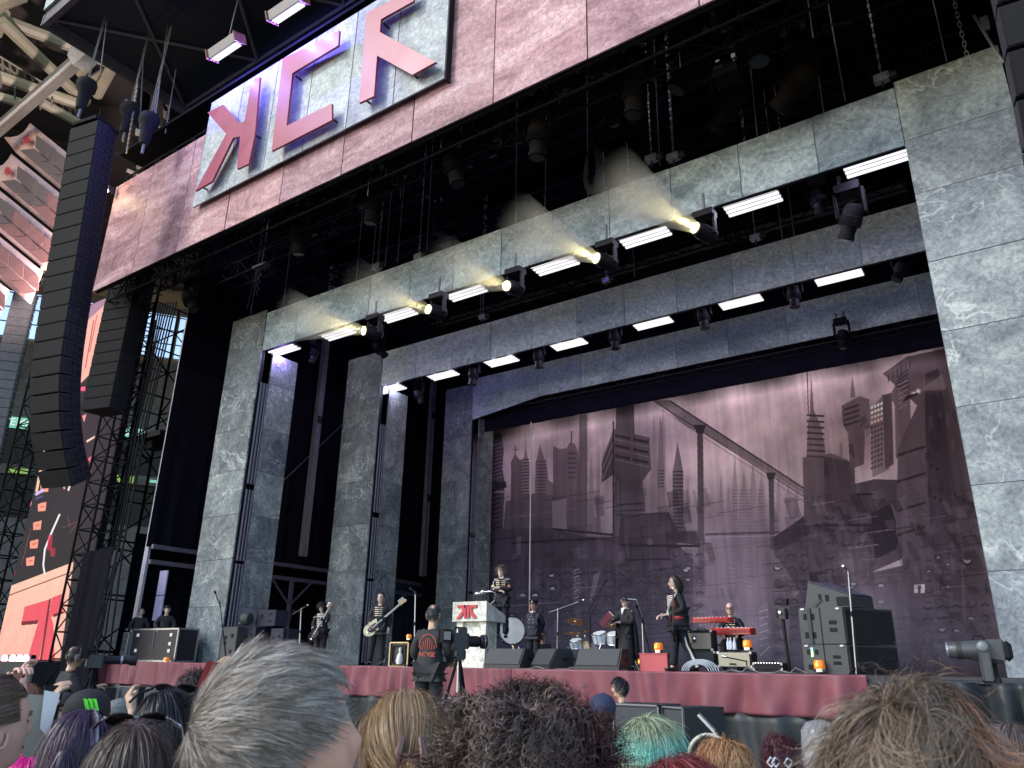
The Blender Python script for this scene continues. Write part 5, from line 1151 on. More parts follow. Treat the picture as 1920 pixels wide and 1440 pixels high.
def person(label,loc,yaw,H,J,jacket,trousers,skin=SKINP,group=None,hair=None,coat=None,shoe=None,legs=True,hands=True,face=True,jr=.018,flare=.0):
    t=thing('person',label,'person',loc,yaw,group); k=H/1.8; J={a:tuple(np.array(b)*k) for a,b in J.items()}
    names=['pel','spi','che','nb','nk','h1','h2','h3']; rad=[(.16,.12),(.15,.115),(.185,.125),(.07,.06),(.055,.055),(.05,.06),(.05,.06),(.03,.04)]
    V=[J[n] for n in names]; R=[(a*k,b*k) for a,b in rad]; E=[(i,i+1) for i in range(7)]
    def limb(root,seq,rs):
        ids=[]; last=root
        for q,r in zip(seq,rs): V.append(J[q]); R.append((r*k,r*k)); E.append((last,len(V)-1)); last=len(V)-1; ids.append(last)
        return ids
    a=limb(2,['sR','eR','wR'],[.07,.05,.034]); b=limb(2,['sL','eL','wL'],[.07,.05,.034])
    if hands: hand_chain(V,E,R,a[-1],J['wR'],J['eR'],side=1); hand_chain(V,E,R,b[-1],J['wL'],J['eL'],side=-1)
    if legs: limb(0,['hR','kR','aR','tR'],[.1,.068,.046,.035]); limb(0,['hL','kL','aL','tL'],[.1,.068,.046,.035])
    mb=skin_mesh('body',V,E,R,1)
    h=np.array(J['h2']); 
    hm=head_mb(k*1.06,24,.8,19,h+[0,0,-.005*k]); mb.add(hm.v,hm.f)
    body=part('body',mb,skin,t,local=True,smooth=True)
    if face:
        e=MB(); 
        for s_ in(-1,1): e.ellipsoid(h+[s_*.032*k,-.09*k,-.004*k],(.012*k,.008*k,.006*k),nu=8,nv=5)
        eo=part('eyes',e,mat('eye_dark',(.03,.02,.02),.3),t,local=True,kind='stuff'); 
        e=MB()
        for s_ in(-1,1): e.box(h+[s_*.032*k,-.103*k,.018*k],(.032*k,.008*k,.007*k))
        part('eyebrows',e,mat('brow',(.14,.09,.07),.7),t,local=True,kind='stuff'); part('mouth',MB().ellipsoid(h+[0,-.091*k,-.08*k],(.022*k,.009*k,.006*k),nu=8,nv=5),mat('lips',(.32,.12,.11),.5),t,local=True)
    # jacket
    V=[J[n] for n in('pel','spi','che','nb')]; R=[((.19+jr+flare)*k,(.15+jr+flare)*k),((.172+jr)*k,(.135+jr)*k),((.21+jr)*k,(.145+jr)*k),((.1)*k,(.09)*k)]; E=[(0,1),(1,2),(2,3)]
    hem=np.array(J['pel'])*1.; hem[2]-=(.08+flare)*k; V.append(tuple(hem)); R.append(((.2+jr+flare)*k,(.16+jr+flare)*k)); E.append((0,4))
    for s_ in 'RL':
        V.append(J['s'+s_]); R.append(((.09+jr*.5)*k,)*2); E.append((2,len(V)-1)); V.append(J['e'+s_]); R.append(((.068+jr*.5)*k,)*2); E.append((len(V)-2,len(V)-1)); V.append(lerp(J['e'+s_],J['w'+s_],.95)); R.append(((.055)*k,)*2); E.append((len(V)-2,len(V)-1))
    part('jacket',wrinkle(skin_mesh('jacket',V,E,R,2,root=0)),jacket,t,local=True,smooth=True)
    if legs and trousers:
        V=[J['pel']]; R=[(.18*k,.15*k)]; E=[]
        for s_ in 'RL':
            last=0
            for q,r in(('h',.13),('k',.095),('a',.085)):
                pp=J[q+s_]; V.append(pp); R.append((r*k,r*k)); E.append((last,len(V)-1)); last=len(V)-1
        part('trousers',wrinkle(skin_mesh('trousers',V,E,R,2)),trousers,t,local=True,smooth=True)
        for s_ in 'RL':
            A,T_=np.array(J['a'+s_]),np.array(J['t'+s_]); part('shoe',MB().tube([A+[0,.03,-.03*k],A*.6+T_*.4+[0,0,-.0],T_],[.045*k,.045*k,.03*k],8),shoe or BLACK,t,local=True,smooth=True)
    if hair:
        hk=dict(c=tuple(h+[0,.0,.012*k]),R=(.09*k,.112*k,.12*k),n=500,length=.07*k,th=.0022); hk.update(hair); hair_mesh('hair',t,**hk)
    t['_k']=k; del t['_k']; return t,J,k
def away(px,py=1300):
    d=ray(px,py); return math.atan2(d[0],-d[1])     # yaw that faces directly away from the camera
def toward(px,off=0):
    return away(px)+math.pi-off                    # faces the camera; +off turns to image left
def onstage(px,Y,z=DK): 
    p=at(px,1250,Y); p[2]=z; return p
# stripes across a chest
def braid(t,J,k,m,n=5,w=.1,gap=.05,z0=1.40,dz=.055,both=True,y=-.152,wid=.011):
    c=np.array(J['che'])/k
    for i in range(n):
        for s_ in((-1,1) if both else (1,)):
            z=z0-dz*i; part('braid',MB().box(np.array([c[0]+s_*(gap+w/2)-s_*i*.004,y,z])*k,(w*k,.02*k,wid*2*k),R=rotz(s_*.28)),m,t,local=True)
NAVY=mat('cloth_black',(.012,.012,.018),.8,var=.3,bump=.2); BLKC=mat('cloth_charcoal',(.022,.022,.026),.8,var=.25,bump=.2); GOLD=mat('braid_cream',(.62,.52,.36),.5,var=.1); WBR=mat('braid_white',(.7,.68,.62),.5,var=.1); REDC=mat('cloth_red',(.45,.03,.03),.6,var=.15)
def jj(**k): return joints(**k)
BH=((.02,.015,.012),(.06,.045,.04))
# 1 frontman behind the podium, arms folded, head tilted
t,J,k=person('singer in a black jacket with cream braid, arms folded behind the red-emblemed podium',onstage(938,16.6)+[0,0,.70],toward(938,.25),1.78,
  jj(eR=(-.25,-.05,1.2),wR=(.02,-.22,1.16),eL=(.25,-.05,1.2),wL=(-.04,-.25,1.22),h2=(-.03,-.02,1.68),h3=(-.05,-.01,1.745),h1=(-.01,-.018,1.605)),NAVY,NAVY,mat('skin_lit',(.72,.56,.46),.5,var=.05),hair=dict(n=900,length=.11,lift=.5,grav=.25,noise=.5,pal=((.07,.05,.04),(.22,.18,.14),(.3,.26,.22)),thick=.35))
braid(t,J,k,GOLD,6,.105,.025,1.42,.05)
for s_ in(-1,1):
    part('shoulder_braid',MB().box(np.array([s_*.15,0,1.475])*k,(.12,.1,.02),bev=.004),mat('epaulette',(.5,.36,.45),.5),t,local=True)
    part('sleeve_band',MB().bar(np.array([s_*.2,-.09,1.25])*k,np.array([s_*.22,-.06,1.3])*k,.05,8),GOLD if s_<0 else mat('orange_patch',(.6,.2,.08),.6),t,local=True)
part('cord',MB().tube([np.array(q)*k for q in((-.15,-.06,1.46),(-.21,-.08,1.4),(-.2,-.13,1.3),(-.1,-.17,1.22))],.012,6),GOLD,t,local=True)
# 2 bassist
def stripe_leg(t,J,k,m,s_='L',off=.07):
    P=[np.array(J[q+s_])+[off*k*(1 if s_=='L' else -1),0,0] for q in 'hka']; part('leg_stripe',MB().tube(P,.012*k,5),m,t,local=True)
t,J,k=person('bass player in a dark military coat with cream braid, standing beside the second portal pillar',onstage(705,15.4),toward(705,.25),1.83,
  jj(eL=(.27,.06,1.14),wL=(.26,-.06,.9),eR=(-.27,.02,1.15),wR=(-.2,-.16,1.02),aR=(-.2,.06,.09),tR=(-.25,-.1,.035),kR=(-.15,0,.5)),NAVY,NAVY,SKINP,hair=dict(n=500,length=.035,lift=.5,pal=((.03,.02,.015),(.09,.06,.04))),flare=.03)
braid(t,J,k,GOLD,5,.1,.005,1.42,.05,both=True); stripe_leg(t,J,k,WBR)
def guitar(parent_label,name,cat,pos,yaw,ang,body,board,bass=True,s=1.,label=None):
    """pos = body centre world; ang = neck angle above horizontal, in the plane facing yaw"""
    t=thing(name,label or parent_label,cat,pos,yaw)
    R=roty(-ang)
    def tr(mb): mb.v=[tuple(R@(np.array(q)*s)) for q in mb.v]; return mb
    o=[]
    for a in np.linspace(0,2*math.pi,28,endpoint=False):
        x=.24*math.cos(a); z=.165*math.sin(a)*(1-.22*math.exp(-((x-.02)/.07)**2)) 
        if a<1.1 and a>.35: x+=.08*math.sin((a-.35)/.75*math.pi); 
        if a>5.2 and a<5.95: x+=.04*math.sin((a-5.2)/.75*math.pi)
        o.append((x,0,z))
    part('guitar_body',tr(MB().prism(o,(0,.045,0))),body,t,local=True)
    part('pickguard',tr(MB().prism([(x*.55+.03,-.004,z*.6-.02) for x,y,z in o[::2]],(0,.004,0))),mat('pickguard_brown',(.06,.03,.02),.3),t,local=True)
    for x in(-.02,-.09): part('pickup',tr(MB().box((x,-.012,0),(.03,.02,.08))),BLACK,t,local=True)
    part('bridge',tr(MB().box((-.15,-.012,0),(.03,.02,.07))),CHROME,t,local=True)
    part('neck',tr(MB().box((.55,.012,0),(.72,.028,.05))),board,t,local=True)
    for k in range(9): part('fret',tr(MB().box((.3+.062*k,-.004,0),(.004,.006,.05))),CHROME,t,local=True)
    part('headstock',tr(MB().prism([(.9,0,-.03),(1.1,0,-.05),(1.13,0,-.01),(1.08,0,.05),(.9,0,.035)],(0,.02,0))),board,t,local=True)
    for k in range(4): part('tuner',tr(MB().bar((.94+.045*k,.01,.04),(.94+.045*k,.01,.085),.012).ellipsoid((.94+.045*k,.01,.09),(.018,.01,.018),nu=8,nv=5)),CHROME,t,local=True)
    part('strings',tr(MB().box((.38,-.016,0),(1.05,.002,.03))),METAL,t,local=True,kind='stuff')
    return t
yb=toward(705,.1); p=onstage(695,15.15,DK+1.02); guitar('','bass_guitar','guitar',at(697,1178,15.15),yb,math.radians(42),mat('bass_cream',(.72,.66,.42),.25,coat=.5,var=.05),mat('maple',(.55,.38,.2),.35,var=.1),label='cream bass guitar with brown pickguard slung on the bass player')
# 3 hunched guitarist left
t,J,k=person('curly-haired guitarist in a black and white banded jacket, behind the leftmost mic stands',onstage(596,16.2),toward(596,.5),1.74,
  jj(h1=(0,-.06,1.58),h2=(0,-.08,1.64),h3=(0,-.08,1.70),nk=(0,-.03,1.52),eR=(-.28,-.02,1.15),wR=(-.16,-.2,1.0),eL=(.27,-.16,1.24),wL=(.03,-.3,1.33)),NAVY,BLKC,SKINP,hair=dict(n=1600,length=.13,lift=.9,curl=.012,cfreq=110,pal=((.012,.01,.01),(.04,.03,.028)),thick=.6,th=.0028,steps=10))
braid(t,J,k,WBR,7,.11,.0,1.44,.055,wid=.014)
for s_,a,b in((1,'eL','wL'),(-1,'eR','wR')):
    for u in(.15,.45,.75): 
        A=np.array(J[a]);B=np.array(J[b]); c_=A*(1-u)+B*u; part('sleeve_band',MB().bar(c_,c_+(B-A)*.09,.058*k,10),WBR,t,local=True)
p=at(588,1190,15.9); guitar('','electric_guitar','guitar',p,toward(596,.3),math.radians(63),BLACK,mat('rosewood',(.2,.12,.08),.4),s=.9,label='dark electric guitar held upright by the curly-haired guitarist')
# 4 officer
t,J,k=person('man in a navy double-breasted uniform and peaked cap, standing stiffly behind the floor wedges',onstage(1000,18.5),toward(1000,.45),1.78,
  jj(eL=(.25,.1,1.16),wL=(.13,.16,.95),eR=(-.25,.1,1.16),wR=(-.13,.16,.95)),mat('navy_uniform',(.012,.014,.03),.7,var=.2,bump=.1),NAVY,mat('skin_ruddy',(.5,.27,.2),.5),hair=dict(n=300,length=.03,pal=BH),flare=.02)
h=np.array(J['h2'])
part('cap',MB().lathe([(.098,.02),(.1,.05),(.115,.08),(.135,.10),(.12,.125),(.02,.135)],h+[0,0,.0],(0,.08,1),18),NAVY,t,local=True,smooth=True); part('cap_peak',MB().ellipsoid(h+[0,-.095,.035],(.075,.05,.008)),BLACK,t,local=True); part('cap_badge',MB().ellipsoid(h+[0,-.115,.08],(.018,.008,.02),nu=8,nv=5),GOLD,t,local=True)
for i in range(3):
    for s_ in(-1,1): part('button',MB().ellipsoid(np.array([s_*.055,-.17,1.28-.1*i])*k,(.014,.008,.014),nu=8,nv=5),mat('button_silver',(.75,.73,.65),.3,metal=.5),t,local=True)
part('shirt_front',MB().prism([np.array(q)*k for q in((-.04,-.12,1.5),(.04,-.12,1.5),(0,-.165,1.34))],(0,-.01,0)),WHITE,t,local=True); part('tie',MB().prism([np.array(q)*k for q in((-.012,-.15,1.47),(.012,-.15,1.47),(.012,-.172,1.37),(-.012,-.172,1.37))],(0,-.01,0)),BLACK,t,local=True)
# 5 woman in cape reading
t,J,k=person('woman in round sunglasses and a long dark cape, reading from a dark red folder',onstage(1176,17.5),toward(1176,.55),1.70,
  jj(eR=(-.26,-.1,1.18),wR=(-.17,-.33,1.22),eL=(.24,-.06,1.15),wL=(-.02,-.3,1.14)),BLKC,BLKC,mat('skin_fair',(.72,.55,.48),.5),hair=dict(n=500,length=.05,lift=.05,thick=.03,pal=((.01,.008,.008),(.03,.022,.02)),whorl=(0,-.9,.4)))
h=np.array(J['h2'])
for s_ in(-1,1): part('sunglass_lens',MB().lathe([(.001,0),(.03,.0),(.03,.008),(.001,.01)],h+[s_*.034,-.108,.0],(0,-1,0),14),mat('lens_brown',(.05,.02,.015),.1),t,local=True)
part('glasses_bridge',MB().bar(h+[-.08,-.07,.015],h+[.08,-.07,.015],.004),GOLD,t,local=True)
nr_,nc_=10,22; P=np.zeros((nr_,nc_,3))
for j in range(nr_):
    u=j/(nr_-1); z=1.46-1.2*u
    for i in range(nc_):
        a=math.radians(-20+ (220)*i/(nc_-1)); rx=.15+.1*min(1,u*3)+.08*u; ry=.1+.07*min(1,u*3)+.1*u; w=1+.06*math.sin(a*9)*u
        P[j,i]=np.array([rx*math.cos(a)*w,ry*math.sin(a)*w+.02,z])*k
mb=MB().grid(P); mb.smooth=True; o=part('cape',mb,mat('cape_black',(.02,.022,.024),.8,var=.2,bump=.2),t,local=True); o.modifiers.new('th','SOLIDIFY').thickness=.015
part('skirt',MB().lathe([(.2,.30),(.19,.6),(.16,.95)],(0,0,0),(0,0,1),18),BLKC,t,local=True,smooth=True)
part('collar',MB().prism([np.array(q)*k for q in((-.05,-.12,1.5),(.05,-.12,1.5),(-.0,-.168,1.34))],(0,-.01,0)),WHITE,t,local=True)
a=at(1138,1162,17.1); t=thing('folder','dark red folder with white pages held open by the woman in the cape','folder',a,toward(1150,.9))
part('cover',MB().box((0,-.02,0),(.3,.012,.36),R=rotx(-.5)@roty(.5)),mat('folder_red',(.09,.012,.02),.5),t,local=True); part('pages',MB().box((.0,.01,.01),(.28,.02,.34),R=rotx(-.5)@roty(.5)),WHITE,t,local=True)
# 6 guitarist right, in profile
t,J,k=person('long-haired guitarist in a black and red military jacket, in profile facing left',onstage(1276,15.25),toward(1276,1.35),1.84,
  jj(h1=(0,-.03,1.6),h2=(0,-.035,1.68),h3=(0,-.02,1.745),eL=(.24,.08,1.14),wL=(.12,-.24,1.05),eR=(-.24,.0,1.15),wR=(-.12,-.3,1.05),aL=(.14,.28,.09),tL=(.16,.14,.035),kL=(.11,.1,.5),aR=(-.12,-.12,.09),tR=(-.14,-.28,.035),kR=(-.1,-.07,.5)),NAVY,NAVY,SKINP,
  hair=dict(n=1100,length=.26,lift=.1,grav=.9,thick=.1,whorl=(0,-.7,.7),pal=((.012,.01,.01),(.05,.035,.03)),steps=10,mask=lambda d:(d[:,2]>-.1)&~((d[:,1]<-.35)&(d[:,2]<.6))|((d[:,1]>.3)&(d[:,2]>-.5))),flare=.03)
stripe_leg(t,J,k,mat('stripe_cream',(.65,.5,.38),.6),'L',.07)
P=[np.array(J[q+'L'])+[.075,.0,0] for q in 'hka']; part('trouser_panel',MB().tube(P,[.02,.026,.03],6),WBR,t,local=True)
part('red_front',MB().ellipsoid(np.array([.02,-.085,1.26])*k,(.15,.11,.18)),REDC,t,local=True,smooth=True); part('red_sash',MB().ellipsoid(np.array([.08,-.02,.99])*k,(.165,.17,.075)),REDC,t,local=True,smooth=True)
for i in range(6): part('braid',MB().bar(np.array([.05,-.2,1.40-.035*i])*k,np.array([.17,-.12,1.41-.035*i])*k,.011,6),WBR,t,local=True)
part('strap',MB().tube([np.array(q)*k for q in((.08,-.05,1.52),(.2,-.04,1.46),(.19,-.16,1.3),(.08,-.22,1.1))],.022,6),mat('strap_green',(.3,.36,.33),.5),t,local=True)
for u in(.75,.88): 
    A=np.array(J['eL']);B=np.array(J['wL']); c_=A*(1-u)+B*u; part('cuff_band',MB().bar(c_,c_+(B-A)*.05,.052*k,10),WBR,t,local=True)
part('beard',MB().ellipsoid(np.array(J['h1'])+[0,-.055,-.005],(.045,.035,.035)),mat('beard_grey',(.14,.11,.1),.9),t,local=True,smooth=True)
guitar('','electric_guitar','guitar',at(1262,1185,14.95),toward(1276,1.5),math.radians(55),BLACK,MATS['rosewood'],s=.85,label='black electric guitar held in front of the guitarist in red and black')
# 7 keyboard player
t,J,k=person('bald keyboard player with glasses and cream-braided jacket, seated behind the red keyboards',onstage(1378,17.6)+[0,0,-.32],toward(1378,.15),1.8,
  jj(h1=(0,-.05,1.6),h2=(0,-.075,1.665),h3=(0,-.075,1.73),eR=(-.26,-.06,1.16),wR=(-.15,-.36,1.08),eL=(.26,-.06,1.16),wL=(.15,-.36,1.06),kR=(-.15,-.4,.9),aR=(-.15,-.38,.45),tR=(-.15,-.5,.4),kL=(.15,-.4,.9),aL=(.15,-.38,.45),tL=(.15,-.5,.4)),NAVY,NAVY,mat('skin_bald',(.66,.42,.35),.35))
braid(t,J,k,GOLD,5,.1,.0,1.42,.05); h=np.array(J['h2'])
for s_ in(-1,1): part('glasses_rim',MB().tube([h+[s_*.033+.026*math.cos(a),-.108,.0+.02*math.sin(a)] for a in np.linspace(0,6.28,12)],.005,4),BLACK,t,local=True)
part('beard',MB().ellipsoid(np.array(J['h1'])+[0,-.05,-.0],(.045,.035,.03)),mat('beard_pale',(.4,.32,.28),.9),t,local=True,smooth=True)
# 8 crouching man behind the wedge
t,J,k=person('stagehand with dark glasses crouching behind the second floor wedge',onstage(1018,19.)+[0,0,-.82],toward(1018,.2),1.8,jj(),BLKC,None,MATS['skin_ruddy'],legs=False,hands=True,hair=dict(n=400,length=.05,pal=BH)); h=np.array(J['h2']); part('dark_glasses',MB().box(h+[0,-.108,.0],(.12,.012,.035),bev=.005),BLACK,t,local=True)
# 9, 10 crew behind the case
def headset(t,J,k):
    h=np.array(J['h2'])
    part('headset_band',MB().tube([h+[.09*math.cos(a),.0,.02+.095*math.sin(a)] for a in np.linspace(0,math.pi,12)],.009,6),BLACK,t,local=True)
    for s_ in(-1,1): part('ear_cup',MB().lathe([(.001,0),(.038,.0),(.04,.02),(.02,.03)],h+[s_*.085,.0,-.01],(s_,0,0),12),mat('cup_grey',(.2,.2,.2),.5),t,local=True)
for px,lab,h_,x in((247,'bareheaded crew member in black with a headset, behind the flight case',1.72,0),(296,'crew member in a black cap with a moustache, leaning on the flight case',1.76,1)):
    t,J,k=person(lab,onstage(px,15.3),toward(px,-.1),h_,jj(eR=(-.3,-.02,1.18),wR=(-.24,-.28,1.02),eL=(.3,-.02,1.18),wL=(.24,-.28,1.02)),mat('polo_black',(.016,.016,.02),.8,var=.2),NAVY,SKINP,hair=dict(n=500,length=.04,pal=BH)); headset(t,J,k)
    h=np.array(J['h2'])
    if x: part('cap',MB().lathe([(.1,.03),(.1,.07),(.07,.12),(.01,.135)],h,(0,0,1),16),BLACK,t,local=True,smooth=True); part('cap_brim',MB().ellipsoid(h+[0,-.11,.045],(.07,.06,.008)),BLACK,t,local=True); part('moustache',MB().box(h+[0,-.092,-.045],(.05,.01,.014)),MATS['brow'],t,local=True)
    for s_ in(-1,1): part('forearm_skin',MB().bar(np.array(J['e'+('R' if s_<0 else 'L')]),np.array(J['w'+('R' if s_<0 else 'L')]),.036*k,8,r2=.03*k),SKINP,t,local=True)
    part('sleeve_patch',MB().lathe([(.001,0),(.035,.0),(.035,.008)],np.array(J['sL' if x else 'sR'])*[1.32,1,.97],(1 if x else -1,0,0),12),WHITE,t,local=True)
# 11 camera operator in the pit
yaw=away(812)-.35
pit=at(806,1250,8.8); pit[2]=.80
t,J,k=person('camera operator in black seen from behind, orange logo on the back, working the big camera',pit,yaw,1.8,jj(h1=(0,-.03,1.605),h2=(.0,-.04,1.68),eR=(-.27,-.02,1.16),wR=(-.2,-.3,1.05),eL=(.27,-.05,1.14),wL=(.2,-.34,1.0)),mat('jacket_faded_black',(.028,.028,.03),.8,var=.25,bump=.3),mat('trousers_black',(.02,.02,.022),.8,bump=.2),mat('skin_warm',(.55,.36,.24),.5),hair=dict(n=900,length=.05,lift=.3,pal=((.02,.018,.016),(.1,.09,.085)))); headset(t,J,k)
LG=mat('logo_orange',(.75,.13,.06),.6,var=.05)
def arcs():
    mb=[]
    c=np.array([0,.13,1.26])*k
    for i in range(-3,4):
        h_=.16*math.cos(i*.42)*k; mb.append(MB().tube([c+[i*.033+ .006,0,-.06],c+[i*.033,.006,-.06+h_*.6],c+[i*.033*.92+.004,.0,-.06+h_]],.0042,5))
    mb.append(MB().tube([c+[.13*math.sin(a),.004,-.06+.2*math.cos(a)**.8 if math.cos(a)>0 else -.06] for a in np.linspace(-1.5,1.5,14)],.005,5)); return mb
for q in arcs(): part('logo_stroke',q,LG,t,local=True)
def text_local(body,size,mtl,parent,origin,flip=False,name='lettering',R=None):
    cu=bpy.data.curves.new(name,'FONT'); cu.body=body; cu.size=size; cu.extrude=.004; cu.align_x='CENTER'; cu.align_y='CENTER'
    to=bpy.data.objects.new('tmp',cu); COL.objects.link(to); dg=bpy.context.evaluated_depsgraph_get(); me=bpy.data.meshes.new_from_object(to.evaluated_get(dg)); bpy.data.objects.remove(to)
    v=np.empty(len(me.vertices)*3); me.vertices.foreach_get('co',v); v=v.reshape(-1,3); s_=-1 if flip else 1
    w_=np.stack([v[:,0]*s_,-v[:,2]*s_,v[:,1]],-1)
    if R is not None: w_=w_@np.asarray(R).T
    w_=w_+np.array(origin); me.vertices.foreach_set('co',w_.ravel()); me.materials.clear(); me.materials.append(mtl); me.update()
    o=bpy.data.objects.new(name,me); COL.objects.link(o); o.parent=parent; ORG[o.name]=ORG[parent.name]; return o
text_local('NOISE',.085,LG,t,np.array([0,.142,1.13])*k,flip=True)
part('belt_pouch',MB().box(np.array([.17,.08,.92])*k,(.06,.09,.16),bev=.01),BLACK,t,local=True)
# the big camera on its pedestal
a=at(862,1202,8.5); t=thing('broadcast_camera','big black broadcast camera on a tripod beside the camera operator','camera',a,away(862)+math.pi+math.radians(65)-math.pi)
# local +X = lens direction (image right)
t.rotation_euler=(0,0,math.atan2(ray(862,1250)[1]*0+math.cos(away(862)),0) if False else math.atan2(-ray(862,1250)[0],ray(862,1250)[1])+.35)
t.scale=(.72,.72,.85); part('body',MB().box((0,0,0),(.34,.2,.24),bev=.03),DARK,t,local=True); part('viewfinder',MB().box((-.3,-.03,.07),(.2,.24,.2),bev=.02),BLACK,t,local=True); part('viewfinder_screen',MB().box((-.3,-.155,.07),(.13,.01,.12)),mat('vf_grey',(.2,.2,.2),.3),t,local=True)
part('lens_barrel',MB().lathe([(.07,0),(.085,.05),(.085,.2),(.075,.22)],(.16,0,.0),(1,0,0),18),BLACK,t,local=True,smooth=True); part('lens_hood',MB().lathe([(.08,0),(.105,.03),(.11,.12),(.09,.13)],(.40,0,.0),(1,0,0),18),BLACK,t,local=True,smooth=True); part('lens_ring',MB().lathe([(.112,0),(.112,.012)],(.47,0,.0),(1,0,0),18),METAL,t,local=True)
part('handle',MB().tube([(-.12,0,.12),(-.1,0,.2),(.1,0,.2),(.13,0,.12)],.016),BLACK,t,local=True); part('pan_head',MB().box((0,0,-.2),(.22,.18,.16),bev=.03),DARK,t,local=True); part('pan_bar',MB().bar((-.05,-.05,-.2),(-.35,-.2,-.42),.014),BLACK,t,local=True); part('top_box',MB().box((.05,0,.16),(.14,.12,.08)),DARK,t,local=True)
for q in range(3):
    an=q*2.094+.5; part('leg',MB().bar((.03*math.cos(an),.03*math.sin(an),-.28),(.3*math.cos(an),.3*math.sin(an),-1.1),.026).bar((.05*math.cos(an+.3),.05*math.sin(an+.3),-.28),(.31*math.cos(an),.31*math.sin(an),-1.1),.012),SOOT,t,local=True)
part('spreader',MB().bar((0,0,-.3),(0,0,-.75),.03),METAL,t,local=True)
# 12 cameraman left
pit=at(133,1250,5.6); pit[2]=.18
t,J,k=person('bearded cameraman in a black T-shirt and headset at the far left, hands on his camera',pit,toward(133)+math.pi/2+.3,1.76,jj(h2=(0,-.03,1.68),eR=(-.26,-.12,1.2),wR=(-.16,-.34,1.3),eL=(.27,-.12,1.18),wL=(.18,-.4,1.26)),mat('polo_black',(.016,.016,.02),.8),NAVY,MATS['skin_warm'],hair=dict(n=900,length=.05,pal=BH)); headset(t,J,k)
for s_ in 'RL': part('forearm_skin',MB().bar(np.array(J['e'+s_]),np.array(J['w'+s_]),.042*k,8,r2=.03*k),MATS['skin_warm'],t,local=True)
part('beard',MB().ellipsoid(np.array(J['h1'])+[0,-.045,-.0],(.045,.04,.035)),MATS['brow'],t,local=True,smooth=True)
a=at(178,1240,5.7); t=thing('shoulder_camera','long-lensed black camera on a tripod in front of the left cameraman','camera',a); t.rotation_euler=(0,0,math.atan2(-ray(178,1250)[0],ray(178,1250)[1]))
part('body',MB().box((0,0,0),(.22,.14,.16),bev=.02),DARK,t,local=True); part('lens',MB().lathe([(.05,0),(.055,.1),(.05,.3),(.065,.32),(.07,.4)],(.1,0,.02),(1,0,0),14),BLACK,t,local=True,smooth=True); part('lens_ring',MB().lathe([(.056,0),(.056,.03)],(.3,0,.02),(1,0,0),14),METAL,t,local=True); part('viewfinder',MB().box((-.14,-.02,.1),(.12,.12,.14),bev=.02),BLACK,t,local=True); part('handle',MB().tube([(-.08,0,.08),(-.06,0,.14),(.08,0,.14),(.1,0,.08)],.012),BLACK,t,local=True)
for q in range(3):
    an=q*2.094+.5; part('leg',MB().bar((0,0,-.08),(.22*math.cos(an),.22*math.sin(an),-.9),.02),SOOT,t,local=True)
# 13 man by the skirt, black hair
pit=at(1163,1250,10.5); pit[2]=-.10
t,J,k=person('black-haired man in dark blue looking left in front of the red skirt',pit,away(1163)+1.5,1.76,jj(),mat('tee_navy',(.03,.04,.07),.8),NAVY,MATS['skin_warm'],hair=dict(n=1500,length=.07,lift=.35,thick=.25,pal=((.008,.008,.01),(.03,.028,.03)),th=.002))
# ================================================================ stage gear
def wedge(px,Y,label,W=.98,yaw=0.,grp='floor wedges along the stage edge',z=DK,s=1.):
    p=at(px,1250,Y); p[2]=z; t=thing('floor_wedge',label,'stage monitor',p,yaw,grp); h=.42*s; d=.62*s; W=W*s
    pr=[(-d/2,0),(d/2,0),(d/2,h*.55),(d/2-.12*s,h),(-d*.18,h),(-d/2,.07*s)]
    part('cabinet',MB().prism([(-W/2,y,z_) for y,z_ in pr],(W,0,0)),CAB if False else DARK,t,local=True)
    a=np.array([0,-d/2,.07*s]); b=np.array([0,-d*.18,h]); n=np.array([0,-(b-a)[2],(b-a)[1]]); n/=np.linalg.norm(n)
    q=[a+[-W/2+.03,0,.0]+n*.004+(b-a)*.04,a+[W/2-.03,0,0]+n*.004+(b-a)*.04,b+[W/2-.03,0,0]+n*.004-(b-a)*.04,b+[-W/2+.03,0,0]+n*.004-(b-a)*.04]
    part('grille',MB().prism(q,n*.018),mat('wedge_grille',(.045,.05,.054),.6,var=.12,scale=60,bump=.3),t,local=True)
    for s_ in(-1,1): part('handle',MB().box((s_*(W/2+.003),.08,h*.5),(.012,.16,.06)),SLOT,t,local=True)
    return t
wedge(955,15.05,'floor wedge in front of the podium, pale grey grille',.98,.0); wedge(1036,15.1,'dark floor wedge turned sideways, second from the left',.85,-.5); wedge(1068,15.4,'black floor wedge showing its side, left of the drum kit',.7,-1.1); wedge(1131,15.0,'floor wedge with a pale-edged grille below the woman in the cape',.98,.05); wedge(505,15.6,'pale grey wedge half hidden by the grey hair',.9,.15)
# podium
pp=at(895,1250,15.45); pp[2]=DK; WM=marble('podium_marble',[(.55,.54,.46),(.72,.71,.62),(.82,.81,.73)],(.4,.39,.33),veinamt=.4,vs=1.2)
t=thing('podium','cream stone-look podium with a raised red emblem','podium',pp+[-.05,.1,0])
WX,DY=1.02,.78
def pz(py): return at(890,py,15.2)[2]-DK
zt1,zb1=pz(1128),pz(1165)
side=[(-.42,zb1),(-.42,zt1),(.36,zb1+.13),(.36,zb1)]
part('desk_top',MB().prism([(-WX/2,y,z) for y,z in((-.42,zb1),(-.42,zt1),(.36,zb1+.17),(.36,zb1))],(WX,0,0)),WM,t,local=True)
part('column',MB().box((.02,-.0,zb1/2),(.62,.55,zb1),bev=.02),WM,t,local=True)
for x in(-.34,.36): part('pilaster',MB().prism([(x-.07,-.34,.12),(x+.07,-.34,.12),(x+.09,-.34,zb1),(x-.09,-.34,zb1)],(0,.1,0)),WM,t,local=True)
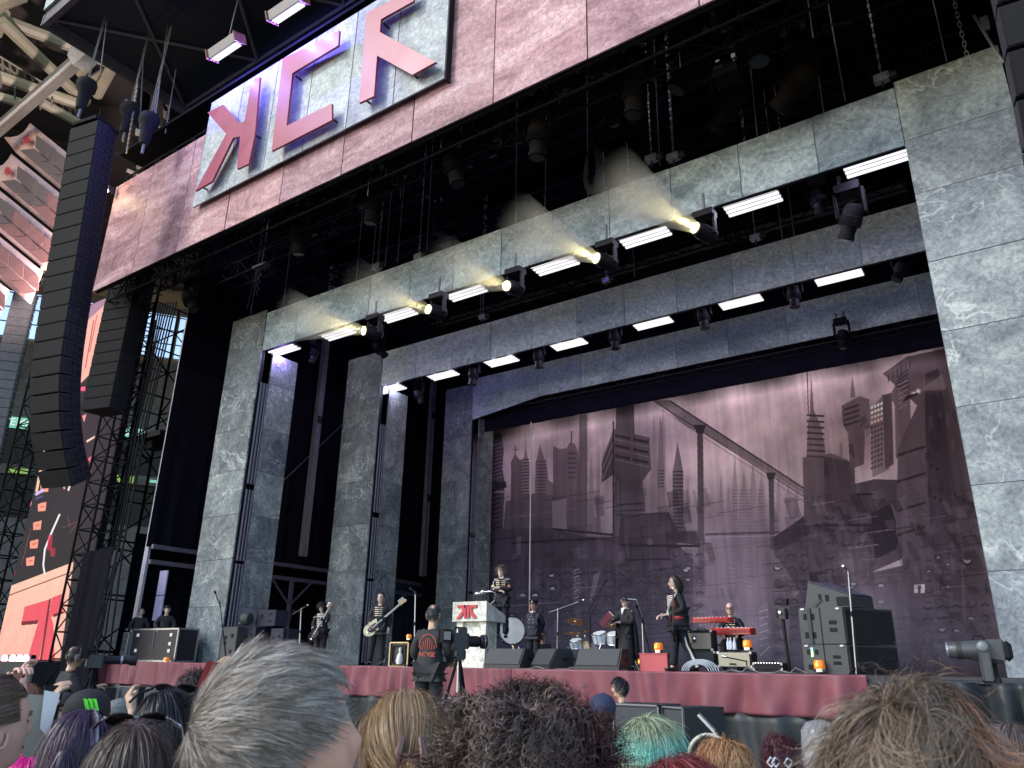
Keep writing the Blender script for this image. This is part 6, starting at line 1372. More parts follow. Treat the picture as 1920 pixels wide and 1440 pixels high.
part('base',MB().box((0,0,.06),(.86,.74,.12),bev=.01),WM,t,local=True); part('step',MB().box((.15,.35,.21),(1.1,.9,.42)),DARK,t,local=True)
def ep(x,y): # crop pixel on the front face -> local
    q=at(740+x/5.143,1040+y/5.143,pp[1]+.1-.42); return (q[0]-pp[0]+.05,-.42-.035,q[2]-DK)
RE=mat('emblem_red',(.5,.03,.05),.45,var=.05)
for pl in([(610,488),(690,486),(690,512),(676,512),(676,560),(634,618),(600,618),(655,545),(655,512),(612,512)],[(800,484),(722,486),(722,512),(732,512),(732,560),(762,612),(798,608),(752,540),(752,512),(796,510)],[(676,486),(694,486),(694,614),(676,614)],[(706,486),(728,486),(728,612),(706,612)]):
    part('emblem_bar',MB().prism([ep(*q) for q in pl],(0,.03,0)),RE,t,local=True)
q=at(897,1113,15.4); 
for dx,z_ in((-.12,0),(.05,.03)):
    m_=thing('podium_microphone','%s chrome microphone on a gooseneck above the podium'%('left' if dx<0 else 'right'),'microphone',q+[dx,0,z_]); part('capsule',MB().lathe([(.02,0),(.045,.04),(.045,.1),(.022,.12),(.018,.3)],(0,0,0),(1,.2,.05),12),CHROME,m_,local=True,smooth=True); part('gooseneck',MB().tube([(.28,.05,.02),(.4,.08,-.02),(.38,.08,-.2),(.2,.1,-.32)],.012),CHROME if dx>0 else BLACK,m_,local=True)
# mic stands
def mic_stand(px0,px1,py1,Y,label,boom=None,m=METAL,cross=.35,base=True,th=.014,grp=None):
    a=at(px0,1250,Y); a[2]=DK; b=at(px1,py1,Y); t=thing('microphone_stand',label,'microphone stand',a,group=grp); L=lambda q:np.array(q,float)-a
    part('shaft',MB().tube([(0,0,.02),L(b)],[th*1.25,th],7),m,t,local=True); part('clutch',MB().bar(L(b)*.55,L(b)*.6,th*2,8),BLACK,t,local=True)
    if base:
        for k in range(3):
            an=k*2.094+.3; part('foot',MB().bar((0,0,.12),(.28*math.cos(an),.28*math.sin(an),.01),.012),BLACK,t,local=True)
    if boom:
        c=at(boom[0],boom[1],Y-.15); d=at(boom[2],boom[3],Y+.12); part('boom',MB().bar(L(d),L(c),th*.8),m,t,local=True)
        dd=(c-d)/np.linalg.norm(c-d); part('microphone',MB().lathe([(.012,-.02),(.018,.1),(.032,.12),(.034,.16),(.02,.19)],L(c),dd,10),CHROME if m is METAL else BLACK,t,local=True,smooth=True)
        part('cable',MB().tube([L(c),L(c)*.6+L(b)*.4+[0,0,-.12],L(b)+[0.02,0,-.1],L(b)*.5+[.03,0,0],(0.05,0,.02)],.006,5),BLACK,t,local=True)
    else:
        part('clip',MB().box(L(b),(.05,.05,.08)),BLACK,t,local=True); part('microphone',MB().lathe([(.02,0),(.018,.12),(.034,.14),(.034,.18),(.02,.21)],L(b)+[0,0,.02],(-.8,-.2,.5),10),BLACK,t,local=True,smooth=True)
    return t
mic_stand(559,565,1140,15.4,'pale microphone stand left of the curly-haired guitarist',(573,1137,548,1152)); mic_stand(537,541,1165,15.3,'low dark microphone stand, second left of the curly-haired guitarist',(549,1150,538,1168),BLACK)
mic_stand(776,779,1112,15.6,'tall thin straight stand right of the bass player',None); mic_stand(1044,1046,1140,17.6,'straight chrome stand with a boom left of the drum kit',(1086,1128,1030,1148)); mic_stand(1106,1106,1148,16.6,'black boom stand reaching up over the drums',(1131,1097,1100,1152),BLACK)
mic_stand(1225,1203,1160,16.6,'slanted stand between the woman in the cape and the red box',(1198,1146,1208,1170),m=BLACK); mic_stand(1604,1590,1070,14.9,'tall pale stand in front of the right speaker stack',(1586,1066,1594,1073)); mic_stand(423,412,1125,15.1,'slim stand beside the first portal pillar, left of the speaker stack',(406,1118,414,1140),BLACK)
a=at(1170,1123,16.9); t=thing('boom_microphone','short boom microphone beside the head of the woman in sunglasses','microphone',a); part('capsule',MB().lathe([(.02,-.06),(.04,-.04),(.04,.06),(.02,.09)],(0,0,0),(1,0,-.15),10),DARK,t,local=True,smooth=True); part('boom',MB().bar((.08,0,0),(.3,.05,-.02),.01).bar((.3,.05,-.02),(.35,.2,-.4),.012).bar((.35,.2,-.4),(.35,.2,DK-a[2]),.014),METAL,t,local=True)
# stand with a black device
a=at(1480,1250,15.6); a[2]=DK; t=thing('device_stand','black stand with a hooded device on top, between the amps and the speaker stack','stand',a); part('shaft',MB().bar((0,0,0),(-.03,0,1.0),.03,8),BLACK,t,local=True); part('foot',MB().lathe([(.2,0),(.2,.03),(.04,.05)],(0,0,0),n=14),BLACK,t,local=True); part('device',MB().box((-.03,0,1.08),(.2,.2,.2),bev=.03),DARK,t,local=True); part('lens',MB().lathe([(.001,0),(.03,0),(.03,.02)],(-.05,-.1,1.1),(0,-1,0),12),mat('white_dot',(.8,.8,.85),.3),t,local=True); part('hood',MB().prism([(-.16,0,1.25),(.06,0,1.24),(.08,0,1.36),(.0,0,1.34),(-.04,0,1.29),(-.16,0,1.3)],(0,.15,0)),BLACK,t,local=True)
# drum kit
SH=mat('drum_white',(.68,.74,.78),.3,var=.08,coat=.5); BRASS=mat('cymbal_bronze',(.5,.3,.14),.28,metal=.9,var=.15); HEAD=mat('drum_head',(.75,.75,.72),.6,var=.08); WOOD=mat('hoop_wood',(.6,.36,.1),.35,var=.2,coat=.4)
a=at(1115,1250,20.); a[2]=DK; kt=thing('drum_kit','white drum kit with bronze cymbals and chrome stands behind the wedges','drum kit',a)
def kd(px,py,dy=0): q=at(px,py,20.+dy)-a; return q
def drum(px,py,dy,r,h,ax=(0,-.35,1),nm='tom'):
    c=kd(px,py,dy); ax=np.array(ax,float)/np.linalg.norm(ax); d=part(nm,MB().lathe([(r,-h/2),(r,h/2)],c,ax,24),SH,kt,local=True,smooth=True)
    for s_ in(-1,1):
        o=part('hoop',MB().ring([(r+.006,-.018),(r+.016,0),(r+.006,.02),(r-.008,.014)],c+ax*s_*h/2,ax,24),CHROME,kt,local=True); 
    part('drum_head',MB().lathe([(r*.98,h/2),(r*.98,h/2+.006)],c,ax,24),HEAD,kt,local=True)
    d_,u,w_=frame(ax)
    for k in range(8): 
        q=c+(r+.012)*(math.cos(k*.785)*u+math.sin(k*.785)*w_); part('lug',MB().bar(q-ax*h*.4,q+ax*h*.4,.007,5),CHROME,kt,local=True)
drum(1125,1196,0,.19,.26); drum(1152,1197,0,.2,.26,(.1,-.35,1)); drum(1080,1207,-.2,.17,.2); drum(1166,1208,.3,.24,.3,nm='floor_tom')
c=kd(1092,1226,-.1); part('bass_drum',MB().lathe([(.31,0),(.31,.4)],c,(0,1,0),28),SH,kt,local=True,smooth=True); part('bass_hoop',MB().ring([(.31,-.03),(.34,-.03),(.34,.02),(.31,.02)],c,(0,1,0),28),WOOD,kt,local=True); part('bass_head',MB().lathe([(.3,-.012),(.3,-.004)],c,(0,1,0),28),mat('head_cream',(.6,.5,.35),.5,var=.3,scale=3),kt,local=True)
def cymbal(px,py,dy,r,ax):
    c=kd(px,py,dy); part('cymbal',MB().lathe([(r,-.012),(r*.6,0),(.06,.012),(.045,.03),(.01,.035)],c,ax,26),BRASS,kt,local=True,smooth=True); part('cymbal_stand',MB().bar(c,(c[0]+.12,c[1]+.1,.35),.012).bar((c[0]+.12,c[1]+.1,.35),(c[0]+.3,c[1]+.1,0),.012).bar((c[0]+.12,c[1]+.1,.35),(c[0]-.05,c[1]-.1,0),.012).bar((c[0]+.12,c[1]+.1,.5),(c[0]+.12,c[1]+.35,0),.012),CHROME,kt,local=True)
cymbal(1080,1165,-.2,.26,(.35,-.35,1)); cymbal(1073,1187,.1,.24,(.12,-.2,1)); cymbal(1094,1184,-.1,.2,(-.1,-.3,1)); cymbal(1175,1180,.3,.25,(-.3,-.3,1)); cymbal(1148,1172,.6,.24,(.2,-.3,1))
for k in range(9):
    r=random.Random(k); q=kd(1065+k*9,1215-(k%3)*12,-.1); part('stand_tube',MB().bar(q,q+[r.uniform(-.25,.25),r.uniform(-.1,.1),-.35],.013).ellipsoid(q,(.025,.025,.025),nu=8,nv=6),CHROME,kt,local=True)
a2=at(960,1182,18.6); t=thing('concert_bass_drum','big upright white concert drum behind the podium','drum',a2); ax=np.array((.72,-.7,.05)); part('shell',MB().lathe([(.37,0),(.37,.35)],(0,0,0),-ax,28),DARK,t,local=True,smooth=True); part('drum_head',MB().lathe([(.36,0),(.36,.01)],(0,0,0),ax,30),mat('head_mottled',(.68,.68,.66),.6,var=.2,scale=3),t,local=True); part('hoop',MB().ring([(.365,-.01),(.39,-.01),(.39,.03),(.365,.03)],(0,0,0),ax,28),BLACK,t,local=True)
for k in range(8):
    d_,u,w_=frame(ax); q=.4*(math.cos(k*.785)*u+math.sin(k*.785)*w_); part('lug',MB().ellipsoid(q,(.022,.022,.022),nu=8,nv=6),CHROME,t,local=True)
part('stand',MB().bar((0,0,-.3),(.25,0,DK-a2[2]),.02).bar((0,0,-.3),(-.25,.1,DK-a2[2]),.02).bar((0.0,0,-.2),(.1,.3,DK-a2[2]),.02),CHROME,t,local=True)
a3=at(985,1225,17.5); a3[2]=DK
t=thing('snare_stand','jumble of chrome pedal and stand parts between the first two wedges','drum hardware',a3)
for k in range(8):
    r=random.Random(k+40); part('tube',MB().bar((r.uniform(-.25,.25),r.uniform(-.1,.1),.0),(r.uniform(-.2,.2),r.uniform(-.1,.1),r.uniform(.2,.55)),.014),CHROME,t,local=True)
# picture frame with figure, beacon
a=at(748,1250,16.8); a[2]=DK; t=thing('picture_frame','gold-edged black picture frame leaning behind the bass player','picture frame',a,.1)
for s_,w2 in((1,.62),(.72,.45)):
    for sx in(-1,1): part('frame_side',MB().box((sx*w2/2*1.0,-.04*(2-s_),.31),(.035,.04,.62*s_)),mat('frame_gold',(.45,.36,.2),.35,metal=.5) if s_==1 else BLACK,t,local=True)
    for z in(0,1): part('frame_rail',MB().box((0,-.04*(2-s_),.31+(z-.5)*.62*s_),(w2,.04,.035)),MATS['frame_gold'] if s_==1 else BLACK,t,local=True)
part('picture',MB().box((0,0,.31),(.56,.01,.56)),mat('picture_dark',(.05,.045,.04),.5),t,local=True); part('figure',MB().lathe([(.09,.0),(.11,.1),(.07,.25),(.03,.3),(.05,.36),(.04,.42),(.005,.44)],(.06,-.06,.06),(0,0,1),12),WHITE,t,local=True,smooth=True)
def beacon(px,py,Y,label,s=1.):
    s=s*.8
    a=at(px,py,Y); t=thing('beacon',label,'beacon lamp',a,group='orange rotating beacons'); 
    OR=mat('beacon_orange',(.85,.25,.02),.15,var=.2,scale=12,coat=.6); 
    if not OR.get('done'):
        b=OR.node_tree.nodes['Principled BSDF']; b.inputs['Emission Color'].default_value=(1,.25,.02,1); b.inputs['Emission Strength'].default_value=.12; OR['done']=1
    part('dome',MB().lathe([(.11*s,0),(.115*s,.05*s),(.11*s,.14*s),(.09*s,.17*s),(.01,.175*s)],(0,0,0),n=18),OR,t,local=True,smooth=True); part('base',MB().lathe([(.12*s,-.06*s),(.12*s,0)],(0,0,0),n=18),CHROME,t,local=True)
    for k in range(3): part('reflector',MB().ellipsoid((.06*s*math.cos(k*2.1),.06*s*math.sin(k*2.1)-.06*s,.08*s),(.03*s,.015*s,.045*s),nu=8,nv=6),emis('bulb_amber',(1,.5,.08),1.2),t,local=True)
beacon(767,1197,16.8,'beacon on top of the picture frame, orange',.8); beacon(1235,1219,15.5,'orange beacon standing on the red box',1.05); beacon(1203,1246,15.4,'small orange beacon on the deck left of the red box',.85); beacon(1402,1214,15.6,'orange beacon on top of the cream amp cabinet'); beacon(1537,1254,14.8,'orange beacon at the foot of the right speaker stack',1.05); beacon(312,1240,14.8,'orange beacon beside the flight case, leftmost',.9)
a=at(1235,1250,15.45); a[2]=DK; t=thing('red_box','plain red box with a beacon on it, left of the long-haired guitarist','box',a); part('front_face',MB().box((0,-.0,.165),(.62,.5,.33),bev=.01),mat('box_red',(.5,.09,.1),.55,var=.08),t,local=True); part('lid',MB().box((0,0,.335),(.63,.51,.02)),MATS['box_red'],t,local=True)
# amps and keyboards
TW=mat('grille_tweed',(.42,.38,.28),.8,var=.12,scale=80,bump=.2); TW2=mat('grille_beige',(.36,.31,.25),.8,var=.12,scale=80,bump=.2); TOL=mat('tolex_black',(.02,.02,.02),.7,var=.2,scale=60,bump=.2)
def amp(px0,px1,py0,py1,Y,label,cloth,D=.3,name='guitar_amplifier',knobs=True,badge=False,yaw=0):
    a=at(px0,py1,Y); b=at(px1,py0,Y); W=b[0]-a[0]; H=b[2]-a[2]; t=thing(name,label,'amplifier',((a[0]+b[0])/2,Y,a[2]),yaw)
    part('cabinet',MB().box((0,D/2,H/2),(W,D,H),bev=.015),TOL,t,local=True); part('grille',MB().box((0,-.008,H*(.47 if knobs else .5)),(W*.9,.02,H*(.76 if knobs else .88))),cloth,t,local=True)
    if knobs:
        for k in range(9): part('knob',MB().lathe([(.014,0),(.011,.02)],(-W*.38+W*.095*k,-.002,H*.93),(0,-1,.3),8),CHROME,t,local=True)
    part('handle',MB().tube([(-.1,D/2,H),(-.08,D/2,H+.03),(.08,D/2,H+.03),(.1,D/2,H)],.01),BLACK,t,local=True)
    for sx in(-1,1):
        for sz in(0,1): part('corner',MB().box((sx*(W/2-.02),.02,.02+sz*(H-.04)),(.045,.05,.045)),METAL,t,local=True)
    return t
amp(1290,1334,1181,1220,15.75,'beige combo amplifier with knobs, behind the long-haired guitarist',TW2); amp(1290,1340,1221,1250,15.75,'dark grey amp cabinet under the beige combo',GRILLE,knobs=False)
t=amp(1346,1408,1222,1251,15.2,'cream-grilled amp cabinet with a microphone in front, right of the cable coil',TW,knobs=False,D=.35); text_local('VOX',.055,BLACK,t,(-.02,-.03,.06)) if False else part('badge',MB().box((-.03,-.025,.06),(.13,.01,.025)),BLACK,t,local=True)
a=at(1380,1240,15.0); t2=thing('instrument_microphone','microphone on a low boom in front of the cream amp cabinet','microphone',a); part('boom',MB().bar((.22,0,0),(-.18,0,.07),.012).bar((.2,0,0),(.2,0,DK-a[2]),.012),BLACK,t2,local=True); part('capsule',MB().lathe([(.02,0),(.03,.03),(.03,.08)],(-.18,0,.07),(-1,0,.3),10),CHROME,t2,local=True)
amp(1412,1466,1243,1256,14.95,'low black amp head with white knobs, right of the cream cabinet',BLACK,D=.4,name='amplifier_head')
a=at(1302,1198,15.4); t2=thing('instrument_microphone','round microphone hanging in front of the beige combo','microphone',a); part('capsule',MB().ellipsoid((0,0,0),(.05,.05,.07)),CHROME,t2,local=True,smooth=True); part('arm',MB().tube([(0,0,-.05),(-.1,0,-.1),(-.2,0,-.3)],.01),METAL,t2,local=True)
KR=mat('keyboard_red',(.62,.02,.02),.3,var=.06,coat=.5); KEYW=mat('key_white',(.8,.8,.78),.3,var=.02)
def keyboard(x0,x1,py,Y,label,hh=.1,D=.36,yaw=0,keys=26):
    a=at(x0,py,Y); b=at(x1,py,Y); W=abs(b[0]-a[0]); c=(a+b)/2; t=thing('keyboard',label,'keyboard',c,yaw+math.pi); part('case',MB().box((0,0,0),(W,D,hh),bev=.015),KR,t,local=True)
    part('rear_panel',MB().box((0,D/2+.003,0),(W*.94,.01,hh*.5)),mat('kb_rear',(.3,.02,.02),.4) ,t,local=True)
    for k in range(keys): part('key',MB().box((-W*.44+W*.88*k/(keys-1),-D*.28,hh/2+.006),(W*.88/keys*.88,D*.36,.015)),KEYW,t,local=True)
    for k in range(8): part('knob',MB().lathe([(.012,0),(.01,.02)],(-W*.35+W*.1*k,D*.25,hh/2),(0,0,1),8),CHROME,t,local=True)
    return t
keyboard(1303,1372,1163,16.7,'upper bright red keyboard in front of the bald player'); keyboard(1338,1413,1184,16.5,'lower dark red keyboard, wider, with a slanted right end',.13)
a=at(1360,1250,16.7); a[2]=DK; t=thing('keyboard_stand','black braced stand under the two red keyboards','stand',a)
for sx in(-1,1): part('leg',MB().bar((sx*.35,0,0),(sx*.35,0,.82),.03),BLACK,t,local=True); part('arm',MB().bar((sx*.33,0,.75),(sx*.12,-.1,1.0),.018),METAL if sx<0 else BLACK,t,local=True)
part('cross_bar',MB().bar((-.35,0,.55),(.35,0,.55),.025),BLACK,t,local=True); part('shelf',MB().box((0,.1,.3),(.7,.3,.05)),BLACK,t,local=True)
for i,px in enumerate((1366,1371,1378)):
    a=at(px,1218,15.5); t=thing('water_bottle','clear plastic water bottle beside the amp cabinet, %s of three'%('left','middle','right')[i],'bottle',a,group='water bottles on the amp cabinet'); part('bottle',MB().lathe([(.032,0),(.034,.02),(.034,.13),(.012,.18),(.012,.2)],(0,0,0),n=12),mat('bottle_plastic',(.6,.65,.75),.1,var=.05),t,local=True,smooth=True); part('cap',MB().lathe([(.014,.2),(.014,.22)],(0,0,0),n=10),WHITE,t,local=True)
mb=MB(); c0=at(1313,1249,15.0); c0[2]=DK
for k in range(5): mb.tube([c0+[(.16+.034*k)*math.cos(u)*1.25,.02*k-.1,(.13+.02*k)*max(0,math.sin(u))+.02] for u in np.linspace(0,math.pi,12)],.010,5)
solo('cable_coil',mb,mat('cable_white',(.42,.48,.54),.4),'pale blue-white coil of cable on the deck beside the guitarist','cable')
mb=MB()
for k in range(14): 
    x=at(1330+k*30,1256,14.75)[0] if k<6 else at(840+k*22,1250,14.7)[0]; mb.tube([(x,14.75,DK+.01),(x+.1,14.8,DK+.05*(k%3)),(x+.3,14.75,DK+.015),(x+.5,14.9,DK+.01)],.012,5)
solo('deck_cables',mb,mat('cable_mixed',(.16,.15,.15),.5,var=.6,scale=1),'loose cables lying along the stage edge','cable',kind='stuff')
# right speaker stack
t0=at(1549,1250,14.9); t0[2]=DK
H1=(at(1549,1208,14.9)[2]-DK); H2=(at(1549,1138,14.9)[2]-DK)-H1
xw0=at(1508,1250,14.9)[0]; xw1=at(1592,1250,14.9)[0]; WW=xw1-xw0
CG=mat('speaker_grey',(.062,.066,.066),.6,var=.1,scale=15,bump=.1)
dirr=np.array([.35,.94,0])   # long side runs upstage to the right
def stackbox(i,z,h,label):
    t=thing('speaker_cabinet',label,'loudspeaker',(xw0,14.9,z),0,'cabinets of the right speaker stack'); D=np.array([1.0,1.75,0]); 
    base=[(0,0,.01),(WW,0,.01),(WW+D[0]*.62,D[1]*.5+.2,.01),(D[0]*.62,D[1]*.5+.2,.01)]
    part('cabinet',MB().prism(base,(0,0,h-.015)),CG,t,local=True)
    s0=np.array([WW,0,0]); s1=np.array([WW+D[0]*.62,D[1]*.5+.2,0]); n=np.array([(s1-s0)[1],-(s1-s0)[0],0]); n/=np.linalg.norm(n)
    part('side_grille',MB().prism([s0+(s1-s0)*.03+[0,0,.03],s1-(s1-s0)*.03+[0,0,.03],s1-(s1-s0)*.03+[0,0,h-.04],s0+(s1-s0)*.03+[0,0,h-.04]],n*.02),mat('grille_black',(.018,.017,.017),.8,scale=50,bump=.3),t,local=True)
    part('seam',MB().box((WW*.49,-.004,h/2),(.015,.012,h*.98)),BLACK,t,local=True)
    for x,z_ in((.14,.74),(.32,.74),(.16,.24),(.3,.24)): part('recess',MB().box((WW*x,-.003,h*z_),(WW*.075*(1 if z_>.5 else 1.5),.012,h*.17),bev=.004),SLOT,t,local=True)
    for z_ in(.58,.38): part('recess',MB().box((WW*.76,-.003,h*z_),(WW*.17,.012,h*.11),bev=.004),SLOT,t,local=True)
    for x in(.1,.9): part('latch',MB().box((WW*x,-.01,h*.95),(.06,.02,.03)),METAL,t,local=True)
    return t
t=stackbox(0,DK,H1,'lower grey subwoofer of the right speaker stack, with a small green light'); part('status_light',MB().box((WW*.22,-.014,H1*.68),(.035,.01,.1)),emis('status_green',(.5,1,.35),1.2),t,local=True); part('status_light_blue',MB().box((WW*.22,-.014,H1*.84),(.035,.01,.05)),emis('status_blue',(.3,.6,1),1.),t,local=True)
t=stackbox(1,DK+H1,H2,'upper grey subwoofer of the right speaker stack, with a black strap'); part('strap',MB().box((WW*.24,-.03,H2/2),(.055,.01,H2)),DARK,t,local=True)
t=thing('tilted_speaker','grey wedge-shaped speaker tilted on top of the right speaker stack','loudspeaker',(xw0+.08,15.0,DK+H1+H2)); hh=at(1530,1090,14.9)[2]-(DK+H1+H2)
part('cabinet',MB().prism([(0,0,0),(.72,0,0),(.78,0,.1*hh/.5),(.62,0,hh*.5),(.08,0,hh)],(0,.75,0)) if False else MB().prism([(0.02,0,0),(.8,0,0),(.8,0,hh*.45),(.12,0,hh)],(.25,.7,0)),CG,t,local=True)
part('top_grille',MB().prism([(.12,-.0,hh+.012),(.8,0,hh*.45+.012),(1.05,.7,hh*.45+.012),(.37,.7,hh+.012)],(0,0,.012)),mat('grille_bluegrey',(.07,.07,.11),.6,scale=40,bump=.2),t,local=True)
for x,z_,w2 in((.3,.4,.05),(.42,.36,.06)): part('recess',MB().box((x,-.004,hh*z_),(w2,.012,hh*.24)),SLOT,t,local=True)
part('connector_plate',MB().box((.68,-.006,hh*.22),(.2,.014,hh*.34)),BLACK,t,local=True); part('strap',MB().prism([(.28,-.01,hh*.3),(.34,-.01,hh*.3),(.2,-.01,0),(.13,-.01,0)],(0,-.01,0)),DARK,t,local=True)
# left speaker stack
def lbox(x0,x1,y0,y1,Y,label,D=.7,m=CG,blue=True):
    a=at(x0,y1,Y); b=at(x1,y0,Y); t=thing('speaker_cabinet',label,'loudspeaker',((a[0]+b[0])/2,Y,a[2]),0,'cabinets of the left speaker stack'); W=b[0]-a[0]; H=b[2]-a[2]
    part('cabinet',MB().box((0,D/2,H/2),(W,D,H),bev=.015),m,t,local=True)
    for x,z in((-.22,.7),(-.22,.55),(.2,.75),(.2,.3)): part('recess',MB().box((x*W,-.004,z*H),(W*.12,.012,H*.1)),SLOT,t,local=True)
    return t
lbox(408,446,1175,1242,15.6,'grey speaker cabinet with dark recesses beside the first portal pillar'); lbox(449,480,1175,1242,15.9,'navy-black speaker cabinet in the left stack, second from the left',m=mat('navy_grille',(.02,.02,.04),.7)); lbox(500,532,1178,1242,16.,'dark speaker cabinet at the right of the left stack',m=MATS['navy_grille']); lbox(478,518,1143,1174,16.,'dark box lying on top of the left speaker stack',m=MATS['navy_grille'],D=.5)
a=at(462,1160,15.8); t=thing('tilted_speaker','grey round-backed speaker on top of the left stack','loudspeaker',a); part('shell',MB().lathe([(.001,-.16),(.18,-.14),(.22,0),(.2,.1),(.001,.12)],(0,0,.0),(-1,-.3,.1),20),CG,t,local=True,smooth=True); part('yoke',MB().bar((-.3,0,-.15),(-.1,0,0),.04),STEEL,t,local=True)
# flight case
a=at(238,1250,14.95); b=at(325,1250,14.95); top=at(280,1180,14.95)[2]; cx=(a[0]+b[0])/2; W=b[0]-a[0]; H=top-DK
t=thing('flight_case','large black flight case with silver edges and white stickers, two crew behind it','flight case',(cx,14.95,DK)); part('shell',MB().box((0,.35,H/2),(W,.7,H)),mat('case_black',(.014,.014,.02),.5),t,local=True)
for x in(-W/2,W/2):
    for y in(0,.7): part('edge',MB().box((x,y,H/2),(.05,.05,H+.02)),METAL,t,local=True)
for z in(0.03,H): part('edge',MB().box((0,0,z),(W,.05,.05)),METAL,t,local=True); part('edge',MB().box((W/2,.35,z),(.05,.7,.05)),METAL,t,local=True); part('edge',MB().box((-W/2,.35,z),(.05,.7,.05)),METAL,t,local=True)
for x,z in((-.36,.82),(.36,.82),(-.36,.34),(.36,.34),(.36,.55)): part('sticker',MB().box((x*W,-.02,z*H),(.14,.01,.1),bev=.002),WHITE,t,local=True)
part('seam',MB().box((.0,-.01,H*.7),(.02,.03,H*.6)),STEEL,t,local=True)
p2=at(225,1250,14.8); t=thing('flight_case','narrow grey metal case with latches, left end of the black flight case','flight case',(p2[0],14.8,DK)); part('shell',MB().box((0,.3,H*.46),(.35,.6,H*.92),bev=.02),mat('case_alu',(.2,.2,.19),.5,metal=.3,var=.3),t,local=True)
for k in range(5): part('latch',MB().box((.02*(k%2),-.01,.2+k*.2),(.14,.03,.07)),METAL,t,local=True)
# pan-tilt camera-like moving light at the right on the riser
a=at(1826,1219,10.6); sc=10.6/7.0; t=thing('robotic_light','large grey moving spotlight on a column at the right end of the stage, aimed left','stage light',a,.12)
GM=mat('fixture_grey',(.06,.065,.07),.4,var=.12); t.scale=(.88,)*3
part('barrel',MB().lathe([(.001,-.30),(.085,-.30),(.1,-.28),(.11,-.1),(.12,.0),(.125,.12)],(0,0,0),(1,0,0),20),GM,t,local=True,smooth=True); part('lens_rim',MB().ring([(.08,-.315),(.1,-.315),(.1,-.29),(.08,-.29)],(0,0,0),(1,0,0),20),METAL,t,local=True); part('grip_band',MB().lathe([(.113,-.2),(.116,-.2),(.118,-.14),(.113,-.14)],(0,0,0),(1,0,0),20),DARK,t,local=True); part('housing',MB().box((.24,0,.0),(.26,.26,.26),bev=.05),GM,t,local=True); part('back_shell',MB().box((.37,0,-.01),(.1,.27,.25),bev=.05),BLACK,t,local=True); part('belly',MB().prism([(-.1,-.1,-.06),(.3,-.1,-.12),(.3,-.1,-.17),(0,-.1,-.13)],(0,.2,0)),BLACK,t,local=True)
part('yoke',MB().box((.1,-.17,-.16),(.13,.05,.42),bev=.015),GM,t,local=True); part('yoke_cap',MB().ellipsoid((.1,-.18,.04),(.07,.04,.07)),mat('fixture_pale',(.17,.19,.19),.4),t,local=True,smooth=True); part('far_yoke',MB().box((.17,.16,-.16),(.13,.05,.42),bev=.015),BLACK,t,local=True); part('base',MB().box((.14,0,-.36),(.2,.36,.08),bev=.02),BLACK,t,local=True); part('handle',MB().tube([(.0,0,.12),(.02,0,.17),(.12,0,.17),(.14,0,.13)],.01),PURP,t,local=True)
# audience barrier-side speakers in the pit
def pitbox(x0,x1,y0,y1,Y,label,rim=True,yaw=0,m=None):
    a=at(x0,y1,Y); b=at(x1,y0,Y); W=b[0]-a[0]; t=thing('pit_speaker',label,'loudspeaker',((a[0]+b[0])/2,Y,0),yaw,'black speakers in the pit'); H=b[2]
    part('cabinet',MB().box((0,.35,H/2),(W,.7,H)),m or DARK,t,local=True); part('grille',MB().box((0,-.01,H-.3),(W-.06,.02,.52)),GRILLE,t,local=True)
    for sx in(-1,1): part('edge',MB().box((sx*(W/2-.01),-.02,H-.3),(.02,.03,.6)),STEEL,t,local=True)
    part('edge',MB().box((0,-.02,H-.01),(W,.03,.02)),STEEL,t,local=True)
pitbox(85,121,1283,1370,10.,'black pit speaker in front of the left cameraman'); pitbox(122,165,1290,1370,10.2,'second black pit speaker from the left'); pitbox(214,262,1288,1360,11.,'black pit speaker left of the black-haired head'); pitbox(264,300,1290,1360,11.,'narrow pit speaker right of its neighbour'); pitbox(822,905,1310,1400,10.,'pit speaker below the broadcast camera'); pitbox(1152,1236,1322,1380,10.,'pit speaker above the mint-green hair'); pitbox(1238,1290,1326,1380,10.,'pit speaker right of the mint-green hair',yaw=-.4)
a=at(1310,1340,9.8); b=at(1340,1372,9.8); solo('pit_rail',MB().bar(a,b,.03).bar(b,(b[0],b[1],0),.03),METAL,'shiny slanted metal bar beside the pit speaker','rail')
for i in range(26):
    pass
